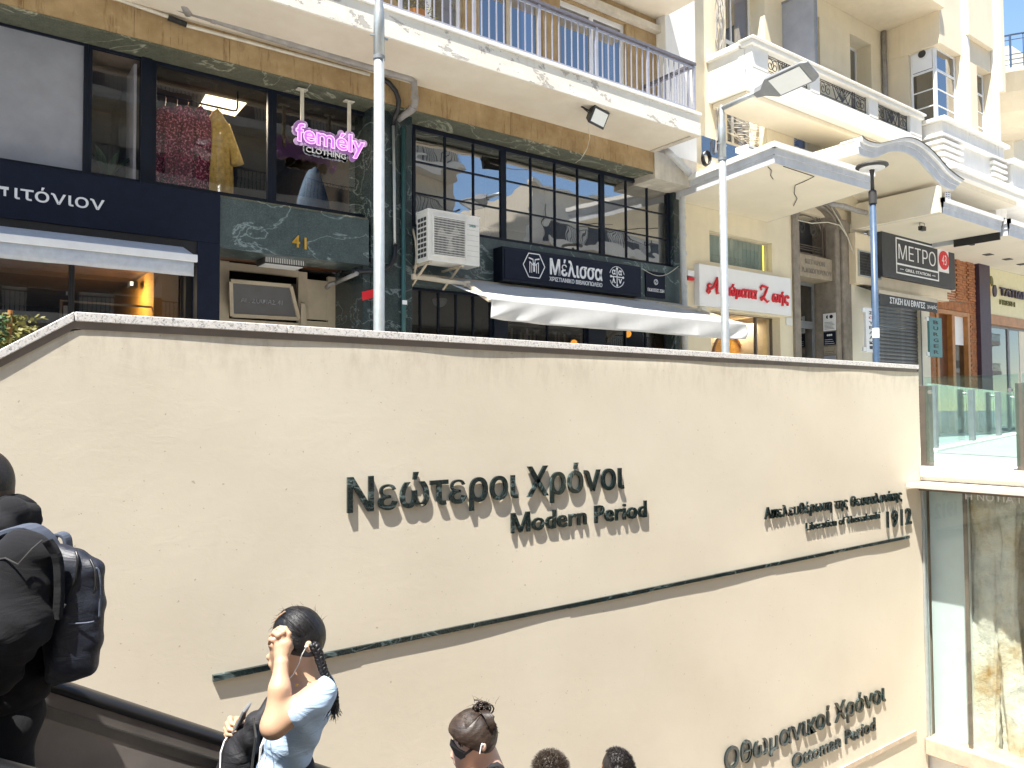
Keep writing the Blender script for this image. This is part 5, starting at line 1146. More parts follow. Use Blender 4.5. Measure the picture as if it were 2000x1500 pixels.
# door leaf and transom
zt_ = Z_(1580, 632, YDp+.1)
g = G(); xl_, xr_ = xa+.02, xj-.02
for a, b, c, d in ((xl_, xr_, zl0-.08, zl0-.002), (xl_, xl_+.06, GZ, zl0-.08), (xr_-.08, xr_, GZ, zl0-.08), (xl_+.06, xr_-.08, zt_-.03, zt_+.05)): g.box(a, b, YDp+.08, YDp+.15, c, d)
part('door_frame', g, MAT['lamp_grey'], po)
g = G(); g.box(xl_+.06, xr_-.08, YDp+.11, YDp+.115, GZ, zl0-.08); part('door_glass', g, MAT['glass_upper'], po)
g = G(); xm2 = xl_+(xr_-xl_)*.55; g.box(xm2-.03, xm2+.03, YDp+.07, YDp+.12, GZ, zt_-.03); g.box(xl_+.06, xr_-.08, YDp+.075, YDp+.119, zt_-.13, zt_-.03); g.box(xl_+.06, xm2-.03, YDp+.076, YDp+.118, zt_-1.15, zt_-1.05); part('door_stiles', g, MAT['lamp_grey'], po)
g = G(); c = Vector((xl_+.28, YDp+.09, zt_-.55))
for s in range(3):
    pts = [(c.x+.07*math.cos(a*1.0)*(1-.07*i_), c.y, c.z+.28-.27*s+.10*math.sin(a)) for i_, a in enumerate(np.linspace(0, 5.5, 14))]; g.tube(pts, .009, 6)
part('iron_scroll', g, MAT['iron'], po)
room(xa, xj+.3, YDp+.31, 14, GZ, zar+.3, 'interior_dark', 'interior_dark', 'hallway')
# notices fixed to the inner face of the right jamb
def plate(a, b, m, lb, n_, mm, logo=None):
    p, q = PX(a[0], a[1], xj), PX(b[0], b[1], xj); z0, z1 = PX((a[0]+b[0])/2, b[1], xj).z, PX((a[0]+b[0])/2, a[1], xj).z; y0, y1 = min(p.y, q.y), max(p.y, q.y)
    t = thing('name_plate', lb, 'name plate', (xj, y0, z0)); g = G(); g.box(xj-.014, xj-.001, y0, y1, z0, z1); part('plate', g, MAT[m], t)
    H = z1-z0; W = y1-y0
    if n_:
        g = G()
        for k in range(n_): g.box(xj-.016, xj-.0145, y0+W*(.10+.08*(k % 3)), y1-W*.10, z0+H*(.10+.45*k/n_), z0+H*(.10+.45*k/n_)+.008)
        part('print', g, MAT[mm], t, kind='stuff')
    if logo == 'moon':
        g = G(); g.lathe([(.045, 0), (.045, .002)], (xj-.0145, y0+W*.34, z1-H*.2), 18, (-1, 0, 0)); part('logo_disc', g, MAT[mm], t); g = G(); c = (y0+W*.62, z1-H*.2); g.prism([(xj-.0145, c[0]+.045*math.sin(a_), c[1]+.045*math.cos(a_)) for a_ in np.linspace(0, math.pi, 12)], (-.002, 0, 0)); part('logo_half_disc', g, MAT[mm], t)
    if logo == 'bars':
        for k in range(3): g = G(); g.lathe([(.025, 0), (.025, .002)], (xj-.0145, y0+W*(.35+.15*k), z1-H*.25), 14, (-1, 0, 0)); part('logo_disc', g, MAT[mm], t)
    return t
plate((1608, 612), (1633, 646), 'sign_white', 'white notice with black disc logo on the portal jamb', 6, 'black_metal', 'moon')
plate((1609, 648), (1633, 674), 'navy_panel', 'dark blue notice with white logo below the white notice', 3, 'sign_white', 'bars')
plate((1610, 677), (1633, 692), 'stone_lintel', 'small beige name plate under the blue notice', 2, 'charcoal'); plate((1610, 695), (1633, 718), 'frost_panel', 'grey metal letter flap lowest on the portal jamb', 0, 'charcoal')
for lb, q in (('pale cables crossing the arch vault of the portal', [(1559, 430), (1585, 436), (1617, 434), (1640, 440), (1655, 462), (1668, 500), (1672, 545)]), ('bundle of cables hanging down the right of the stone portal', [(1624, 405), (1640, 432), (1655, 462), (1665, 490), (1671, 530), (1673, 548)])):
    g = G(); g.tube([P(a, b, YC-.12) for a, b in q], .014, 6); tag(part('wall_cable', g, MAT['white_conduit'], smooth=True), lb, 'cable')
g = G(); g.tube([P(1620, 398, 9.6), P(1650, 403, 9.7), P(1672, 411, 9.8), P(1694, 416, 9.9), P(1698, 430, 10.0), P(1698, 460, 10.1)], .06, 12); t = tag(part('drain_pipe', g, MAT['grey_pipe'], smooth=True), 'wrapped grey pipe with elbow under the wave canopy beside the lamp', 'pipe')

# ------------------------------------------------------------------ grill shop
xg0, xg1 = xo+.003, X_(1868, 640, YC)
ysb = 9.75
gb0, gb1 = Z_(1690, 556, 10.1), zc3-.02
xsh0, xsh1 = X_(1704, 640, YC), X_(1798, 640, YC)
g = G(); g.box(xg0, xsh0, YC, YC+.4, GZ, zc3-.01); g.box(xsh1, X_(1816, 640, YC), YC, YC+.4, GZ, gb0); g.box(xsh0, xg1, YC, YC+.4, Z_(1740, 566, YC), zc3-.01); part('grill_shop_wall', g, MAT['cream_pale'], bC)
g = G(); g.box(X_(1672, 520, 10.1), X_(1850, 560, 10.1), 10.1, YC-.002, gb0, Z_(1690, 458, 10.1)); part('bulkhead', g, MAT['cream_warm'], bC, bevel=.01)
vg = thing('vent_grille', 'dark metal vent grille with diamond bars left of the grill shop sign', 'grille', (X_(1697, 515, 10.1), 10.1, 2.6))
v0, v1 = P(1677, 494, 10.09), P(1719, 541, 10.09); g = G(); zv0, zv1 = Z_(1697, 540, 10.09), Z_(1697, 495, 10.09)
g.box(v0.x, v1.x, 10.086, 10.097, zv0, zv1); part('dark_back', g, MAT['black_metal'], vg)
g = G(); 
for a, b, c, d in ((v0.x-.03, v0.x, zv0-.03, zv1+.03), (v1.x, v1.x+.03, zv0-.03, zv1+.03), (v0.x, v1.x, zv1, zv1+.03), (v0.x, v1.x, zv0-.03, zv0)): g.box(a, b, 10.065, 10.098, c, d)
part('frame', g, MAT['galvanised'], vg)
for i in range(8):
    z = zv0+(zv1-zv0)*(i+.5)/8; g = G(); g.box(v0.x, v1.x, 10.07, 10.08, z-.006, z+.006); part('bar', g, MAT['iron'], vg)
for i in range(4):
    a = v0.x+(v1.x-v0.x)*i/4; b = v0.x+(v1.x-v0.x)*(i+1)/4; g = G(); g.bar((a, 10.068, zv0 if i % 2 else zv1), (b, 10.068, zv1 if i % 2 else zv0), .014, .006, (0, 1, 0)); part('bar', g, MAT['iron'], vg)
# METRO sign board
ym = 9.93; m0, m1 = P(1722, 450, ym), P(1866, 560, ym); mz0, mz1 = Z_(1723, 538, ym), Z_(1722, 445, ym)
ms = thing('shop_sign', 'large dark grey sign reading ΜΕΤΡΟ 43 grill station with red disc', 'sign', (m0.x, ym, mz0))
g = G(); g.box(m0.x, m1.x, ym, 10.05, mz0, mz1); part('board', g, MAT['sign_grey_dark'], ms, bevel=.006)
g = G(); g.box(m0.x+.01, m1.x-.01, 10.105, YC-.01, gb0-.06, gb0-.002); part('underside', g, MAT['cream_warm'], ms)
Wm, Hm = m1.x-m0.x, mz1-mz0
def mb_(u0, u1, v0, v1, m, nm, k=.01):
    g = G(); g.box(m0.x+Wm*u0, m0.x+Wm*u1, ym-k, ym-.001, mz0+Hm*v0, mz0+Hm*v1); return part(nm, g, MAT[m], ms)
t_ = .012
def outline(u0, u1, v0, v1, th=.035):
    g = G(); a, b, c, d = m0.x+Wm*u0, m0.x+Wm*u1, mz0+Hm*v0, mz0+Hm*v1
    for x0, x1, z0, z1 in ((a, a+th, c, d), (b-th, b, c, d), (a+th, b-th, d-th, d), (a+th, b-th, c, c+th)): g.box(x0, x1, ym-.012, ym-.001, z0, z1)
    return part('white_outline', g, MAT['sign_white'], ms)
outline(.17, .75, .11, .88); mb_(.1765, .7435, .30, .335, 'sign_white', 'divider', .011)
mb_(.752, .90, .345, .88, 'sign_white', 'white_panel', .012)
c = Vector((m0.x+Wm*.826, ym-.014, mz0+Hm*.62)); g = G(); g.add([(c.x+.155*Wm/2.1*1.0*math.cos(a), ym-.013-k*.01, c.z+Hm*.215*math.sin(a)) for k in (0, 1) for a in np.linspace(0, 2*math.pi, 29)[:-1]], [tuple(range(28)), tuple(range(55, 27, -1))]+[(i, (i+1) % 28, 28+(i+1) % 28, 28+i) for i in range(28)]); part('red_disc', g, MAT['red_paint'], ms)
lettering('43', c.x-.13, c.x+.13, c.z-.13, .27, on_Y(ym-.024), MAT['sign_white'], ms, .004, -.01, True, 'letter', 0, '4')
lettering('ΜΕΤΡΟ', m0.x+Wm*.205, m0.x+Wm*.71, mz0+Hm*.43, Hm*.32, on_Y(ym-.001), MAT['sign_white'], ms, .008, -.012, True, 'letter', 0, 'Μ')
lettering('GRILL STATION', m0.x+Wm*.29, m0.x+Wm*.63, mz0+Hm*.185, Hm*.062, on_Y(ym-.001), MAT['sign_white'], ms, .006, .01, True, 'letter', 0, 'G')
mb_(.22, .265, .21, .222, 'sign_white', 'dash'); mb_(.655, .70, .21, .222, 'sign_white', 'dash')
# roller shutter, slats one by one
rs = thing('roller_shutter', 'closed grey metal roller shutter of the grill shop', 'shutter', (xsh0, YC+.1, GZ)); ztp = Z_(1740, 566, YC)-.01; z = GZ+.32; i = 0
g = G(); g.box(-(xsh1-xsh0)/2, (xsh1-xsh0)/2, 0, .012, 0, .085)
g0 = G(); hw = (xsh1-xsh0)/2; prof = [(0, 0), (-.018, .012), (-.022, .045), (-.018, .075), (0, .092), (.004, .092), (.004, 0)]
g0.add([(-hw, a, b) for a, b in prof]+[(hw, a, b) for a, b in prof], [tuple(range(7)), tuple(range(13, 6, -1))]+[(k, k+7, (k+1) % 7+7, (k+1) % 7) for k in range(7)]); ms_ = mesh_of(g0, 'slat')
while z < ztp-.09:
    o = part('slat', None, MAT['shutter_steel'], rs, me=ms_); o.location = ((xsh0+xsh1)/2, YC+.10+random.uniform(-.002, .002), z); z += .094
g = G(); g.box(xsh0, xsh1, YC+.08, YC+.11, GZ+.2, GZ+.318); part('bottom_bar', g, MAT['galvanised'], rs)
g = G(); g.box(xsh0-.03, xsh0-.001, YC-.02, YC+.12, GZ, ztp); g.box(xsh1+.001, xsh1+.03, YC-.02, YC+.12, GZ, ztp); part('guide_rail', g, MAT['lamp_grey'], rs)
g = G(); g.box(xsh0, xsh1, YC+.2, YC+.22, GZ, GZ+.4); part('dark_gap', g, MAT['black_metal'], rs)
# small awning box with motto
yaw = 9.72; a0 = P(1716, 572, yaw); a1_ = P(1830, 600, yaw); av = thing('shop_awning', 'narrow dark awning valance with white Greek motto over the shutter', 'awning', (a0.x, yaw, 2)); zt1 = Z_(1716, 565, yaw); 
g = G(); g.box(a0.x, a1_.x, yaw-.02, yaw+.10, zt1-.10, zt1+.0); part('front_bar', g, MAT['beige_frame'], av, bevel=.01)
g = G(); g.prism([(a0.x+.02, yaw+.10, zt1-.02), (a0.x+.02, YC, zt1+.2), (a0.x+.02, YC, zt1+.17), (a0.x+.02, yaw+.10, zt1-.05)], (a1_.x-a0.x-.04, 0, 0)); part('canvas', g, MAT['charcoal'], av)
g = G(); vs = []
for i in range(31):
    for j in range(4): vs.append((a0.x+.02+(a1_.x-a0.x-.04)*i/30, yaw-.01+.006*math.sin(i)*j/3, zt1-.10-.27*j/3))
g.add(vs, [(i*4+j, (i+1)*4+j, (i+1)*4+j+1, i*4+j+1) for i in range(30) for j in range(3)]); o = part('valance', g, MAT['charcoal'], av); sm = o.modifiers.new('thick', 'SOLIDIFY'); sm.thickness = .004; sm.offset = -1
lettering('ΣΤΑΣΗ ΚΑΙ ΕΦΑΓΕΣ', X_(1736, 590, yaw), X_(1805, 600, yaw), zt1-.30, .15, on_Y(yaw-.024), MAT['sign_white'], av, .003, .02, False, 'lettering', 0, 'Σ')
lettering('χωρίς', X_(1809, 600, yaw), X_(1828, 605, yaw), zt1-.27, .07, on_Y(yaw-.024), MAT['sign_white'], av, .003, .0, False, 'lettering', 0, 'χ')
# projecting vertical signs
def vsign(a, b, Y, m, s, lm, lb, red=None):
    p, q = P(a[0], a[1], Y), P(b[0], b[1], Y); t = thing('blade_sign', lb, 'sign', tuple(p)); z0, z1 = Z_((a[0]+b[0])/2, b[1], Y), Z_((a[0]+b[0])/2, a[1], Y)
    g = G(); g.box(p.x, q.x, Y, Y+.06, z0, z1); part('panel', g, MAT[m], t, bevel=.004)
    for k in (.06, .94): g = G(); g.box(p.x-.12, p.x-.001, Y+.01, Y+.05, z0+(z1-z0)*k-.05, z0+(z1-z0)*k+.05); part('bracket', g, MAT['sign_white'], t)
    W = q.x-p.x; n = len(s); st = (z1-z0)*.9/n
    for i, ch in enumerate(s):
        zc_ = z1-(z1-z0)*.05-st*(i+.5); mm = red if red is not None and i in red[0] else None
        h = st*.62 if not mm else st*.5
        lettering(ch, p.x+W*.30, p.x+W*.70, zc_-h/2, h, on_Y(Y-.001), MAT[red[1]] if mm else MAT[lm], t, .004, .02, True, 'letter', 0, 'Ν' if ch != '●' else ch)
    return t
vsign((1691, 602), (1712, 688), 9.8, 'sign_white', 'ΣΟΥΒΛΑΚΙ', 'sign_grey_dark', 'narrow white vertical sign reading ΣΟΥΒΛΑΚΙ partly behind the blue lamp post', ((1,), 'red_paint'))
vsign((1815, 620), (1841, 697), 9.8, 'teal_sign', 'BURGER', 'black_metal', 'narrow teal vertical sign reading BURGER right of the roller shutter')

# ------------------------------------------------------------------ brick front and bakery
bb = thing('brick_building', 'brick fronted shop with varnished wooden door between grill shop and bakery', 'building', (X_(1880, 600, YC), YC, GZ))
xb_0, xb_1 = X_(1816, 640, YC)+.003, X_(1907, 640, YC); ztb = zc3-.10-.005; xq0, xq1 = X_(1828, 660, YC), X_(1893, 660, YC); zdb = Z_(1860, 607, YC)
g = G(); g.box(xb_0, xq0, YC+.02, YC+.3, GZ, ztb); g.box(xq1, xb_1, YC+.02, YC+.3, GZ, ztb); g.box(xq0, xq1, YC+.02, YC+.3, zdb, ztb); part('mortar_bed', g, MAT['mortar'], bb)
g = G(); z = GZ; r = 0
while z < ztb-.06:
    x = xb_0-(.11 if r % 2 else 0)
    while x < xb_1:
        a, b = max(x, xb_0)+.006, min(x+.22, xb_1)-.006
        up = z > zdb+.30 and x > X_(1866, 600, YC)-.1
        if b-a > .03 and not (b > xq0+.0 and a < xq1 and z < zdb+.28):
            d = random.uniform(-.004, .006) + (.03 if (up and (int((x-xb_0)/.45) % 2)) else 0); g.box(a, b, YC-d, YC+.019, z+.006, z+.066)
        x += .22
    z += .072; r += 1
x = xq0-.05
while x < xq1+.05: g.box(x+.004, x+.066, YC-.012, YC+.0192, zdb+.01, zdb+.26); x += .07
part('bricks', g, MAT['brick'], bb, kind='stuff')
def wb(a, b, y, d, m, nm): g = G(); g.pbox(a, b, y, d); return part(nm, g, MAT[m], bb, bevel=.008)
g = G(); fwx = .14
for a, b, c, d in ((xq0, xq0+fwx, GZ, zdb), (xq1-fwx, xq1, GZ, zdb), (xq0+fwx, xq1-fwx, zdb-.12, zdb), ((xq0+xq1)/2-.10, (xq0+xq1)/2+.08, GZ, zdb-.12)): g.box(a, b, YC-.03, YC+.2, c, d)
part('door_frame', g, MAT['varnished_wood'], bb, bevel=.01)
xm3 = (xq0+xq1)/2; g = G(); g.box(xm3+.08, xq1-fwx, YC+.10, YC+.12, zdb-.95, zdb-.12); part('white_panel', g, MAT['sign_white'], bb)
g = G(); g.box(xm3+.08, xq1-fwx, YC+.10, YC+.11, GZ, zdb-.95); part('pane', g, MAT['glass_ground'], bb); g = G(); g.box(xq0+fwx, xm3-.10, YC+.12, YC+.14, GZ, zdb-.12); part('door_leaf', g, MAT['wood_soffit'], bb)
g = G(); g.box(xq0, xq1, YC+.5, YC+.52, GZ, zdb); part('curtain', g, MAT['blind_green'], bb)
bk = thing('bakery_shopfront', 'bakery shop front with cream board, fruit emblem and purple column', 'shop front', (X_(1950, 600, YC), YC, GZ))
xk0, xk1 = xb_1+.003, X_(1928, 640, YC); g = G(); g.box(xk0, xk1, YC-.12, YC+.3, GZ, ztb); part('column', g, MAT['purple_column'], bk)
xk2 = X_(1928, 640, YC)+9; zb0_, zb1_ = Z_(1960, 618, YC), ztb
g = G(); g.box(xk1+.003, xk2, YC, YC+.3, zb0_, zb1_); part('sign_board', g, MAT['pale_yellow_board'], bk)
g = G(); g.box(xk1+.003, xk2, YC-.03, YC+.3, zb0_-.30, zb0_-.002); part('wood_beam', g, MAT['varnished_wood'], bk)
zdg = zb0_-.302
x = xk1+.003; cols = []
for i in range(5): cols.append((x, x+1.75, None)); x += 1.75
dd_ = frame_row(cols, zdg, GZ, YC+.08, tname='sliding_door', pane='glass_ground', fw=.07, frame_m='lamp_grey', parent=bk)
rm = room(xk1+.01, xk2, YC+.35, 15, GZ, zdg, 'interior_beige', 'interior_cream', 'shop_room')
t = thing('bakery_counter', 'wooden bakery counter with shelves seen through the glass doors', 'counter', (X_(1960, 700, 12), 12, GZ)); x0 = xk1+.8
g = G(); g.box(x0, x0+5, 12.2, 12.9, GZ, GZ+1.0); part('counter_block', g, MAT['varnished_wood'], t)
for i in range(4): g = G(); g.box(x0, x0+5, 13.9, 14.3, GZ+1.1+.4*i, GZ+1.13+.4*i); part('shelf', g, MAT['sign_white'], t)
for i in range(3):
    for k in range(14): g = G(); a = x0+.1+.34*k; g.box(a, a+random.uniform(.15, .3), 13.95, 14.2, GZ+1.131+.4*i, GZ+1.13+.4*i+random.uniform(.1, .3)); part('packet', g, MAT[random.choice(['gold', 'interior_beige', 'sign_white', 'brick', 'charcoal'])], t)
lt = thing('bakery_lettering', 'dark raised letters ΤΑΤΙΔΗΣ and green FRESH on the cream board', 'lettering', (X_(1955, 570, YC), YC, 2.5))
text_px('ΤΑΤΙΔΗΣ', 1952, 2012, 561, 576, YC-.02, MAT['purple_column'], lt, .05, .03, True, 'letter', 'Τ'); text_px('FRESH', 1952, 1981, 585, 594, YC-.004, MAT['plant_yellow'], lt, .03, .02, True, 'letter', 'F')
em = thing('fruit_emblem', 'orange and purple fruit emblem with green leaf beside the bakery lettering', 'emblem', (X_(1938, 560, YC), YC, 2.5))
def oval(px, py, rx, rz, m, nm, rot=0):
    c = P(px, py, YC-.04); g = G(); pts = [(c.x+rx*math.cos(a)*math.cos(rot)-rz*math.sin(a)*math.sin(rot), c.y, c.z+rx*math.cos(a)*math.sin(rot)+rz*math.sin(a)*math.cos(rot)) for a in np.linspace(0, 2*math.pi, 21)[:-1]]; g.prism(pts, (0, .035, 0)); part(nm, g, MAT[m], em)
oval(1932, 565, .17, .24, 'gold', 'fruit', .2); oval(1944, 568, .13, .19, 'purple_column', 'fruit', -.1); oval(1937.5, 549, .10, .16, 'plant_yellow', 'leaf', .2)

# ------------------------------------------------------------------ upper storeys of the cream building
zuf = za+1.2
wins = [(1418, 1483, 95, -60), (1547, 1592, 130, 5), (1662, 1694, 174, 66)]
holes = []
for a, b, yb_, yt_ in wins:
    xa_, xb_ = X_(a, yb_, YCU), X_(b, yb_, YCU); zt0_ = Z_(a, yt_, YCU); holes.append([xa_, xb_+.22, 6.2, zt0_])
zsill = 5.55
for h in holes: h[2] = zsill+.05
wall_with_holes(xc0, xt, zc3+.5, 9.75, [tuple(h) for h in holes], YCU, .5, MAT['cream_wall'], 'upper_wall')
g = G(); g.box(xc0, xt, YCU+.01, YCU+.5, 9.752, ZTOP); part('top_wall', g, MAT['cream_warm'], bC)
for (x0, x1, z0, z1) in holes:
    yy = YCU+.38; g = G(); f_ = .06; xm_2 = (x0+x1)/2; ztr = z0+(z1-z0)*.66
    for a, b, c, d in ((x0, x0+f_, z0, z1), (x1-f_, x1, z0, z1), (xm_2-.04, xm_2+.04, z0, ztr-.04), (xm_2-.02, xm_2+.02, ztr+.04, z1-f_)): g.box(a, b, yy, yy+.06, c, d)
    g.box(x0+f_, x1-f_, yy+.003, yy+.057, z1-f_, z1); g.box(x0+f_, x1-f_, yy+.003, yy+.057, ztr-.04, ztr+.04); g.box(x0+f_, x1-f_, yy+.003, yy+.057, z0, z0+.08)
    for a, b in ((x0+f_, xm_2-.04), (xm_2+.04, x1-f_)): g.box(a, b, yy+.01, yy+.05, z0+(ztr-z0)*.5-.015, z0+(ztr-z0)*.5+.015)
    w_ = part('window', g, MAT['white_metal'], bC, bevel=.004); g = G(); g.box(x0+.02, x1-.02, yy+.025, yy+.03, z0, z1); part('pane', g, MAT['glass_upper'], w_)
    g = G(); g.box(x0, x1, yy+.4, yy+.42, z0, z1); part('curtain', g, MAT['blind_green'], w_)
# balcony: parapet with three iron panels
yb = 9.1; xb0_, xb1_ = X_(1468, 100, yb), X_(1799, 230, yb); pz0, pz1 = Z_(1640, 235, yb), Z_(1640, 152, yb)
bl_ = thing('white_balcony', 'white stucco balcony with three ornate iron panels and peeling underside', 'balcony', (xb0_, yb, pz0))
g = G(); g.box(xb0_+.002, xb1_-.002, yb+.141, YCU-.002, pz0+.003, pz0+.20); part('floor_slab', g, MAT['white_stucco'], bl_)
post = [(1468, 1500), (1582, 1600), (1696, 1713), (1775, 1799)]
zr0, zr1 = pz0+.38, pz1-.14
g = G(); g.box(xb0_, xb1_, yb-.004, yb+.14, pz0+.0, zr0); part('lower_parapet', g, MAT['white_stucco'], bl_)
for a, b in post:
    x0 = X_(a, 150, yb) if a > 1470 else xb0_; x1 = X_(b, 150, yb) if b < 1798 else xb1_; g = G(); g.box(x0, x1, yb-.01, yb+.16, zr0+.001, zr1-.001); part('parapet_post', g, MAT['white_stucco'], bl_)
g = G(); g.box(xb0_-.06, xb1_+.04, yb-.07, yb+.22, zr1, pz1-.05); part('coping_lower', g, MAT['white_stucco'], bl_, bevel=.02); g = G(); g.box(xb0_-.1, xb1_+.07, yb-.11, yb+.25, pz1-.05, pz1); part('coping', g, MAT['white_stucco'], bl_, bevel=.02)
g = G(); g.box(xb0_, xb0_+.15, yb+.17, YCU-.003, pz0+.2, zr1); part('side_parapet', g, MAT['white_stucco'], bl_); g = G(); g.box(xb0_-.08, xb0_+.2, yb+.26, YCU-.003, zr1+.001, pz1-.01); part('side_coping', g, MAT['white_stucco'], bl_, bevel=.02)
g = G(); g.box(xb0_+.10, xb1_-.1, yb+.20, YCU-.003, pz0-.12, pz0+.001); part('stepped_underside', g, MAT['soffit_clean'], bl_, bevel=.03)
for (a, b), (c, d) in zip(post[:-1], post[1:]):
    x0, x1 = X_(b, 150, yb), X_(c, 200, yb); W = x1-x0; Hh = zr1-zr0; g = G(); yy = yb+.06; ip = thing if 0 else None
    def L(u0, v0, u1, v1, th=.014): g.bar((x0+W*u0, yy, zr0+Hh*v0), (x0+W*u1, yy, zr0+Hh*v1), th, .014, (0, 1, 0))
    for v in (.04, .12, .20, .84, .92): L(0, v, 1, v, .010)
    for u in (.015, .985, .72, .755): L(u, 0, u, 1, .016)
    for u in np.linspace(-.16, .16, 7): L(.5, .2, .5+u, .9, .012)
    L(.3, .9, .38, .2, .016); L(.38, .2, .5, .9, .012); L(.5, .9, .62, .2, .012); L(.62, .2, .70, .9, .016)
    for cu, cv, s in ((.12, .52, 1), (.22, .5, -1), (.83, .5, 1), (.92, .52, -1)):
        pts = [(x0+W*cu+s*(.02+.006*k)*math.cos(k*.45), yy, zr0+Hh*cv+(.02+.006*k)*math.sin(k*.45)) for k in range(20)]; g.tube(pts, .008, 5)
    part('iron_panel', g, MAT['iron'], bl_)
# divider panel between the windows, upper soffit, downpipe
g = G(); x = X_(1588, 60, yb+.3); g.box(x-.02, x+.01, yb+.25, YCU-.01, pz1-.2, pz1+1.9); p_ = thing('balcony_divider', 'grey speckled divider panel standing between the cream building windows', 'screen', (x, yb+.3, pz1)); part('panel', g, MAT['frost_panel'], p_)
g = G(); g.box(x-.04, x+.03, yb+.21, yb+.249, pz1-.2, pz1+1.95); g.box(x-.035, x+.025, yb+.25, YCU-.01, pz1+1.901, pz1+1.95); part('frame', g, MAT['lamp_grey'], p_)
g = G(); g.box(X_(1470, 0, YCU), xt-.003, 8.6, YCU+.002, 9.755, 10.0); part('upper_soffit', g, MAT['cream_warm'], bC)
x = X_(1727, 100, YCU-.08); g = G(); g.tube([(x, YCU-.08, zsill), (x, YCU-.08, 9.74)], .06, 12); tag(part('downpipe', g, MAT['grey_pipe'], smooth=True), 'vertical dark grey downpipe beside the corner tower', 'pipe')
g = G(); q = [P(1737, 122, YCU-.02), P(1745, 140, YCU-.02), P(1750, 160, YCU-.02), P(1752, 200, YCU-.02)]; g.tube(q, .01, 6); tag(part('wall_cable', g, MAT['white_conduit']), 'thin pale cable curving down the wall between downpipe and tower', 'cable')
g = G()
for k in range(7):
    x0 = 1398+k*2.5; q = [P(x0+random.uniform(-3, 3), y, YCU-.06+random.uniform(-.05, .02)) for y in range(-10, 300, 22)]; g.tube(q, .009, 5)
tag(part('hanging_cables', g, MAT['grey_pipe']), 'tangle of thin cables running down the wall behind the far lamp post', 'cable')['kind'] = 'stuff'
g = G()
for k in range(16):
    x0 = random.uniform(1380, 1500); y0_ = 215+random.uniform(0, 40); q = []
    for i in range(9): q.append(P(x0+i*random.uniform(9, 22), y0_+i*random.uniform(4, 9)+random.uniform(-7, 7), YCU+.2+random.uniform(-.05, .05)))
    g.tube(q, .008, 5)
tag(part('wall_cables', g, MAT['white_conduit']), 'mess of thin cables on the yellow wall above the angular canopy', 'cable')['kind'] = 'stuff'
c = P(1377, 311, YCU-.1); g = G()
for k in range(5): g.tube([(c.x+.11*math.cos(a)+.005*k, c.y-.012*k, c.z+.14*math.sin(a)+.006*k) for a in np.linspace(0, 2*math.pi, 20)[:-1]], .011, 6, close=True)
tag(part('cable_coil', g, MAT['black_metal']), 'coil of black cable hanging beside the white pier', 'cable')['kind'] = 'stuff'
g = G(); g.pbox((1371, 265), (1470, 330), YCU-.012, .01); tag(part('dark_window_strip', g, MAT['glass_upper']), 'dark blue grey window strip above the angular canopy', 'window')
t = thing('air_conditioner', 'small white air conditioner outlet resting on the angular canopy', 'air conditioner', tuple(P(1480, 290, 9.5))); g = G(); g.pbox((1460, 281), (1487, 300), 9.5, .3); part('casing', g, MAT['white_plastic'], t, bevel=.01); g = G(); g.pbox((1463, 287), (1472, 291), 9.495, .004); g.pbox((1474, 284), (1483, 288), 9.495, .004); part('vent', g, MAT['black_metal'], t)['kind'] = 'stuff'
t = thing('parking_sign', 'small white sign with black marks on the end of the wave canopy', 'sign', tuple(P(1852, 382, 8.6))); g = G(); g.pbox((1846, 373), (1857, 396), 8.6, .02); part('plate', g, MAT['sign_white'], t)
g = G()
for i in range(5):
    for j in range(2): g.pbox((1847.5+j*4.5, 375+i*4), (1850.5+j*4.5, 377.5+i*4), 8.597, .002)
part('print', g, MAT['black_metal'], t, kind='stuff')

# ------------------------------------------------------------------ corner tower
yt = 8.75; tw = thing('corner_tower', 'cream corner bay tower with white mouldings and wrap-around windows', 'tower', (xt, yt, 5))
xt2 = X_(1953, 200, yt); zt0 = Z_(1852, 330, yt)
zwb, zwt = Z_(1855, 238, yt), Z_(1850, 92, yt)
zs = 6.55
# body in pieces, leaving the window openings
pil = [(0, .17), (.36, .50), (.68, .80), (.95, 1.0)]
Wt = xt2-xt
def TX(f): return xt+Wt*f
g = G()
g.box(xt, xt2, yt, YCU+2, zwt, ZTOP); part('upper_body', g, MAT['cream_warm'], tw)
g = G(); g.box(xt, xt2, yt, YCU+2, zt0, zwb-.004); part('lower_body', g, MAT['white_render'], tw)
g = G(); g.box(TX(.34), TX(.60), yt, yt+.4, zwb, zwt-.003); g.box(TX(.86), xt2, yt, YCU+2, zwb, zwt-.003); g.box(TX(.0)+.0, TX(.0)+.3, yt+.75, YCU+2, zwb, zwt-.003); part('window_piers', g, MAT['cream_warm'], tw)
g = G(); g.box(xt+.35, xt2-.3, yt+.55, yt+.6, zwb, zwt); g.box(xt+.30, xt+.35, yt+.35, yt+.75, zwb, zwt); part('dark_room', g, MAT['interior_beige'], tw)
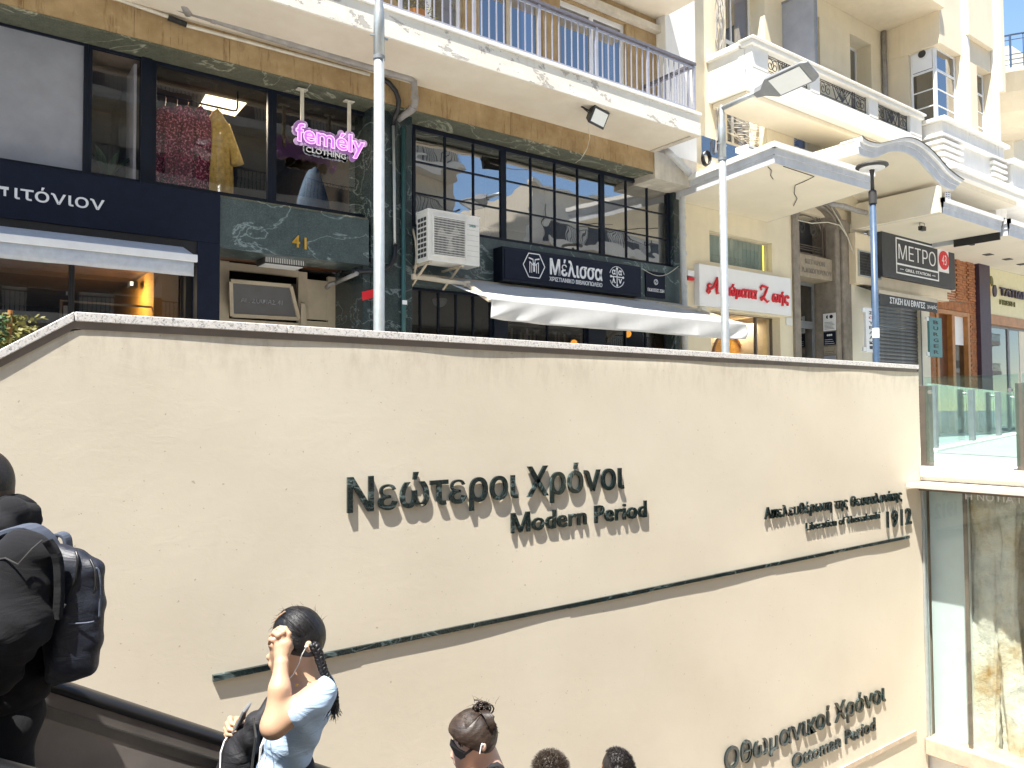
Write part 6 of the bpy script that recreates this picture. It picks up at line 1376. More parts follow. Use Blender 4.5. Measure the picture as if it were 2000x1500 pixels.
def win(x0, x1, y, zb_w, zt_w, par, axis='x', lab=None):
    g = G(); f_ = .055; ztr = zb_w+(zt_w-zb_w)*.70
    def bx(a, b, c, d, o=0):
        if axis == 'x': g.box(a, b, y+o, y+.05-o, c, d)
        else: g.box(y+o, y+.05-o, a, b, c, d)
    bx(x0, x0+f_, zb_w, zt_w); bx(x1-f_, x1, zb_w, zt_w)
    for c in (zb_w, ztr-.03, zt_w-f_): bx(x0+f_, x1-f_, c, c+f_, .003)
    for k in (.3, .62): c = zb_w+(ztr-zb_w)*k; bx(x0+f_, x1-f_, c, c+.03, .01)
    w_ = part('window', g, MAT['white_metal'], par, bevel=.004); g = G()
    if axis == 'x': g.box(x0, x1, y+.022, y+.027, zb_w, zt_w)
    else: g.box(y+.022, y+.027, x0, x1, zb_w, zt_w)
    part('pane', g, MAT['glass_upper'], w_); return w_
win(xt+.12, TX(.34)-.02, yt+.14, zwb, zwt-.01, tw); win(TX(.60)+.02, TX(.86)-.02, yt+.2, zwb, zwt-.01, tw); w_ = win(yt+.15, yt+.74, xt+.08, zwb, zwt-.01, tw, 'y')
g = G(); ztr = zwb+(zwt-zwb)*.70; g.box(xt+.07, xt+.078, yt+.21, yt+.68, ztr+.03, zwt-.07); part('fan_panel', g, MAT['sign_white'], w_)
c = (xt+.066, yt+.44, ztr+.45); g = G(); g.lathe([(.13, 0), (.13, .01)], c, 20, (-1, 0, 0)); part('fan_ring', g, MAT['white_metal'], w_); g = G(); g.lathe([(.095, .011), (.095, .02)], c, 20, (-1, 0, 0)); g.lathe([(.03, .021), (.03, .03)], c, 12, (-1, 0, 0)); part('fan', g, MAT['charcoal'], w_)
for f in (.34, .845):
    g = G(); g.box(TX(f)+.02, TX(f)+.16, yt-.065, yt-.001, zwb-.45, ZTOP); g.box(TX(f)+.22, TX(f)+.36, yt-.065, yt-.001, zwb-.45, ZTOP); part('fluted_rib', g, MAT['white_render'], tw, bevel=.01)
# tapered upper box over the corner window
g = G(); g.box(xt-.02, TX(.30), yt-.03, yt+.95, zwt-.03, zwt+3.0); part('projecting_box', g, MAT['cream_warm'], tw, bevel=.01)
g = G(); g.box(TX(.40), TX(.82), yt-.12, yt-.001, zwt+.55, zwt+2.2); part('projecting_box', g, MAT['cream_warm'], tw, bevel=.01)
g = G(); g.box(xt2-.05, xt2+.14, yt-.1, YCU+2, zwt-.4, zwt+2.2); part('projecting_box', g, MAT['cream_warm'], tw)
# sills and stepped mouldings
def ring_box(o, z0, z1, m='white_render', nm='moulding', b=.01):
    g = G(); g.box(xt-o, xt2+o, yt-o, YCU+1, z0, z1); return part(nm, g, MAT[m], tw, bevel=b)
ring_box(.16, zwb-.09, zwb-.002); ring_box(.05, zwb-.42, zwb-.092)
ring_box(.12, zwb-.47, zwb-.422)
for i in range(4): g = G(); z = zwb-.62-.16*i; g.box(xt-.10, xt+.95, yt-.10, yt+.9, z-.0, z+.075); g.box(xt-.10, xt-.001, yt+.9, YCU-.01, z, z+.075); part('stepped_band', g, MAT['white_render'], tw, bevel=.01)
for i in range(4): g = G(); z = zwb-.62-.16*i; g.box(xt2-.75, xt2+.10, yt-.10, yt+.9, z, z+.075); part('stepped_band', g, MAT['white_render'], tw, bevel=.01)
zcn = Z_(1853, 316, 8.35)
g = G(); g.box(xt-.45, xt2+.45, 8.27, YCU+1, zcn-.14, zcn); part('cornice_plate', g, MAT['white_render'], tw, bevel=.012)
g = G(); g.box(xt-.38, xt2+.38, 8.34, YCU+1, zcn-.24, zcn-.143); part('cornice_plate', g, MAT['white_render'], tw, bevel=.012)
g = G(); g.box(xt-.2, xt2+.2, 8.5, YCU+1, zcn-.36, zcn-.243); part('underside', g, MAT['soffit_clean'], tw)
g = G(); g.box(xt-.12, xt2+.12, yt-.12, YCU+1, zcn+.002, zcn+.12); part('moulding', g, MAT['white_render'], tw, bevel=.01)
g = G(); g.box(xt, xt2+8, YCU+.02, YCU+.5, zc3+.2, zcn-.1); g.box(xc0, xt, YCU+.28, YCU+.9, zc3+.2, zcn-.3); part('shaded_wall', g, MAT['cream_warm'], bC)
# right of the tower
g = G(); g.box(xt2+.2, xt2+.9, 9.0, YCU+2, zcn-.6, zcn+.25); part('side_block', g, MAT['white_render'], tw, bevel=.01)
fb = thing('far_building', 'white building beyond the tower with rounded balcony and blue grey railing', 'building', (xt2+6, 10, GZ))
cx2, cy2 = X_(1985, 130, 9.6)+1.2, 10.4; z1_ = Z_(1975, 125, 9.3)
g = G(); n_ = 30; R4 = 2.3
g.lathe([(.8, -1.25), (1.5, -.95), (2.0, -.5), (R4, 0), (R4, .12)], (cx2, cy2, z1_-.1), 40); part('rounded_balcony', g, MAT['cream_warm'], fb, smooth=False)
g = G(); g.tube([(cx2+R4*.96*math.cos(a), cy2+R4*.96*math.sin(a), z1_+1.05) for a in np.linspace(math.pi*.9, math.pi*2.1, 30)], .03, 6)
for v in (.15, .3, .45, .9): g.tube([(cx2+R4*.96*math.cos(a), cy2+R4*.96*math.sin(a), z1_+v) for a in np.linspace(math.pi*.9, math.pi*2.1, 30)], .014, 5)
part('handrail', g, MAT['dark_blue_paint'], fb)
for i in range(26):
    a = math.pi*.9+math.pi*1.2*i/25; g = G(); q = (cx2+R4*.96*math.cos(a), cy2+R4*.96*math.sin(a)); g.tube([(q[0], q[1], z1_), (q[0], q[1], z1_+1.04)], .014 if i % 5 else .03, 6); part('baluster', g, MAT['dark_blue_paint'], fb)
g = G(); g.box(cx2+.6, cx2+12, cy2, cy2+4, GZ, ZTOP-3); part('wall', g, MAT['cream_pale'], fb)
g = G(); x0 = X_(1977, 330, 8.6); g.box(x0, x0+8, 8.6, YCU+.4, Z_(1985, 400, 8.6), Z_(1980, 322, 8.6)); part('parapet_block', g, MAT['white_render'], fb, bevel=.01)
g = G(); g.box(x0-.2, x0+8, 8.45, YCU+.4, Z_(1980, 322, 8.6)+.002, Z_(1980, 322, 8.6)+.1); part('parapet_coping', g, MAT['white_render'], fb)

# ------------------------------------------------------------------ street behind the camera, seen in the shop windows
def opposite(label, x0, x1, y, ztop, seed, col, nfl=6):
    t = thing('opposite_building', label, 'building', ((x0+x1)/2, y, GZ)); rr = random.Random(seed)
    g = G(); g.box(x0, x1, y-8, y, GZ, ztop); part('wall', g, MAT[col], t)
    gw, gs, gr = G(), G(), G(); z = GZ+4.2
    while z < ztop-1.5:
        gs.box(x0+.4, x1-.4, y+.002, y+1.35, z, z+.22); gs.box(x0+.4, x1-.4, y+1.25, y+1.35, z+.22, z+.42)
        x = x0+1
        while x < x1-2.6:
            gw.box(x, x+1.8, y+.001, y+.05, z+.25, z+2.4)
            if rr.random() < .4: gs.box(x, x+1.8, y+.051, y+.09, z+1.3+rr.random()*.6, z+2.4)
            x += rr.uniform(2.6, 3.6)
        x = x0+.5
        while x < x1-.5: gr.box(x, x+.025, y+1.3, y+1.32, z+.42, z+1.15); x += .16
        gr.box(x0+.4, x1-.4, y+1.28, y+1.34, z+1.15, z+1.2); z += 3.05
    gs.box(x0-.1, x1+.1, y-.1, y+.35, ztop, ztop+.25)
    part('window', gw, MAT['opposite_dark'], t, kind='stuff'); part('balcony_slab', gs, MAT['opposite_pale'], t, kind='stuff'); part('railing', gr, MAT['iron'], t, kind='stuff'); return t
simple('opposite_pale', (.66, .60, .50), .85, var=.1, vs=.8, streak=.2)
opposite('tall beige apartment block across the street with long balconies', -30, 23, -15, 24, 1, 'opposite_wall')
opposite('lower cream apartment block across the street beyond the gap', 28, 47, -15, 13.2, 2, 'opposite_pale')
opposite('mid height beige apartment block farther along the street', 47.5, 90, -15, 15, 3, 'opposite_wall')
# ------------------------------------------------------------------ people: bodies grown as one smooth surface from blended volumes
class Body:
    def __init__(s, d0): s.p = []; s.d0 = d0; s.cuts = []
    def w(s, a): return np.array(PD(a[0], a[1], s.d0+a[2]))
    def cap(s, a, b, ra, rb, k=.02, raw=False):
        a, b = (np.array(a, float), np.array(b, float)) if raw else (s.w(a), s.w(b)); s.p.append(('c', a, b, ra, rb, k)); return s
    def ell(s, c, r, k=.02, rot=0.0, raw=False, ax=None):
        c = np.array(c, float) if raw else s.w(c); A = ax if ax is not None else np.array([AR, AU, AF])
        if rot: cr, sr = math.cos(rot), math.sin(rot); A = np.array([cr*A[0]+sr*A[1], -sr*A[0]+cr*A[1], A[2]])
        s.p.append(('e', c, np.array(r, float), A, k)); return s
    def mesh(s, h=.006, grow=0.0, cuts=(), noise=None):
        lo, hi = [], []
        for q in s.p:
            if q[0] == 'c': m = max(q[3], q[4]); lo.append(np.minimum(q[1], q[2])-m); hi.append(np.maximum(q[1], q[2])+m)
            else: m = q[2].max(); lo.append(q[1]-m); hi.append(q[1]+m)
        lo = np.min(lo, 0)-.03-grow; hi = np.max(hi, 0)+.03+grow; n = np.ceil((hi-lo)/h).astype(int)+1
        ax = [lo[i]+h*np.arange(n[i]) for i in range(3)]; D = np.full(n, .5, np.float32)
        for q in s.p:
            if q[0] == 'c': m = max(q[3], q[4])+q[5]+grow+2*h; a, b = np.minimum(q[1], q[2])-m, np.maximum(q[1], q[2])+m; k = q[5]
            else: m = q[2].max()+q[4]+grow+2*h; a, b = q[1]-m, q[1]+m; k = q[4]
            i0 = np.clip(np.floor((a-lo)/h).astype(int), 0, n-1); i1 = np.clip(np.ceil((b-lo)/h).astype(int)+1, 1, n); sl = tuple(slice(i0[i], i1[i]) for i in range(3))
            X, Y, Z = np.meshgrid(ax[0][sl[0]], ax[1][sl[1]], ax[2][sl[2]], indexing='ij', sparse=True)
            if q[0] == 'c':
                A, B = q[1], q[2]; v = B-A; L2 = max(v@v, 1e-9); t = np.clip(((X-A[0])*v[0]+(Y-A[1])*v[1]+(Z-A[2])*v[2])/L2, 0, 1)
                d = np.sqrt((X-A[0]-t*v[0])**2+(Y-A[1]-t*v[1])**2+(Z-A[2]-t*v[2])**2)-(q[3]+(q[4]-q[3])*t)
            else:
                c, r, M_ = q[1], q[2], q[3]; u = [((X-c[0])*M_[i][0]+(Y-c[1])*M_[i][1]+(Z-c[2])*M_[i][2])/r[i] for i in range(3)]
                k0 = np.sqrt(u[0]**2+u[1]**2+u[2]**2); k1 = np.sqrt((u[0]/r[0])**2+(u[1]/r[1])**2+(u[2]/r[2])**2)+1e-9; d = k0*(k0-1)/k1
            d = d-grow; o = D[sl]; hh = np.clip(.5+.5*(o-d)/k, 0, 1); D[sl] = (o*(1-hh)+d*hh-k*hh*(1-hh)).astype(np.float32)
        X, Y, Z = np.meshgrid(*ax, indexing='ij', sparse=True)
        if noise: D += noise(X, Y, Z).astype(np.float32)
        for c in cuts: D = np.maximum(D, c(X, Y, Z).astype(np.float32))
        return nets(D, lo, h)
def nets(D, lo, h):
    ins = D < 0; n = np.array(D.shape); c = np.zeros(n-1, np.int8)
    for i in (0, 1):
        for j in (0, 1):
            for k in (0, 1): c += ins[i:n[0]-1+i, j:n[1]-1+j, k:n[2]-1+k]
    act = (c > 0) & (c < 8); idx = np.full(n-1, -1, np.int64); cells = np.argwhere(act); idx[act] = np.arange(len(cells))
    acc = np.zeros((len(cells), 3)); cnt = np.zeros(len(cells)); C8 = [(i, j, k) for i in (0, 1) for j in (0, 1) for k in (0, 1)]
    for a in C8:
        for ax_ in range(3):
            if a[ax_]: continue
            b = list(a); b[ax_] = 1; pa = cells+np.array(a); pb = cells+np.array(b); da = D[pa[:, 0], pa[:, 1], pa[:, 2]]; db = D[pb[:, 0], pb[:, 1], pb[:, 2]]
            m = (da < 0) != (db < 0); t = np.where(m, da/(da-db+1e-12), 0); p = np.tile(np.array(a, float), (len(cells), 1)); p[:, ax_] += t; acc += p*m[:, None]; cnt += m
    V = (cells+acc/cnt[:, None])*h+lo; Fc = []
    for ax_ in range(3):
        o = [i for i in range(3) if i != ax_]; sl0 = [slice(1, -1)]*3; sl0[ax_] = slice(0, -1); sl1 = list(sl0); sl1[ax_] = slice(1, None)
        A, B = ins[tuple(sl0)], ins[tuple(sl1)]; e_ = np.argwhere(A != B)
        if not len(e_): continue
        flip = A[e_[:, 0], e_[:, 1], e_[:, 2]]; base = e_.copy(); base[:, o[0]] += 1; base[:, o[1]] += 1; q = []
        for du, dv in ((-1, -1), (0, -1), (0, 0), (-1, 0)): p = base.copy(); p[:, o[0]] += du; p[:, o[1]] += dv; q.append(idx[p[:, 0], p[:, 1], p[:, 2]])
        q = np.stack(q, 1); 
        if ax_ == 1: flip = ~flip
        q[~flip] = q[~flip][:, ::-1]; Fc.append(q)
    F_ = np.concatenate(Fc); F_ = F_[(F_ >= 0).all(1)]; g = G(); g.v = [tuple(v) for v in V]; g.f = [tuple(int(i) for i in f) for f in F_]; return g
def half(body, a, b, side=1):
    """cut by a plane through two picture points (contains the depth axis); keeps one side"""
    A, B = body.w((a[0], a[1], 0)), body.w((b[0], b[1], 0)); n = np.cross(B-A, AF); n = n/np.linalg.norm(n)*side
    return lambda X, Y, Z: (X-A[0])*n[0]+(Y-A[1])*n[1]+(Z-A[2])*n[2]
def above(z): return lambda X, Y, Z: z-Z+0*X+0*Y
def below(z): return lambda X, Y, Z: Z-z+0*X+0*Y
def skin(name, c, c2=None):
    n = N(name); f = n.noise(9, 4, .6); col = n.ramp(f, [(.3, tuple(x*.88 for x in c)), (.7, c)]); n.color(col).set(Roughness=.5)
    n.b.inputs['Subsurface Weight'].default_value = .12; n.b.inputs['Subsurface Radius'].default_value = (.012, .005, .003); n.bump(n.noise(160, 3), .12, .001); return n.m
skin('skin_olive', (.56, .34, .215)); skin('skin_pale', (.70, .47, .36)); skin('skin_dark', (.07, .038, .025)); skin('skin_tan', (.48, .26, .14))
def hairm(name, c, sc=(60, 60, 6)):
    n = N(name); f = n.noise(1.6, 6, .7, sc, .3); f2 = n.noise(70, 3, .7); n.color(n.ramp(f, [(.35, tuple(x*.4 for x in c)), (.7, tuple(x*1.7 for x in c))])).set(Roughness=.45)
    n.bump(n.math('ADD', f, n.math('MULTIPLY', f2, .6)), .4, .004); return n.m
hairm('hair_black', (.006, .005, .0055)); hairm('hair_brown', (.035, .022, .015), (14, 14, 50)); hairm('hair_short', (.05, .035, .024), (70, 70, 30)); hairm('hair_cropped', (.018, .014, .012), (90, 90, 90))
def cloth(name, c, rough=.9, sc=7, st=.5):
    n = N(name); n.color(n.ramp(n.noise(4, 4), [(.3, tuple(x*.9 for x in c)), (.7, c)])).set(Roughness=rough); h = n.math('ADD', n.noise(sc, 3, .5, (1, 1, 2.5), 1.2), n.math('MULTIPLY', n.noise(260, 2), .06)); n.bump(h, st, .02); return n.m
cloth('shirt_blue', (.50, .66, .85), .85, 9, .45); cloth('hoodie_black', (.006, .006, .008), 1.0, 6, .4); cloth('trousers_navy', (.010, .013, .03), .9, 6, .5); cloth('top_black', (.015, .014, .016)); cloth('tee_grey', (.3, .3, .32)); cloth('tee_white', (.7, .7, .7)); cloth('jeans', (.05, .07, .12))
cloth('backpack_nylon', (.012, .015, .026), .5, 8, .3); cloth('strap_slate', (.07, .085, .12), .7, 8, .2); cloth('bag_black', (.010, .010, .013), .7, 8, .5)

def legs(name_t, root, z_foot, f, s, top_m='trousers_navy'):
    """hips, legs and shoes under a figure: root = pelvis point, f = facing direction"""
    f = Vector(f).normalized(); r = Vector((f.y, -f.x, 0)); b = Body(1); root = Vector(root); H = root.z-z_foot
    b.ell(root, (.15*s, .10*s, .13*s), .05, raw=True, ax=np.array([r, (0, 0, 1), f]))
    for sg in (-1, 1):
        hip = root+r*.085*s*sg+Vector((0, 0, -.03)); st = .09*sg; kn = root+r*.09*s*sg+f*(.04+st)+Vector((0, 0, -H*.5)); an = root+r*.09*s*sg+f*(-.01+st)+Vector((0, 0, -H+.09))
        b.cap(hip, kn, .085*s, .058*s, .04, True); b.cap(kn, an, .058*s, .042*s, .03, True)
    g = b.mesh(.012); part('trousers', g, MAT[top_m], name_t, smooth=True)
    for sg in (-1, 1):
        an = root+r*.09*s*sg+f*(-.01+.09*sg)+Vector((0, 0, -H+.045)); b = Body(1); b.cap(an-f*.04, an+f*.15, .045, .036, .02, True); b.cap(an, an+Vector((0, 0, .05)), .04, .04, .02, True)
        g = b.mesh(.009, cuts=(above(z_foot+.003),)); part('shoe', g, MAT['rubber_black'], name_t, smooth=True)
def strands(anchor_fn, n_, length, m, parent, r=.0012, name='loose_hair', seed=1):
    rr = random.Random(seed); g = G()
    for k in range(n_):
        p, d = anchor_fn(rr); q = [Vector(p)]; d = Vector(d).normalized()
        for i in range(4): d = (d+Vector((rr.gauss(0, .25), rr.gauss(0, .25), rr.gauss(0, .2)-.12))).normalized(); q.append(q[-1]+d*length*rr.uniform(.15, .4))
        g.tube(q, [r, r, r*.8, r*.6, r*.3], 3)
    return part(name, g, m, parent, kind='stuff')

# --- young woman in the light blue top
B1_ = Body(2.66); W1 = thing('person', 'woman in light blue cropped top shading her face, long black braids, black bag', 'person', tuple(B1_.w((570, 1500, 0)))); b = B1_
b.ell((579, 1240, 0), (.078, .088, .070), .02).ell((556, 1268, 0), (.048, .062, .055), .03).ell((556, 1296, 0), (.034, .026, .040), .03)      # cranium, face, jaw
b.cap((534, 1276, 0), (526, 1283, 0), .008, .011, .012).ell((533, 1296, 0), (.014, .012, .022), .012).ell((541, 1307, 0), (.018, .016, .024), .015)   # nose, lips, chin
b.ell((538, 1252, 0), (.02, .012, .05), .015)
b.cap((590, 1285, .005), (604, 1338, .01), .049, .056, .03)                                                                             # neck
b.ell((603, 1263, -.072), (.014, .020, .008), .008)                                                                                      # ear
b.ell((600, 1352, .02), (.075, .045, .165), .05).ell((594, 1385, .02), (.078, .09, .145), .05).ell((570, 1435, .02), (.080, .08, .125), .05).ell((556, 1490, .02), (.080, .06, .12), .05).ell((572, 1378, .02), (.06, .05, .11), .04)
sh, el, wr = (622, 1358, -.15), (535, 1417, -.22), (549, 1298, -.155)
b.cap(sh, el, .047, .036, .03).cap(el, (546, 1345, -.19), .036, .031, .03).cap((546, 1345, -.19), wr, .031, .022, .02)
b.cap((576, 1352, .17), (528, 1440, .21), .045, .038, .03).cap((528, 1440, .21), (475, 1425, .10), .036, .024, .02)
# near hand on the forehead
def hand(b, wr_, palm, fingers, thumb, rr=.0085):
    b.cap(wr_, palm[0], .021, .020, .012)
    for a, c in zip(palm[:-1], palm[1:]): b.cap(a, c, .016, .016, .014)
    for f_ in fingers:
        for i, (a, c) in enumerate(zip(f_[:-1], f_[1:])): b.cap(a, c, rr*(1.1-.12*i), rr*(1.0-.12*i), .004)
    for i, (a, c) in enumerate(zip(thumb[:-1], thumb[1:])): b.cap(a, c, .0115-.0015*i, .010-.0015*i, .006)
hand(b, (550, 1292, -.145), [(548, 1278, -.135), (547, 1262, -.125), (553, 1256, -.12), (559, 1258, -.12), (557, 1272, -.128)],
     [[(561, 1256, -.12), (564, 1238, -.115), (557, 1227, -.108), (547, 1225, -.085)], [(554, 1254, -.12), (553, 1235, -.125), (544, 1228, -.115), (536, 1232, -.09)],
      [(547, 1257, -.122), (543, 1241, -.132), (535, 1236, -.12), (529, 1241, -.095)], [(541, 1262, -.122), (534, 1250, -.128), (529, 1249, -.115), (526, 1257, -.10)]],
     [(560, 1276, -.12), (567, 1264, -.10), (566, 1251, -.09)])
hand(b, (478, 1424, .09), [(468, 1420, .07), (462, 1410, .06), (458, 1416, .05), (456, 1424, .05), (463, 1428, .06)],
     [[(458, 1406, .055), (449, 1403, .04), (452, 1413, .02), (463, 1418, .012)], [(455, 1413, .05), (444, 1413, .03), (447, 1424, .012), (460, 1428, .005)],
      [(453, 1422, .05), (441, 1423, .03), (444, 1434, .012), (457, 1436, .008)], [(454, 1430, .05), (442, 1434, .035), (446, 1443, .02), (453, 1444, .012)]],
     [(466, 1410, .05), (474, 1400, .03), (477, 1392, .015)])
g = b.mesh(.0042); part('body', g, MAT['skin_olive'], W1, smooth=True)
# top
t_ = Body(2.66); t_.ell((600, 1352, .02), (.075, .045, .165), .05).ell((594, 1385, .02), (.078, .09, .145), .05).ell((570, 1435, .02), (.080, .08, .125), .05).ell((556, 1490, .02), (.080, .06, .12), .05).ell((572, 1378, .02), (.06, .05, .11), .04).cap(sh, (586, 1382, -.181), .049, .046, .035).cap((576, 1352, .17), (550, 1396, .19), .046, .044, .03)
def sfold(X, Y, Z): return .0025*np.sin(Z*95+X*20)*(np.clip(-1.12-Z, 0, .14)/.14)+.003*np.sin((X+Z)*55)
sl_c = half(t_, (606, 1392), (571, 1358), -1)
# sleeve end: plane across the upper arm
def plane(p, nrm): p = np.array(p); nrm = np.array(nrm)/np.linalg.norm(nrm); return lambda X, Y, Z: (X-p[0])*nrm[0]+(Y-p[1])*nrm[1]+(Z-p[2])*nrm[2]
neck = half(t_, (635, 1305), (548, 1378), 1)
def test_side(fn, body, pt): w_ = body.w(pt); return float(fn(w_[0], w_[1], w_[2]))
if test_side(neck, t_, (594, 1400, 0)) > 0: neck = half(t_, (635, 1305), (548, 1378), -1)
hem_z = float(t_.w((550, 1492, 0))[2])
g = t_.mesh(.0048, .0085, (neck, above(hem_z)), sfold); part('cropped_top', g, MAT['shirt_blue'], W1, smooth=True)
pel = t_.w((560, 1560, .02)); legs(W1, pel, -1.66-.577*1.0-.26+.0, (-1, 0, 0), .95)
wt = Body(2.66); wt.ell((556, 1500, .02), (.083, .05, .122), .04).ell((560, 1550, .02), (.10, .09, .15), .05); g = wt.mesh(.007, .006, (below(hem_z-.008),)); part('waistband', g, MAT['trousers_navy'], W1, smooth=True)
# hair cap, parting and braids
hb_ = Body(2.66); hb_.ell((582, 1236, 0), (.086, .089, .077), .02).ell((606, 1250, .0), (.045, .06, .066), .03)
def hn(X, Y, Z): return .0006*np.sin(X*210+Z*60)*np.sin(Y*190+Z*40)
def combed(body, c, r, starts, ends, n_, m, parent, seed=1, th=.0016, lift=1.02):
    """locks of hair lying over the head from the hairline to where they are gathered; starts and ends give directions in camera axes"""
    rr = random.Random(seed); C0 = Vector(body.w(c)); g = G()
    def pt(d, k): return C0+(Vector(AR)*d[0]*r[0]+Vector(AU)*d[1]*r[1]+Vector(AF)*d[2]*r[2])*k
    for i in range(n_):
        f_ = i/(n_-1); a = Vector(starts(f_, rr)).normalized(); e1 = Vector(ends(f_, rr)).normalized(); q = []; wv_ = rr.uniform(-.05, .05); ph = rr.random()*6; k0 = lift+rr.uniform(-.012, .02)
        ax_ = a.cross(e1); ax_ = ax_.normalized() if ax_.length > 1e-4 else Vector((0, 0, 1)); ang = a.angle(e1)
        for j in range(10):
            s = j/9; d_ = Matrix.Rotation(ang*s, 3, ax_) @ a; d_ = d_+ax_*(wv_*math.sin(s*math.pi)+.012*math.sin(s*9+ph)); q.append(pt(d_.normalized(), k0))
        g.tube(q, [th*.6]+[th]*8+[th*.5], 4)
    return part('hair_locks', g, m, parent, smooth=True, kind='stuff')
c1 = half(hb_, (526, 1216), (578, 1266), 1); c1 = c1 if test_side(c1, hb_, (600, 1210, 0)) < 0 else half(hb_, (526, 1216), (578, 1266), -1)
c2 = half(hb_, (560, 1264), (640, 1279), 1); c2 = c2 if test_side(c2, hb_, (600, 1210, 0)) < 0 else half(hb_, (560, 1264), (640, 1279), -1)
g = hb_.mesh(.0045, 0, (c1, c2), hn); part('hair', g, MAT['hair_black'], W1, smooth=True)
def braid(pts, dep, r, nm='braid'):
    P_ = resample([Vector(B1_.w((a, b_, dep))) for a, b_ in pts], 60); g = G()
    for k in range(3):
        q = []
        for i, p in enumerate(P_):
            a = i*.62+k*2.094; f_ = 1-.35*i/60; q.append(p+Vector(AR)*math.sin(a)*r*f_*.75+Vector(AF)*math.sin(2*a)*r*f_*.45)
        g.tube(q, [r*.72*(1-.35*i/60) for i in range(60)], 7)
    return part(nm, g, MAT['hair_black'], W1, smooth=True)
braid([(612, 1258), (621, 1275), (627, 1295), (634, 1315), (645, 1333), (653, 1352), (655, 1374)], -.07, .0135)
braid([(604, 1272), (608, 1284), (613, 1298), (616, 1310)], .05, .011)
def ta(rr): return B1_.w((654+rr.gauss(0, 2), 1373, -.07)), (rr.gauss(0, .3), rr.gauss(0, .3), -1)
strands(ta, 45, .05, MAT['hair_black'], W1, .0018, 'braid_end', 5)
g = G(); c = Vector(B1_.w((654, 1380, -.07))); g.ball(c, .016, 10, (1, 1, 1.6)); part('braid_tuft', g, MAT['hair_black'], W1, smooth=True)
def fa(rr):
    a = rr.uniform(-.3, 3.0); return Vector(B1_.w((580, 1236, 0)))+Vector(AR)*math.cos(a)*.082+Vector(AU)*math.sin(a)*.086+Vector(AF)*rr.uniform(-.04, .04), Vector(AR)*math.cos(a+.9)+Vector(AU)*math.sin(a+.9)
strands(fa, 36, .022, MAT['hair_black'], W1, .0005, 'loose_hair', 2)
combed(B1_, (582, 1236, 0), (.086, .089, .077), lambda f_, rr: (-.85+.25*math.sin(f_*math.pi)+rr.gauss(0, .04), .52-.55*abs(math.sin(f_*9))*0+.35*math.sin(f_*3.1)+rr.gauss(0, .05)-.45*(f_ < .35), -1.1+2.2*f_), lambda f_, rr: (.88+rr.gauss(0, .06), -.38+rr.gauss(0, .08), -.55+1.1*(f_ > .55)+rr.gauss(0, .08)), 700, MAT['hair_black'], W1, 4, .0013)
g = G(); g.tube([B1_.w(p) for p in ((536, 1214, -.02), (546, 1202, -.035), (557, 1194, -.038))], .0022, 6); part('hair_parting', g, MAT['skin_olive'], W1)
g = G(); g.tube([B1_.w(p) for p in ((598, 1264, -.082), (590, 1278, -.085), (584, 1296, -.075), (572, 1318, -.10), (557, 1334, -.13), (546, 1352, -.02), (520, 1430, -.12), (508, 1460, -.16), (505, 1500, -.17))], .0016, 6); g.ball(B1_.w((598, 1263, -.083)), .006, 8); part('earphone_cable', g, MAT['white_plastic'], W1)
g = G()
for q_ in ((562, 1304, -.045), (580, 1338, -.075), (568, 1350, -.07), (557, 1361, -.065)): g.ball(B1_.w(q_), .005, 8)
part('necklace', g, MAT['gold'], W1)
ph = thing('phone', 'phone held upright in the right hand of the woman in blue', 'phone', tuple(B1_.w((472, 1400, .03)))); a, c_ = Vector(B1_.w((461, 1424, .035))), Vector(B1_.w((483, 1380, .03))); g = G(); g.bar(a, c_, .010, .07, tuple(AF)); part('casing', g, MAT['lamp_grey'], ph, bevel=.003)
g = G(); d_ = Vector(AR)*-.007; g.bar(a+d_, a+(c_-a)*.6+d_, .004, .06, tuple(AF)); part('back_cover', g, MAT['varnished_wood'], ph, bevel=.002)
# dark shoulder bag carried in front
bg_ = Body(2.66); bg_.ell((478, 1478, .05), (.070, .115, .10), .04).ell((500, 1430, .0), (.040, .075, .07), .04).ell((470, 1530, .05), (.085, .12, .11), .05).cap((505, 1410, -.03), (528, 1368, .02), .03, .016, .02).cap((528, 1368, .02), (545, 1345, .10), .016, .015, .01)
bag = thing('shoulder_bag', 'black backpack carried on the chest of the woman in blue', 'bag', tuple(bg_.w((478, 1500, 0)))); g = bg_.mesh(.006, 0, (), lambda X, Y, Z: .004*np.sin(X*60+Z*35)*np.sin(Z*42)); part('bag_body', g, MAT['bag_black'], bag, smooth=True)
g = G(); g.tube([bg_.w(p) for p in ((452, 1428, .02), (438, 1448, -.0), (431, 1470, -.02), (430, 1500, -.03), (430, 1530, -.03))], .0026, 6); g.tube([bg_.w(p) for p in ((522, 1440, -.08), (512, 1455, -.09), (508, 1480, -.085), (503, 1520, -.08))], .002, 6); part('piping', g, MAT['sign_white'], bag)
g = G(); g.tube([bg_.w(p) for p in ((495, 1402, -.055), (500, 1440, -.075), (494, 1480, -.07), (490, 1520, -.07))], .004, 6); part('zip', g, MAT['charcoal'], bag)

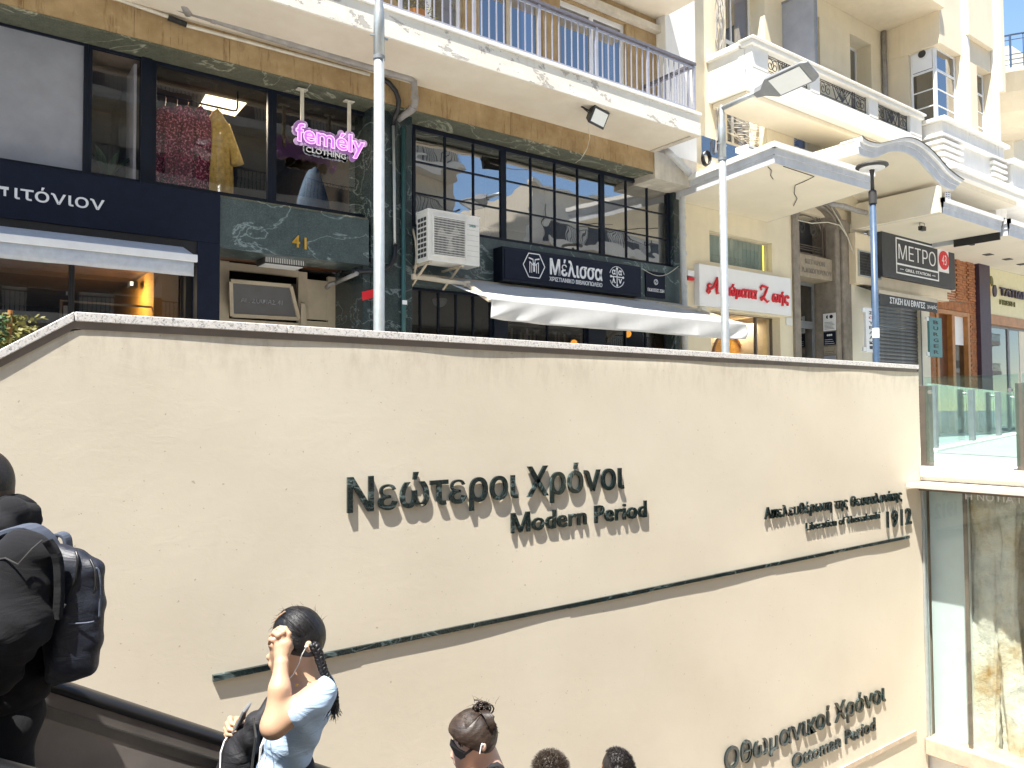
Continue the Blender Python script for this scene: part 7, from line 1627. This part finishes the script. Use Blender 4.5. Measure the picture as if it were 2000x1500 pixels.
# --- man with the backpack at the left edge
M1 = Body(2.20); MT = thing('person', 'man in black hooded sweatshirt with shaved head at the left edge wearing a backpack', 'person', tuple(M1.w((0, 1400, 0)))); b = M1
b.ell((-38, 945, 0), (.083, .098, .075), .02).ell((-66, 972, 0), (.055, .07, .06), .03).ell((-70, 1000, 0), (.035, .03, .045), .03).cap((-96, 975, 0), (-103, 984, 0), .01, .012, .01).cap((-28, 975, 0), (-10, 1040, 0), .06, .065, .03).ell((-30, 962, -.078), (.016, .028, .01), .008)
b.ell((10, 1110, .02), (.10, .12, .16), .05).ell((5, 1250, .02), (.11, .14, .15), .05)
b.cap((-60, 1330, -.16), (-150, 1330, -.20), .045, .03, .02)
hand(b, (-152, 1330, -.2), [(-165, 1330, -.2), (-180, 1322, -.2), (-182, 1332, -.2), (-180, 1342, -.2)], [[(-180, 1322, -.2), (-200, 1322, -.2), (-208, 1334, -.19)], [(-182, 1330, -.2), (-203, 1331, -.2), (-210, 1343, -.19)], [(-181, 1338, -.2), (-200, 1341, -.2), (-206, 1352, -.19)], [(-178, 1345, -.2), (-193, 1351, -.2), (-198, 1360, -.19)]], [(-166, 1325, -.2), (-176, 1310, -.2), (-188, 1304, -.2)])
g = b.mesh(.006); part('body', g, MAT['skin_dark'], MT, smooth=True)
hc = Body(2.20); hc.ell((-37, 944, 0), (.0845, .0995, .0765), .02); c1 = half(hc, (-75, 900), (-45, 985), 1); c1 = c1 if test_side(c1, hc, (0, 940, 0)) < 0 else half(hc, (-75, 900), (-45, 985), -1)
g = hc.mesh(.006, 0, (c1, above(float(hc.w((0, 985, 0))[2])))); part('cropped_hair', g, MAT['hair_cropped'], MT, smooth=True)
hd_ = Body(2.20)
hd_.ell((0, 1095, .02), (.125, .09, .19), .06).ell((8, 1180, .02), (.115, .14, .165), .06).ell((5, 1290, .02), (.115, .13, .15), .06).ell((0, 1360, .02), (.112, .08, .145), .05)
hd_.cap((42, 1095, -.19), (38, 1220, -.22), .078, .070, .05).cap((38, 1220, -.22), (-10, 1310, -.21), .068, .055, .04).cap((-10, 1310, -.21), (-75, 1330, -.17), .055, .042, .03).cap((0, 1095, .22), (-10, 1250, .24), .07, .06, .05).cap((-10, 1250, .24), (-90, 1320, .2), .058, .045, .03)
hd_.cap((-45, 1015, -.06), (25, 998, -.06), .030, .034, .02).cap((25, 998, -.06), (58, 1003, .0), .034, .030, .015).cap((58, 1003, .0), (66, 1013, .02), .026, .022, .012).cap((40, 985, .02), (58, 992, .05), .026, .024, .012).cap((8, 985, -.02), (30, 978, .02), .026, .022, .010).cap((-70, 1035, -.07), (10, 1030, -.09), .04, .042, .03).cap((10, 1030, -.09), (66, 1022, .0), .034, .02, .015).cap((-40, 1010, .09), (40, 1000, .08), .035, .035, .02)
g = hd_.mesh(.0062, 0, (), lambda X, Y, Z: .0035*np.sin(X*48+Z*60)*np.sin(Z*30-Y*40)+.002*np.sin(Z*90+X*70)); part('hooded_sweatshirt', g, MAT['hoodie_black'], MT, smooth=True)
g = G(); g.tube([M1.w(p) for p in ((-20, 1095, -.262), (10, 1090, -.268), (35, 1102, -.275), (62, 1072, -.255), (82, 1055, -.22))], .0022, 5); part('seam', g, MAT['charcoal'], MT)
legs(MT, M1.w((-2, 1400, .02)), -1.66-.577*.2-.08, (-1, 0, 0), .9, 'hoodie_black')
# backpack
bp = thing('backpack', 'dark navy nylon backpack with side pocket and top handle on the man', 'backpack', tuple(M1.w((150, 1200, 0)))); k_ = Body(2.20)
def rbox(b_, pts, r, ds): 
    for i in range(len(pts)):
        for dd in ds: b_.cap((*pts[i], dd), (*pts[(i+1) % len(pts)], dd), r, r, .012)
for dd in (-.13, -.06, .01, .08, .14):
    ring_ = [(118, 1082), (150, 1092), (182, 1112), (186, 1180), (180, 1250), (170, 1300), (110, 1318), (98, 1200)]
    for i in range(8): k_.cap((*ring_[i], dd), (*ring_[(i+1) % 8], dd), .024, .024, .015)
    k_.cap((128, 1110, dd), (135, 1290, dd), .045, .05, .02); k_.cap((155, 1120, dd), (152, 1280, dd), .040, .042, .02)
g = k_.mesh(.0062, 0, (), lambda X, Y, Z: .0012*np.sin(Z*38+X*20)*np.sin(Y*30+1)); part('bag_body', g, MAT['backpack_nylon'], bp, smooth=True)
def bt_(pts, r, m, nm, n_=8): g = G(); q = resample([Vector(M1.w(p)) for p in pts], 24); g.tube(q, r, n_); return part(nm, g, MAT[m], bp, smooth=True)
bt_([(148, 1076, -.155), (152, 1095, -.168), (147, 1130, -.172), (136, 1155, -.172), (122, 1175, -.170)], .0035, 'rubber_black', 'zip'); bt_([(176, 1092, -.15), (186, 1115, -.163), (187, 1145, -.167), (184, 1158, -.166)], .0035, 'rubber_black', 'zip')
bt_([(112, 1216, -.172), (135, 1218, -.175), (165, 1217, -.172), (184, 1214, -.165)], .0022, 'strap_slate', 'pocket_seam'); bt_([(186, 1110, -.16), (193, 1115, -.155), (196, 1150, -.157), (194, 1205, -.157)], .003, 'strap_slate', 'edge_seam')
bt_([(122, 1180, -.172), (128, 1184, -.175)], .006, 'steel_light', 'zip_pull')
def strap(pts, wd, th, m, nm):
    q = resample([Vector(M1.w(p)) for p in pts], 20); g = G(); vs = []
    for i, p in enumerate(q):
        t = (q[min(i+1, 19)]-q[max(i-1, 0)]).normalized(); nn_ = t.cross(Vector(AF)).normalized(); sd = Vector(AF)*wd/2
        vs += [p-sd-nn_*th/2, p+sd-nn_*th/2, p+sd+nn_*th/2, p-sd+nn_*th/2]
    g.add(vs, [(i*4+k, i*4+(k+1) % 4, (i+1)*4+(k+1) % 4, (i+1)*4+k) for i in range(19) for k in range(4)]+[(3, 2, 1, 0), (76, 77, 78, 79)]); return part(nm, g, MAT[m], bp, smooth=False, bevel=.003)
strap([(104, 1078, -.02), (104, 1052, -.02), (116, 1043, -.02), (130, 1050, -.02), (134, 1078, -.02)], .035, .010, 'strap_slate', 'handle')
strap([(-60, 1115, -.17), (-30, 1068, -.15), (10, 1040, -.13), (55, 1030, -.12), (88, 1048, -.10), (112, 1085, -.08)], .06, .014, 'strap_slate', 'shoulder_strap')
strap([(92, 1055, -.215), (112, 1090, -.20), (116, 1150, -.20), (112, 1210, -.20)], .02, .02, 'hoodie_black', 'side_webbing')

# --- woman with sunglasses and hair tied up
W2b = Body(3.12); W2 = thing('person', 'woman with dark sunglasses, loose hair bun and black straps looking down', 'person', tuple(W2b.w((950, 1500, 0)))); b = W2b
b.ell((926, 1430, 0), (.080, .082, .072), .02).ell((908, 1462, 0), (.050, .060, .056), .03).ell((907, 1486, 0), (.034, .028, .040), .03).cap((888, 1466, 0), (884, 1476, 0), .007, .010, .012).ell((893, 1487, 0), (.014, .010, .022), .012).ell((900, 1497, 0), (.018, .014, .024), .015)
b.cap((940, 1455, .0), (962, 1515, .01), .050, .055, .03).ell((944, 1458, -.074), (.013, .020, .008), .006)
b.ell((962, 1550, .01), (.08, .05, .165), .05).ell((962, 1610, .01), (.085, .11, .14), .05).ell((955, 1680, .01), (.08, .08, .12), .05).cap((962, 1545, -.15), (950, 1650, -.19), .048, .038, .03).cap((950, 1650, -.19), (890, 1620, -.12), .036, .023, .02).cap((962, 1545, .17), (945, 1650, .2), .048, .038, .03).cap((945, 1650, .2), (890, 1615, .08), .036, .023, .02)
hand(b, (888, 1618, -.11), [(880, 1612, -.1), (872, 1604, -.09), (870, 1612, -.09), (872, 1620, -.09)], [[(872, 1604, -.09), (862, 1598, -.07), (860, 1606, -.05)], [(870, 1610, -.09), (859, 1606, -.07), (858, 1614, -.05)], [(870, 1616, -.09), (859, 1615, -.07), (859, 1622, -.05)], [(872, 1621, -.09), (863, 1622, -.07), (863, 1628, -.05)]], [(880, 1606, -.1), (876, 1596, -.08), (872, 1590, -.07)])
g = b.mesh(.0055); part('body', g, MAT['skin_pale'], W2, smooth=True)
h2 = Body(3.12); h2.ell((927, 1428, 0), (.084, .082, .077), .02).ell((936, 1441, 0), (.060, .064, .070), .05).ell((902, 1428, 0), (.046, .046, .062), .06)
c1 = half(h2, (872, 1422), (934, 1451), 1); c1 = c1 if test_side(c1, h2, (930, 1400, 0)) < 0 else half(h2, (872, 1422), (934, 1451), -1); c2 = half(h2, (920, 1452), (980, 1475), 1); c2 = c2 if test_side(c2, h2, (930, 1400, 0)) < 0 else half(h2, (920, 1452), (980, 1475), -1)
g = h2.mesh(.005, 0, (c1, c2), lambda X, Y, Z: .0008*np.sin((X-Z)*160)*np.sin(Y*50+Z*60)); part('hair', g, MAT['hair_brown'], W2, smooth=True)
g = G()
for k in range(34):
    a = random.uniform(0, 6.28); c = (940+random.gauss(0, 7), 1385+random.gauss(0, 5)); rx = random.uniform(6, 14); q = [W2b.w((c[0]+rx*math.cos(a+i*.55), c[1]+rx*.8*math.sin(a+i*.55), random.uniform(-.02, .02)+.008*math.sin(i+k))) for i in range(random.randint(5, 10))]; g.tube(q, .0034, 6)
for k in range(40):
    x = 946+random.gauss(0, 4); q = [W2b.w((x, 1388, -.03)), W2b.w((x+10+random.gauss(0, 3), 1400, -.05)), W2b.w((x+15+random.gauss(0, 3), 1415, -.06)), W2b.w((x+16+random.gauss(0, 4), 1430+random.gauss(0, 6), -.055))]; g.tube(q, [.003, .003, .0025, .001], 4)
part('hair_bun', g, MAT['hair_brown'], W2, smooth=True, kind='stuff')
combed(W2b, (926, 1428, 0), (.088, .084, .080), lambda f_, rr: (-.95+.5*abs(math.sin(f_*7))+rr.gauss(0, .05), -.25+.5*math.sin(f_*3.14)+rr.gauss(0, .15), -1.1+2.2*f_), lambda f_, rr: (.30+rr.gauss(0, .06), .95, rr.gauss(0, .1)), 620, MAT['hair_brown'], W2, 6, .0014)
def ba(rr): return W2b.w((942+rr.gauss(0, 8), 1382+rr.gauss(0, 5), rr.gauss(0, .02))), Vector(AR)*rr.gauss(.3, .7)+Vector(AU)*rr.uniform(0, 1)
strands(ba, 26, .035, MAT['hair_brown'], W2, .0008, 'loose_hair', 8)
sgl = thing('sunglasses', 'black cat eye sunglasses on the woman with the bun', 'sunglasses', tuple(W2b.w((900, 1470, 0)))); g = G()
for dd in (-.042, .030):
    c = [(878, 1455), (885, 1459), (898, 1467), (910, 1471), (909, 1479), (900, 1484), (889, 1476)]; g.prism([W2b.w((a, b_, dd-.03+.0)) for a, b_ in c], Vector(AF)*.055)
part('lenses', g, MAT['rubber_black'], sgl, kind=None); g = G(); g.bar(W2b.w((907, 1474, -.074)), W2b.w((938, 1451, -.080)), .010, .004, tuple(AF)); part('temple_arm', g, MAT['rubber_black'], sgl)
g = G(); g.tube([W2b.w((940, 1456, -.086)), W2b.w((937, 1472, -.086))], .0024, 8); g.ball(W2b.w((942, 1454, -.082)), .005, 8); part('earbud', g, MAT['sign_white'], W2)
tb = Body(3.12); tb.ell((962, 1555, .01), (.083, .05, .168), .05).ell((962, 1610, .01), (.085, .11, .14), .05).ell((955, 1680, .01), (.08, .08, .12), .05); g = tb.mesh(.009, .006, (below(float(tb.w((962, 1535, 0))[2])),)); part('top', g, MAT['top_black'], W2, smooth=True)
g = G()
for dd in (-.10, .12): q = resample([Vector(W2b.w(p)) for p in ((925, 1560, dd*.9), (948, 1510, dd), (972, 1494, dd), (990, 1520, dd), (995, 1560, dd))], 14); g.tube(q, .011, 6)
part('shoulder_strap', g, MAT['top_black'], W2, smooth=True, kind='stuff')
legs(W2, tb.w((958, 1730, .01)), -1.66-.577*1.75-.26, (-1, 0, 0), .95, 'jeans')

# --- two heads farther down the escalator
def follower(px, py, d, label, hair, sk, top, trou, spiky, foot_x, seed):
    B_ = Body(d); s = 1529/d; u = lambda m: m*s; T = thing('person', label, 'person', tuple(B_.w((px, py, 0))))
    B_.ell((px, py, 0), (.074, .095, .073), .02).ell((px-u(.028), py+u(.05), 0), (.048, .060, .056), .03).ell((px-u(.035), py+u(.095), 0), (.034, .03, .042), .03).cap((px-u(.07), py+u(.045), 0), (px-u(.088), py+u(.065), 0), .008, .011, .012).ell((px-u(.068), py+u(.088), 0), (.012, .010, .022), .012)
    for sg in (-1, 1): B_.ell((px+u(.008), py+u(.03), sg*.074), (.014, .022, .008), .006)
    B_.cap((px+u(.01), py+u(.06), 0), (px+u(.025), py+u(.19), 0), .048, .056, .03)
    B_.ell((px+u(.03), py+u(.26), 0), (.085, .055, .18), .05)
    for sg in (-1, 1):
        B_.cap((px+u(.03), py+u(.26), sg*.17), (px+u(.04), py+u(.52), sg*.20), .048, .038, .03).cap((px+u(.04), py+u(.52), sg*.2), (px-u(.10), py+u(.66), sg*.17), .036, .024, .02)
        a0, b0 = px-u(.11), py+u(.67); hand(B_, (a0, b0, sg*.17), [(a0-u(.03), b0+u(.02), sg*.165), (a0-u(.06), b0+u(.03), sg*.16), (a0-u(.06), b0+u(.05), sg*.16)], [[(a0-u(.06), b0+u(.02+.012*k), sg*.16), (a0-u(.09), b0+u(.035+.013*k), sg*.155), (a0-u(.095), b0+u(.06+.012*k), sg*.15)] for k in range(4)], [(a0-u(.03), b0+u(.0), sg*.16), (a0-u(.055), b0-u(.01), sg*.15)])
    g = B_.mesh(.008); part('body', g, MAT[sk], T, smooth=True)
    t2 = Body(d); t2.ell((px+u(.03), py+u(.27), 0), (.09, .058, .185), .05).ell((px+u(.03), py+u(.42), 0), (.095, .15, .155), .05).ell((px+u(.03), py+u(.60), 0), (.09, .10, .14), .05)
    for sg in (-1, 1): t2.cap((px+u(.03), py+u(.27), sg*.17), (px+u(.036), py+u(.40), sg*.19), .054, .052, .03)
    g = t2.mesh(.010, .006, ()); part('tee_shirt', g, MAT[top], T, smooth=True)
    h = Body(d); h.ell((px+u(.006), py-u(.012), 0), (.078, .094, .077), .02)
    c_a = half(h, (px-u(.11), py-u(.035 if spiky else .05)), (px-u(.0), py+u(.0 if spiky else .035)), 1); c_a = c_a if test_side(c_a, h, (px, py-u(.07), 0)) < 0 else half(h, (px-u(.11), py-u(.035 if spiky else .05)), (px-u(.0), py+u(.0 if spiky else .035)), -1)
    cb = above(float(h.w((px, py+u(.075), 0))[2])); g = h.mesh(.0055, 0, (c_a, cb), lambda X, Y, Z: .003*np.sin(X*230)*np.sin(Y*210+Z*90)); part('hair', g, MAT[hair], T, smooth=True)
    def an(rr):
        a = rr.uniform(-.4, 2.25) if not spiky else rr.uniform(.35, 2.8); e_ = rr.uniform(-1, 1); c = Vector(h.w((px+u(.006), py-u(.012), 0))); d_ = Vector(AR)*math.cos(a)*math.cos(e_)+Vector(AU)*math.sin(a)*math.cos(e_)+Vector(AF)*math.sin(e_); return c+Vector((d_.x*.078, d_.y*.078, d_.z*.094)), d_+Vector(AR)*(-.6 if not spiky else -.1)+Vector((0, 0, .4 if spiky else .0))
    strands(an, 2400 if spiky else 2200, .018 if spiky else .012, MAT[hair], T, .0008, 'hair_strands', seed)
    legs(T, t2.w((px+u(.03), py+u(.72), 0)), -1.66-.577*foot_x-.15, (-1, 0, 0), .95, trou)
follower(1073, 1519, 3.44, 'person with spiky brown hair, only the crown visible at the bottom edge', 'hair_short', 'skin_pale', 'tee_grey', 'jeans', True, 2.3, 3)
follower(1204, 1507, 3.78, 'person with short neat black hair and tanned forehead at the bottom edge', 'hair_cropped', 'skin_tan', 'tee_white', 'trousers_navy', False, 2.7, 4)
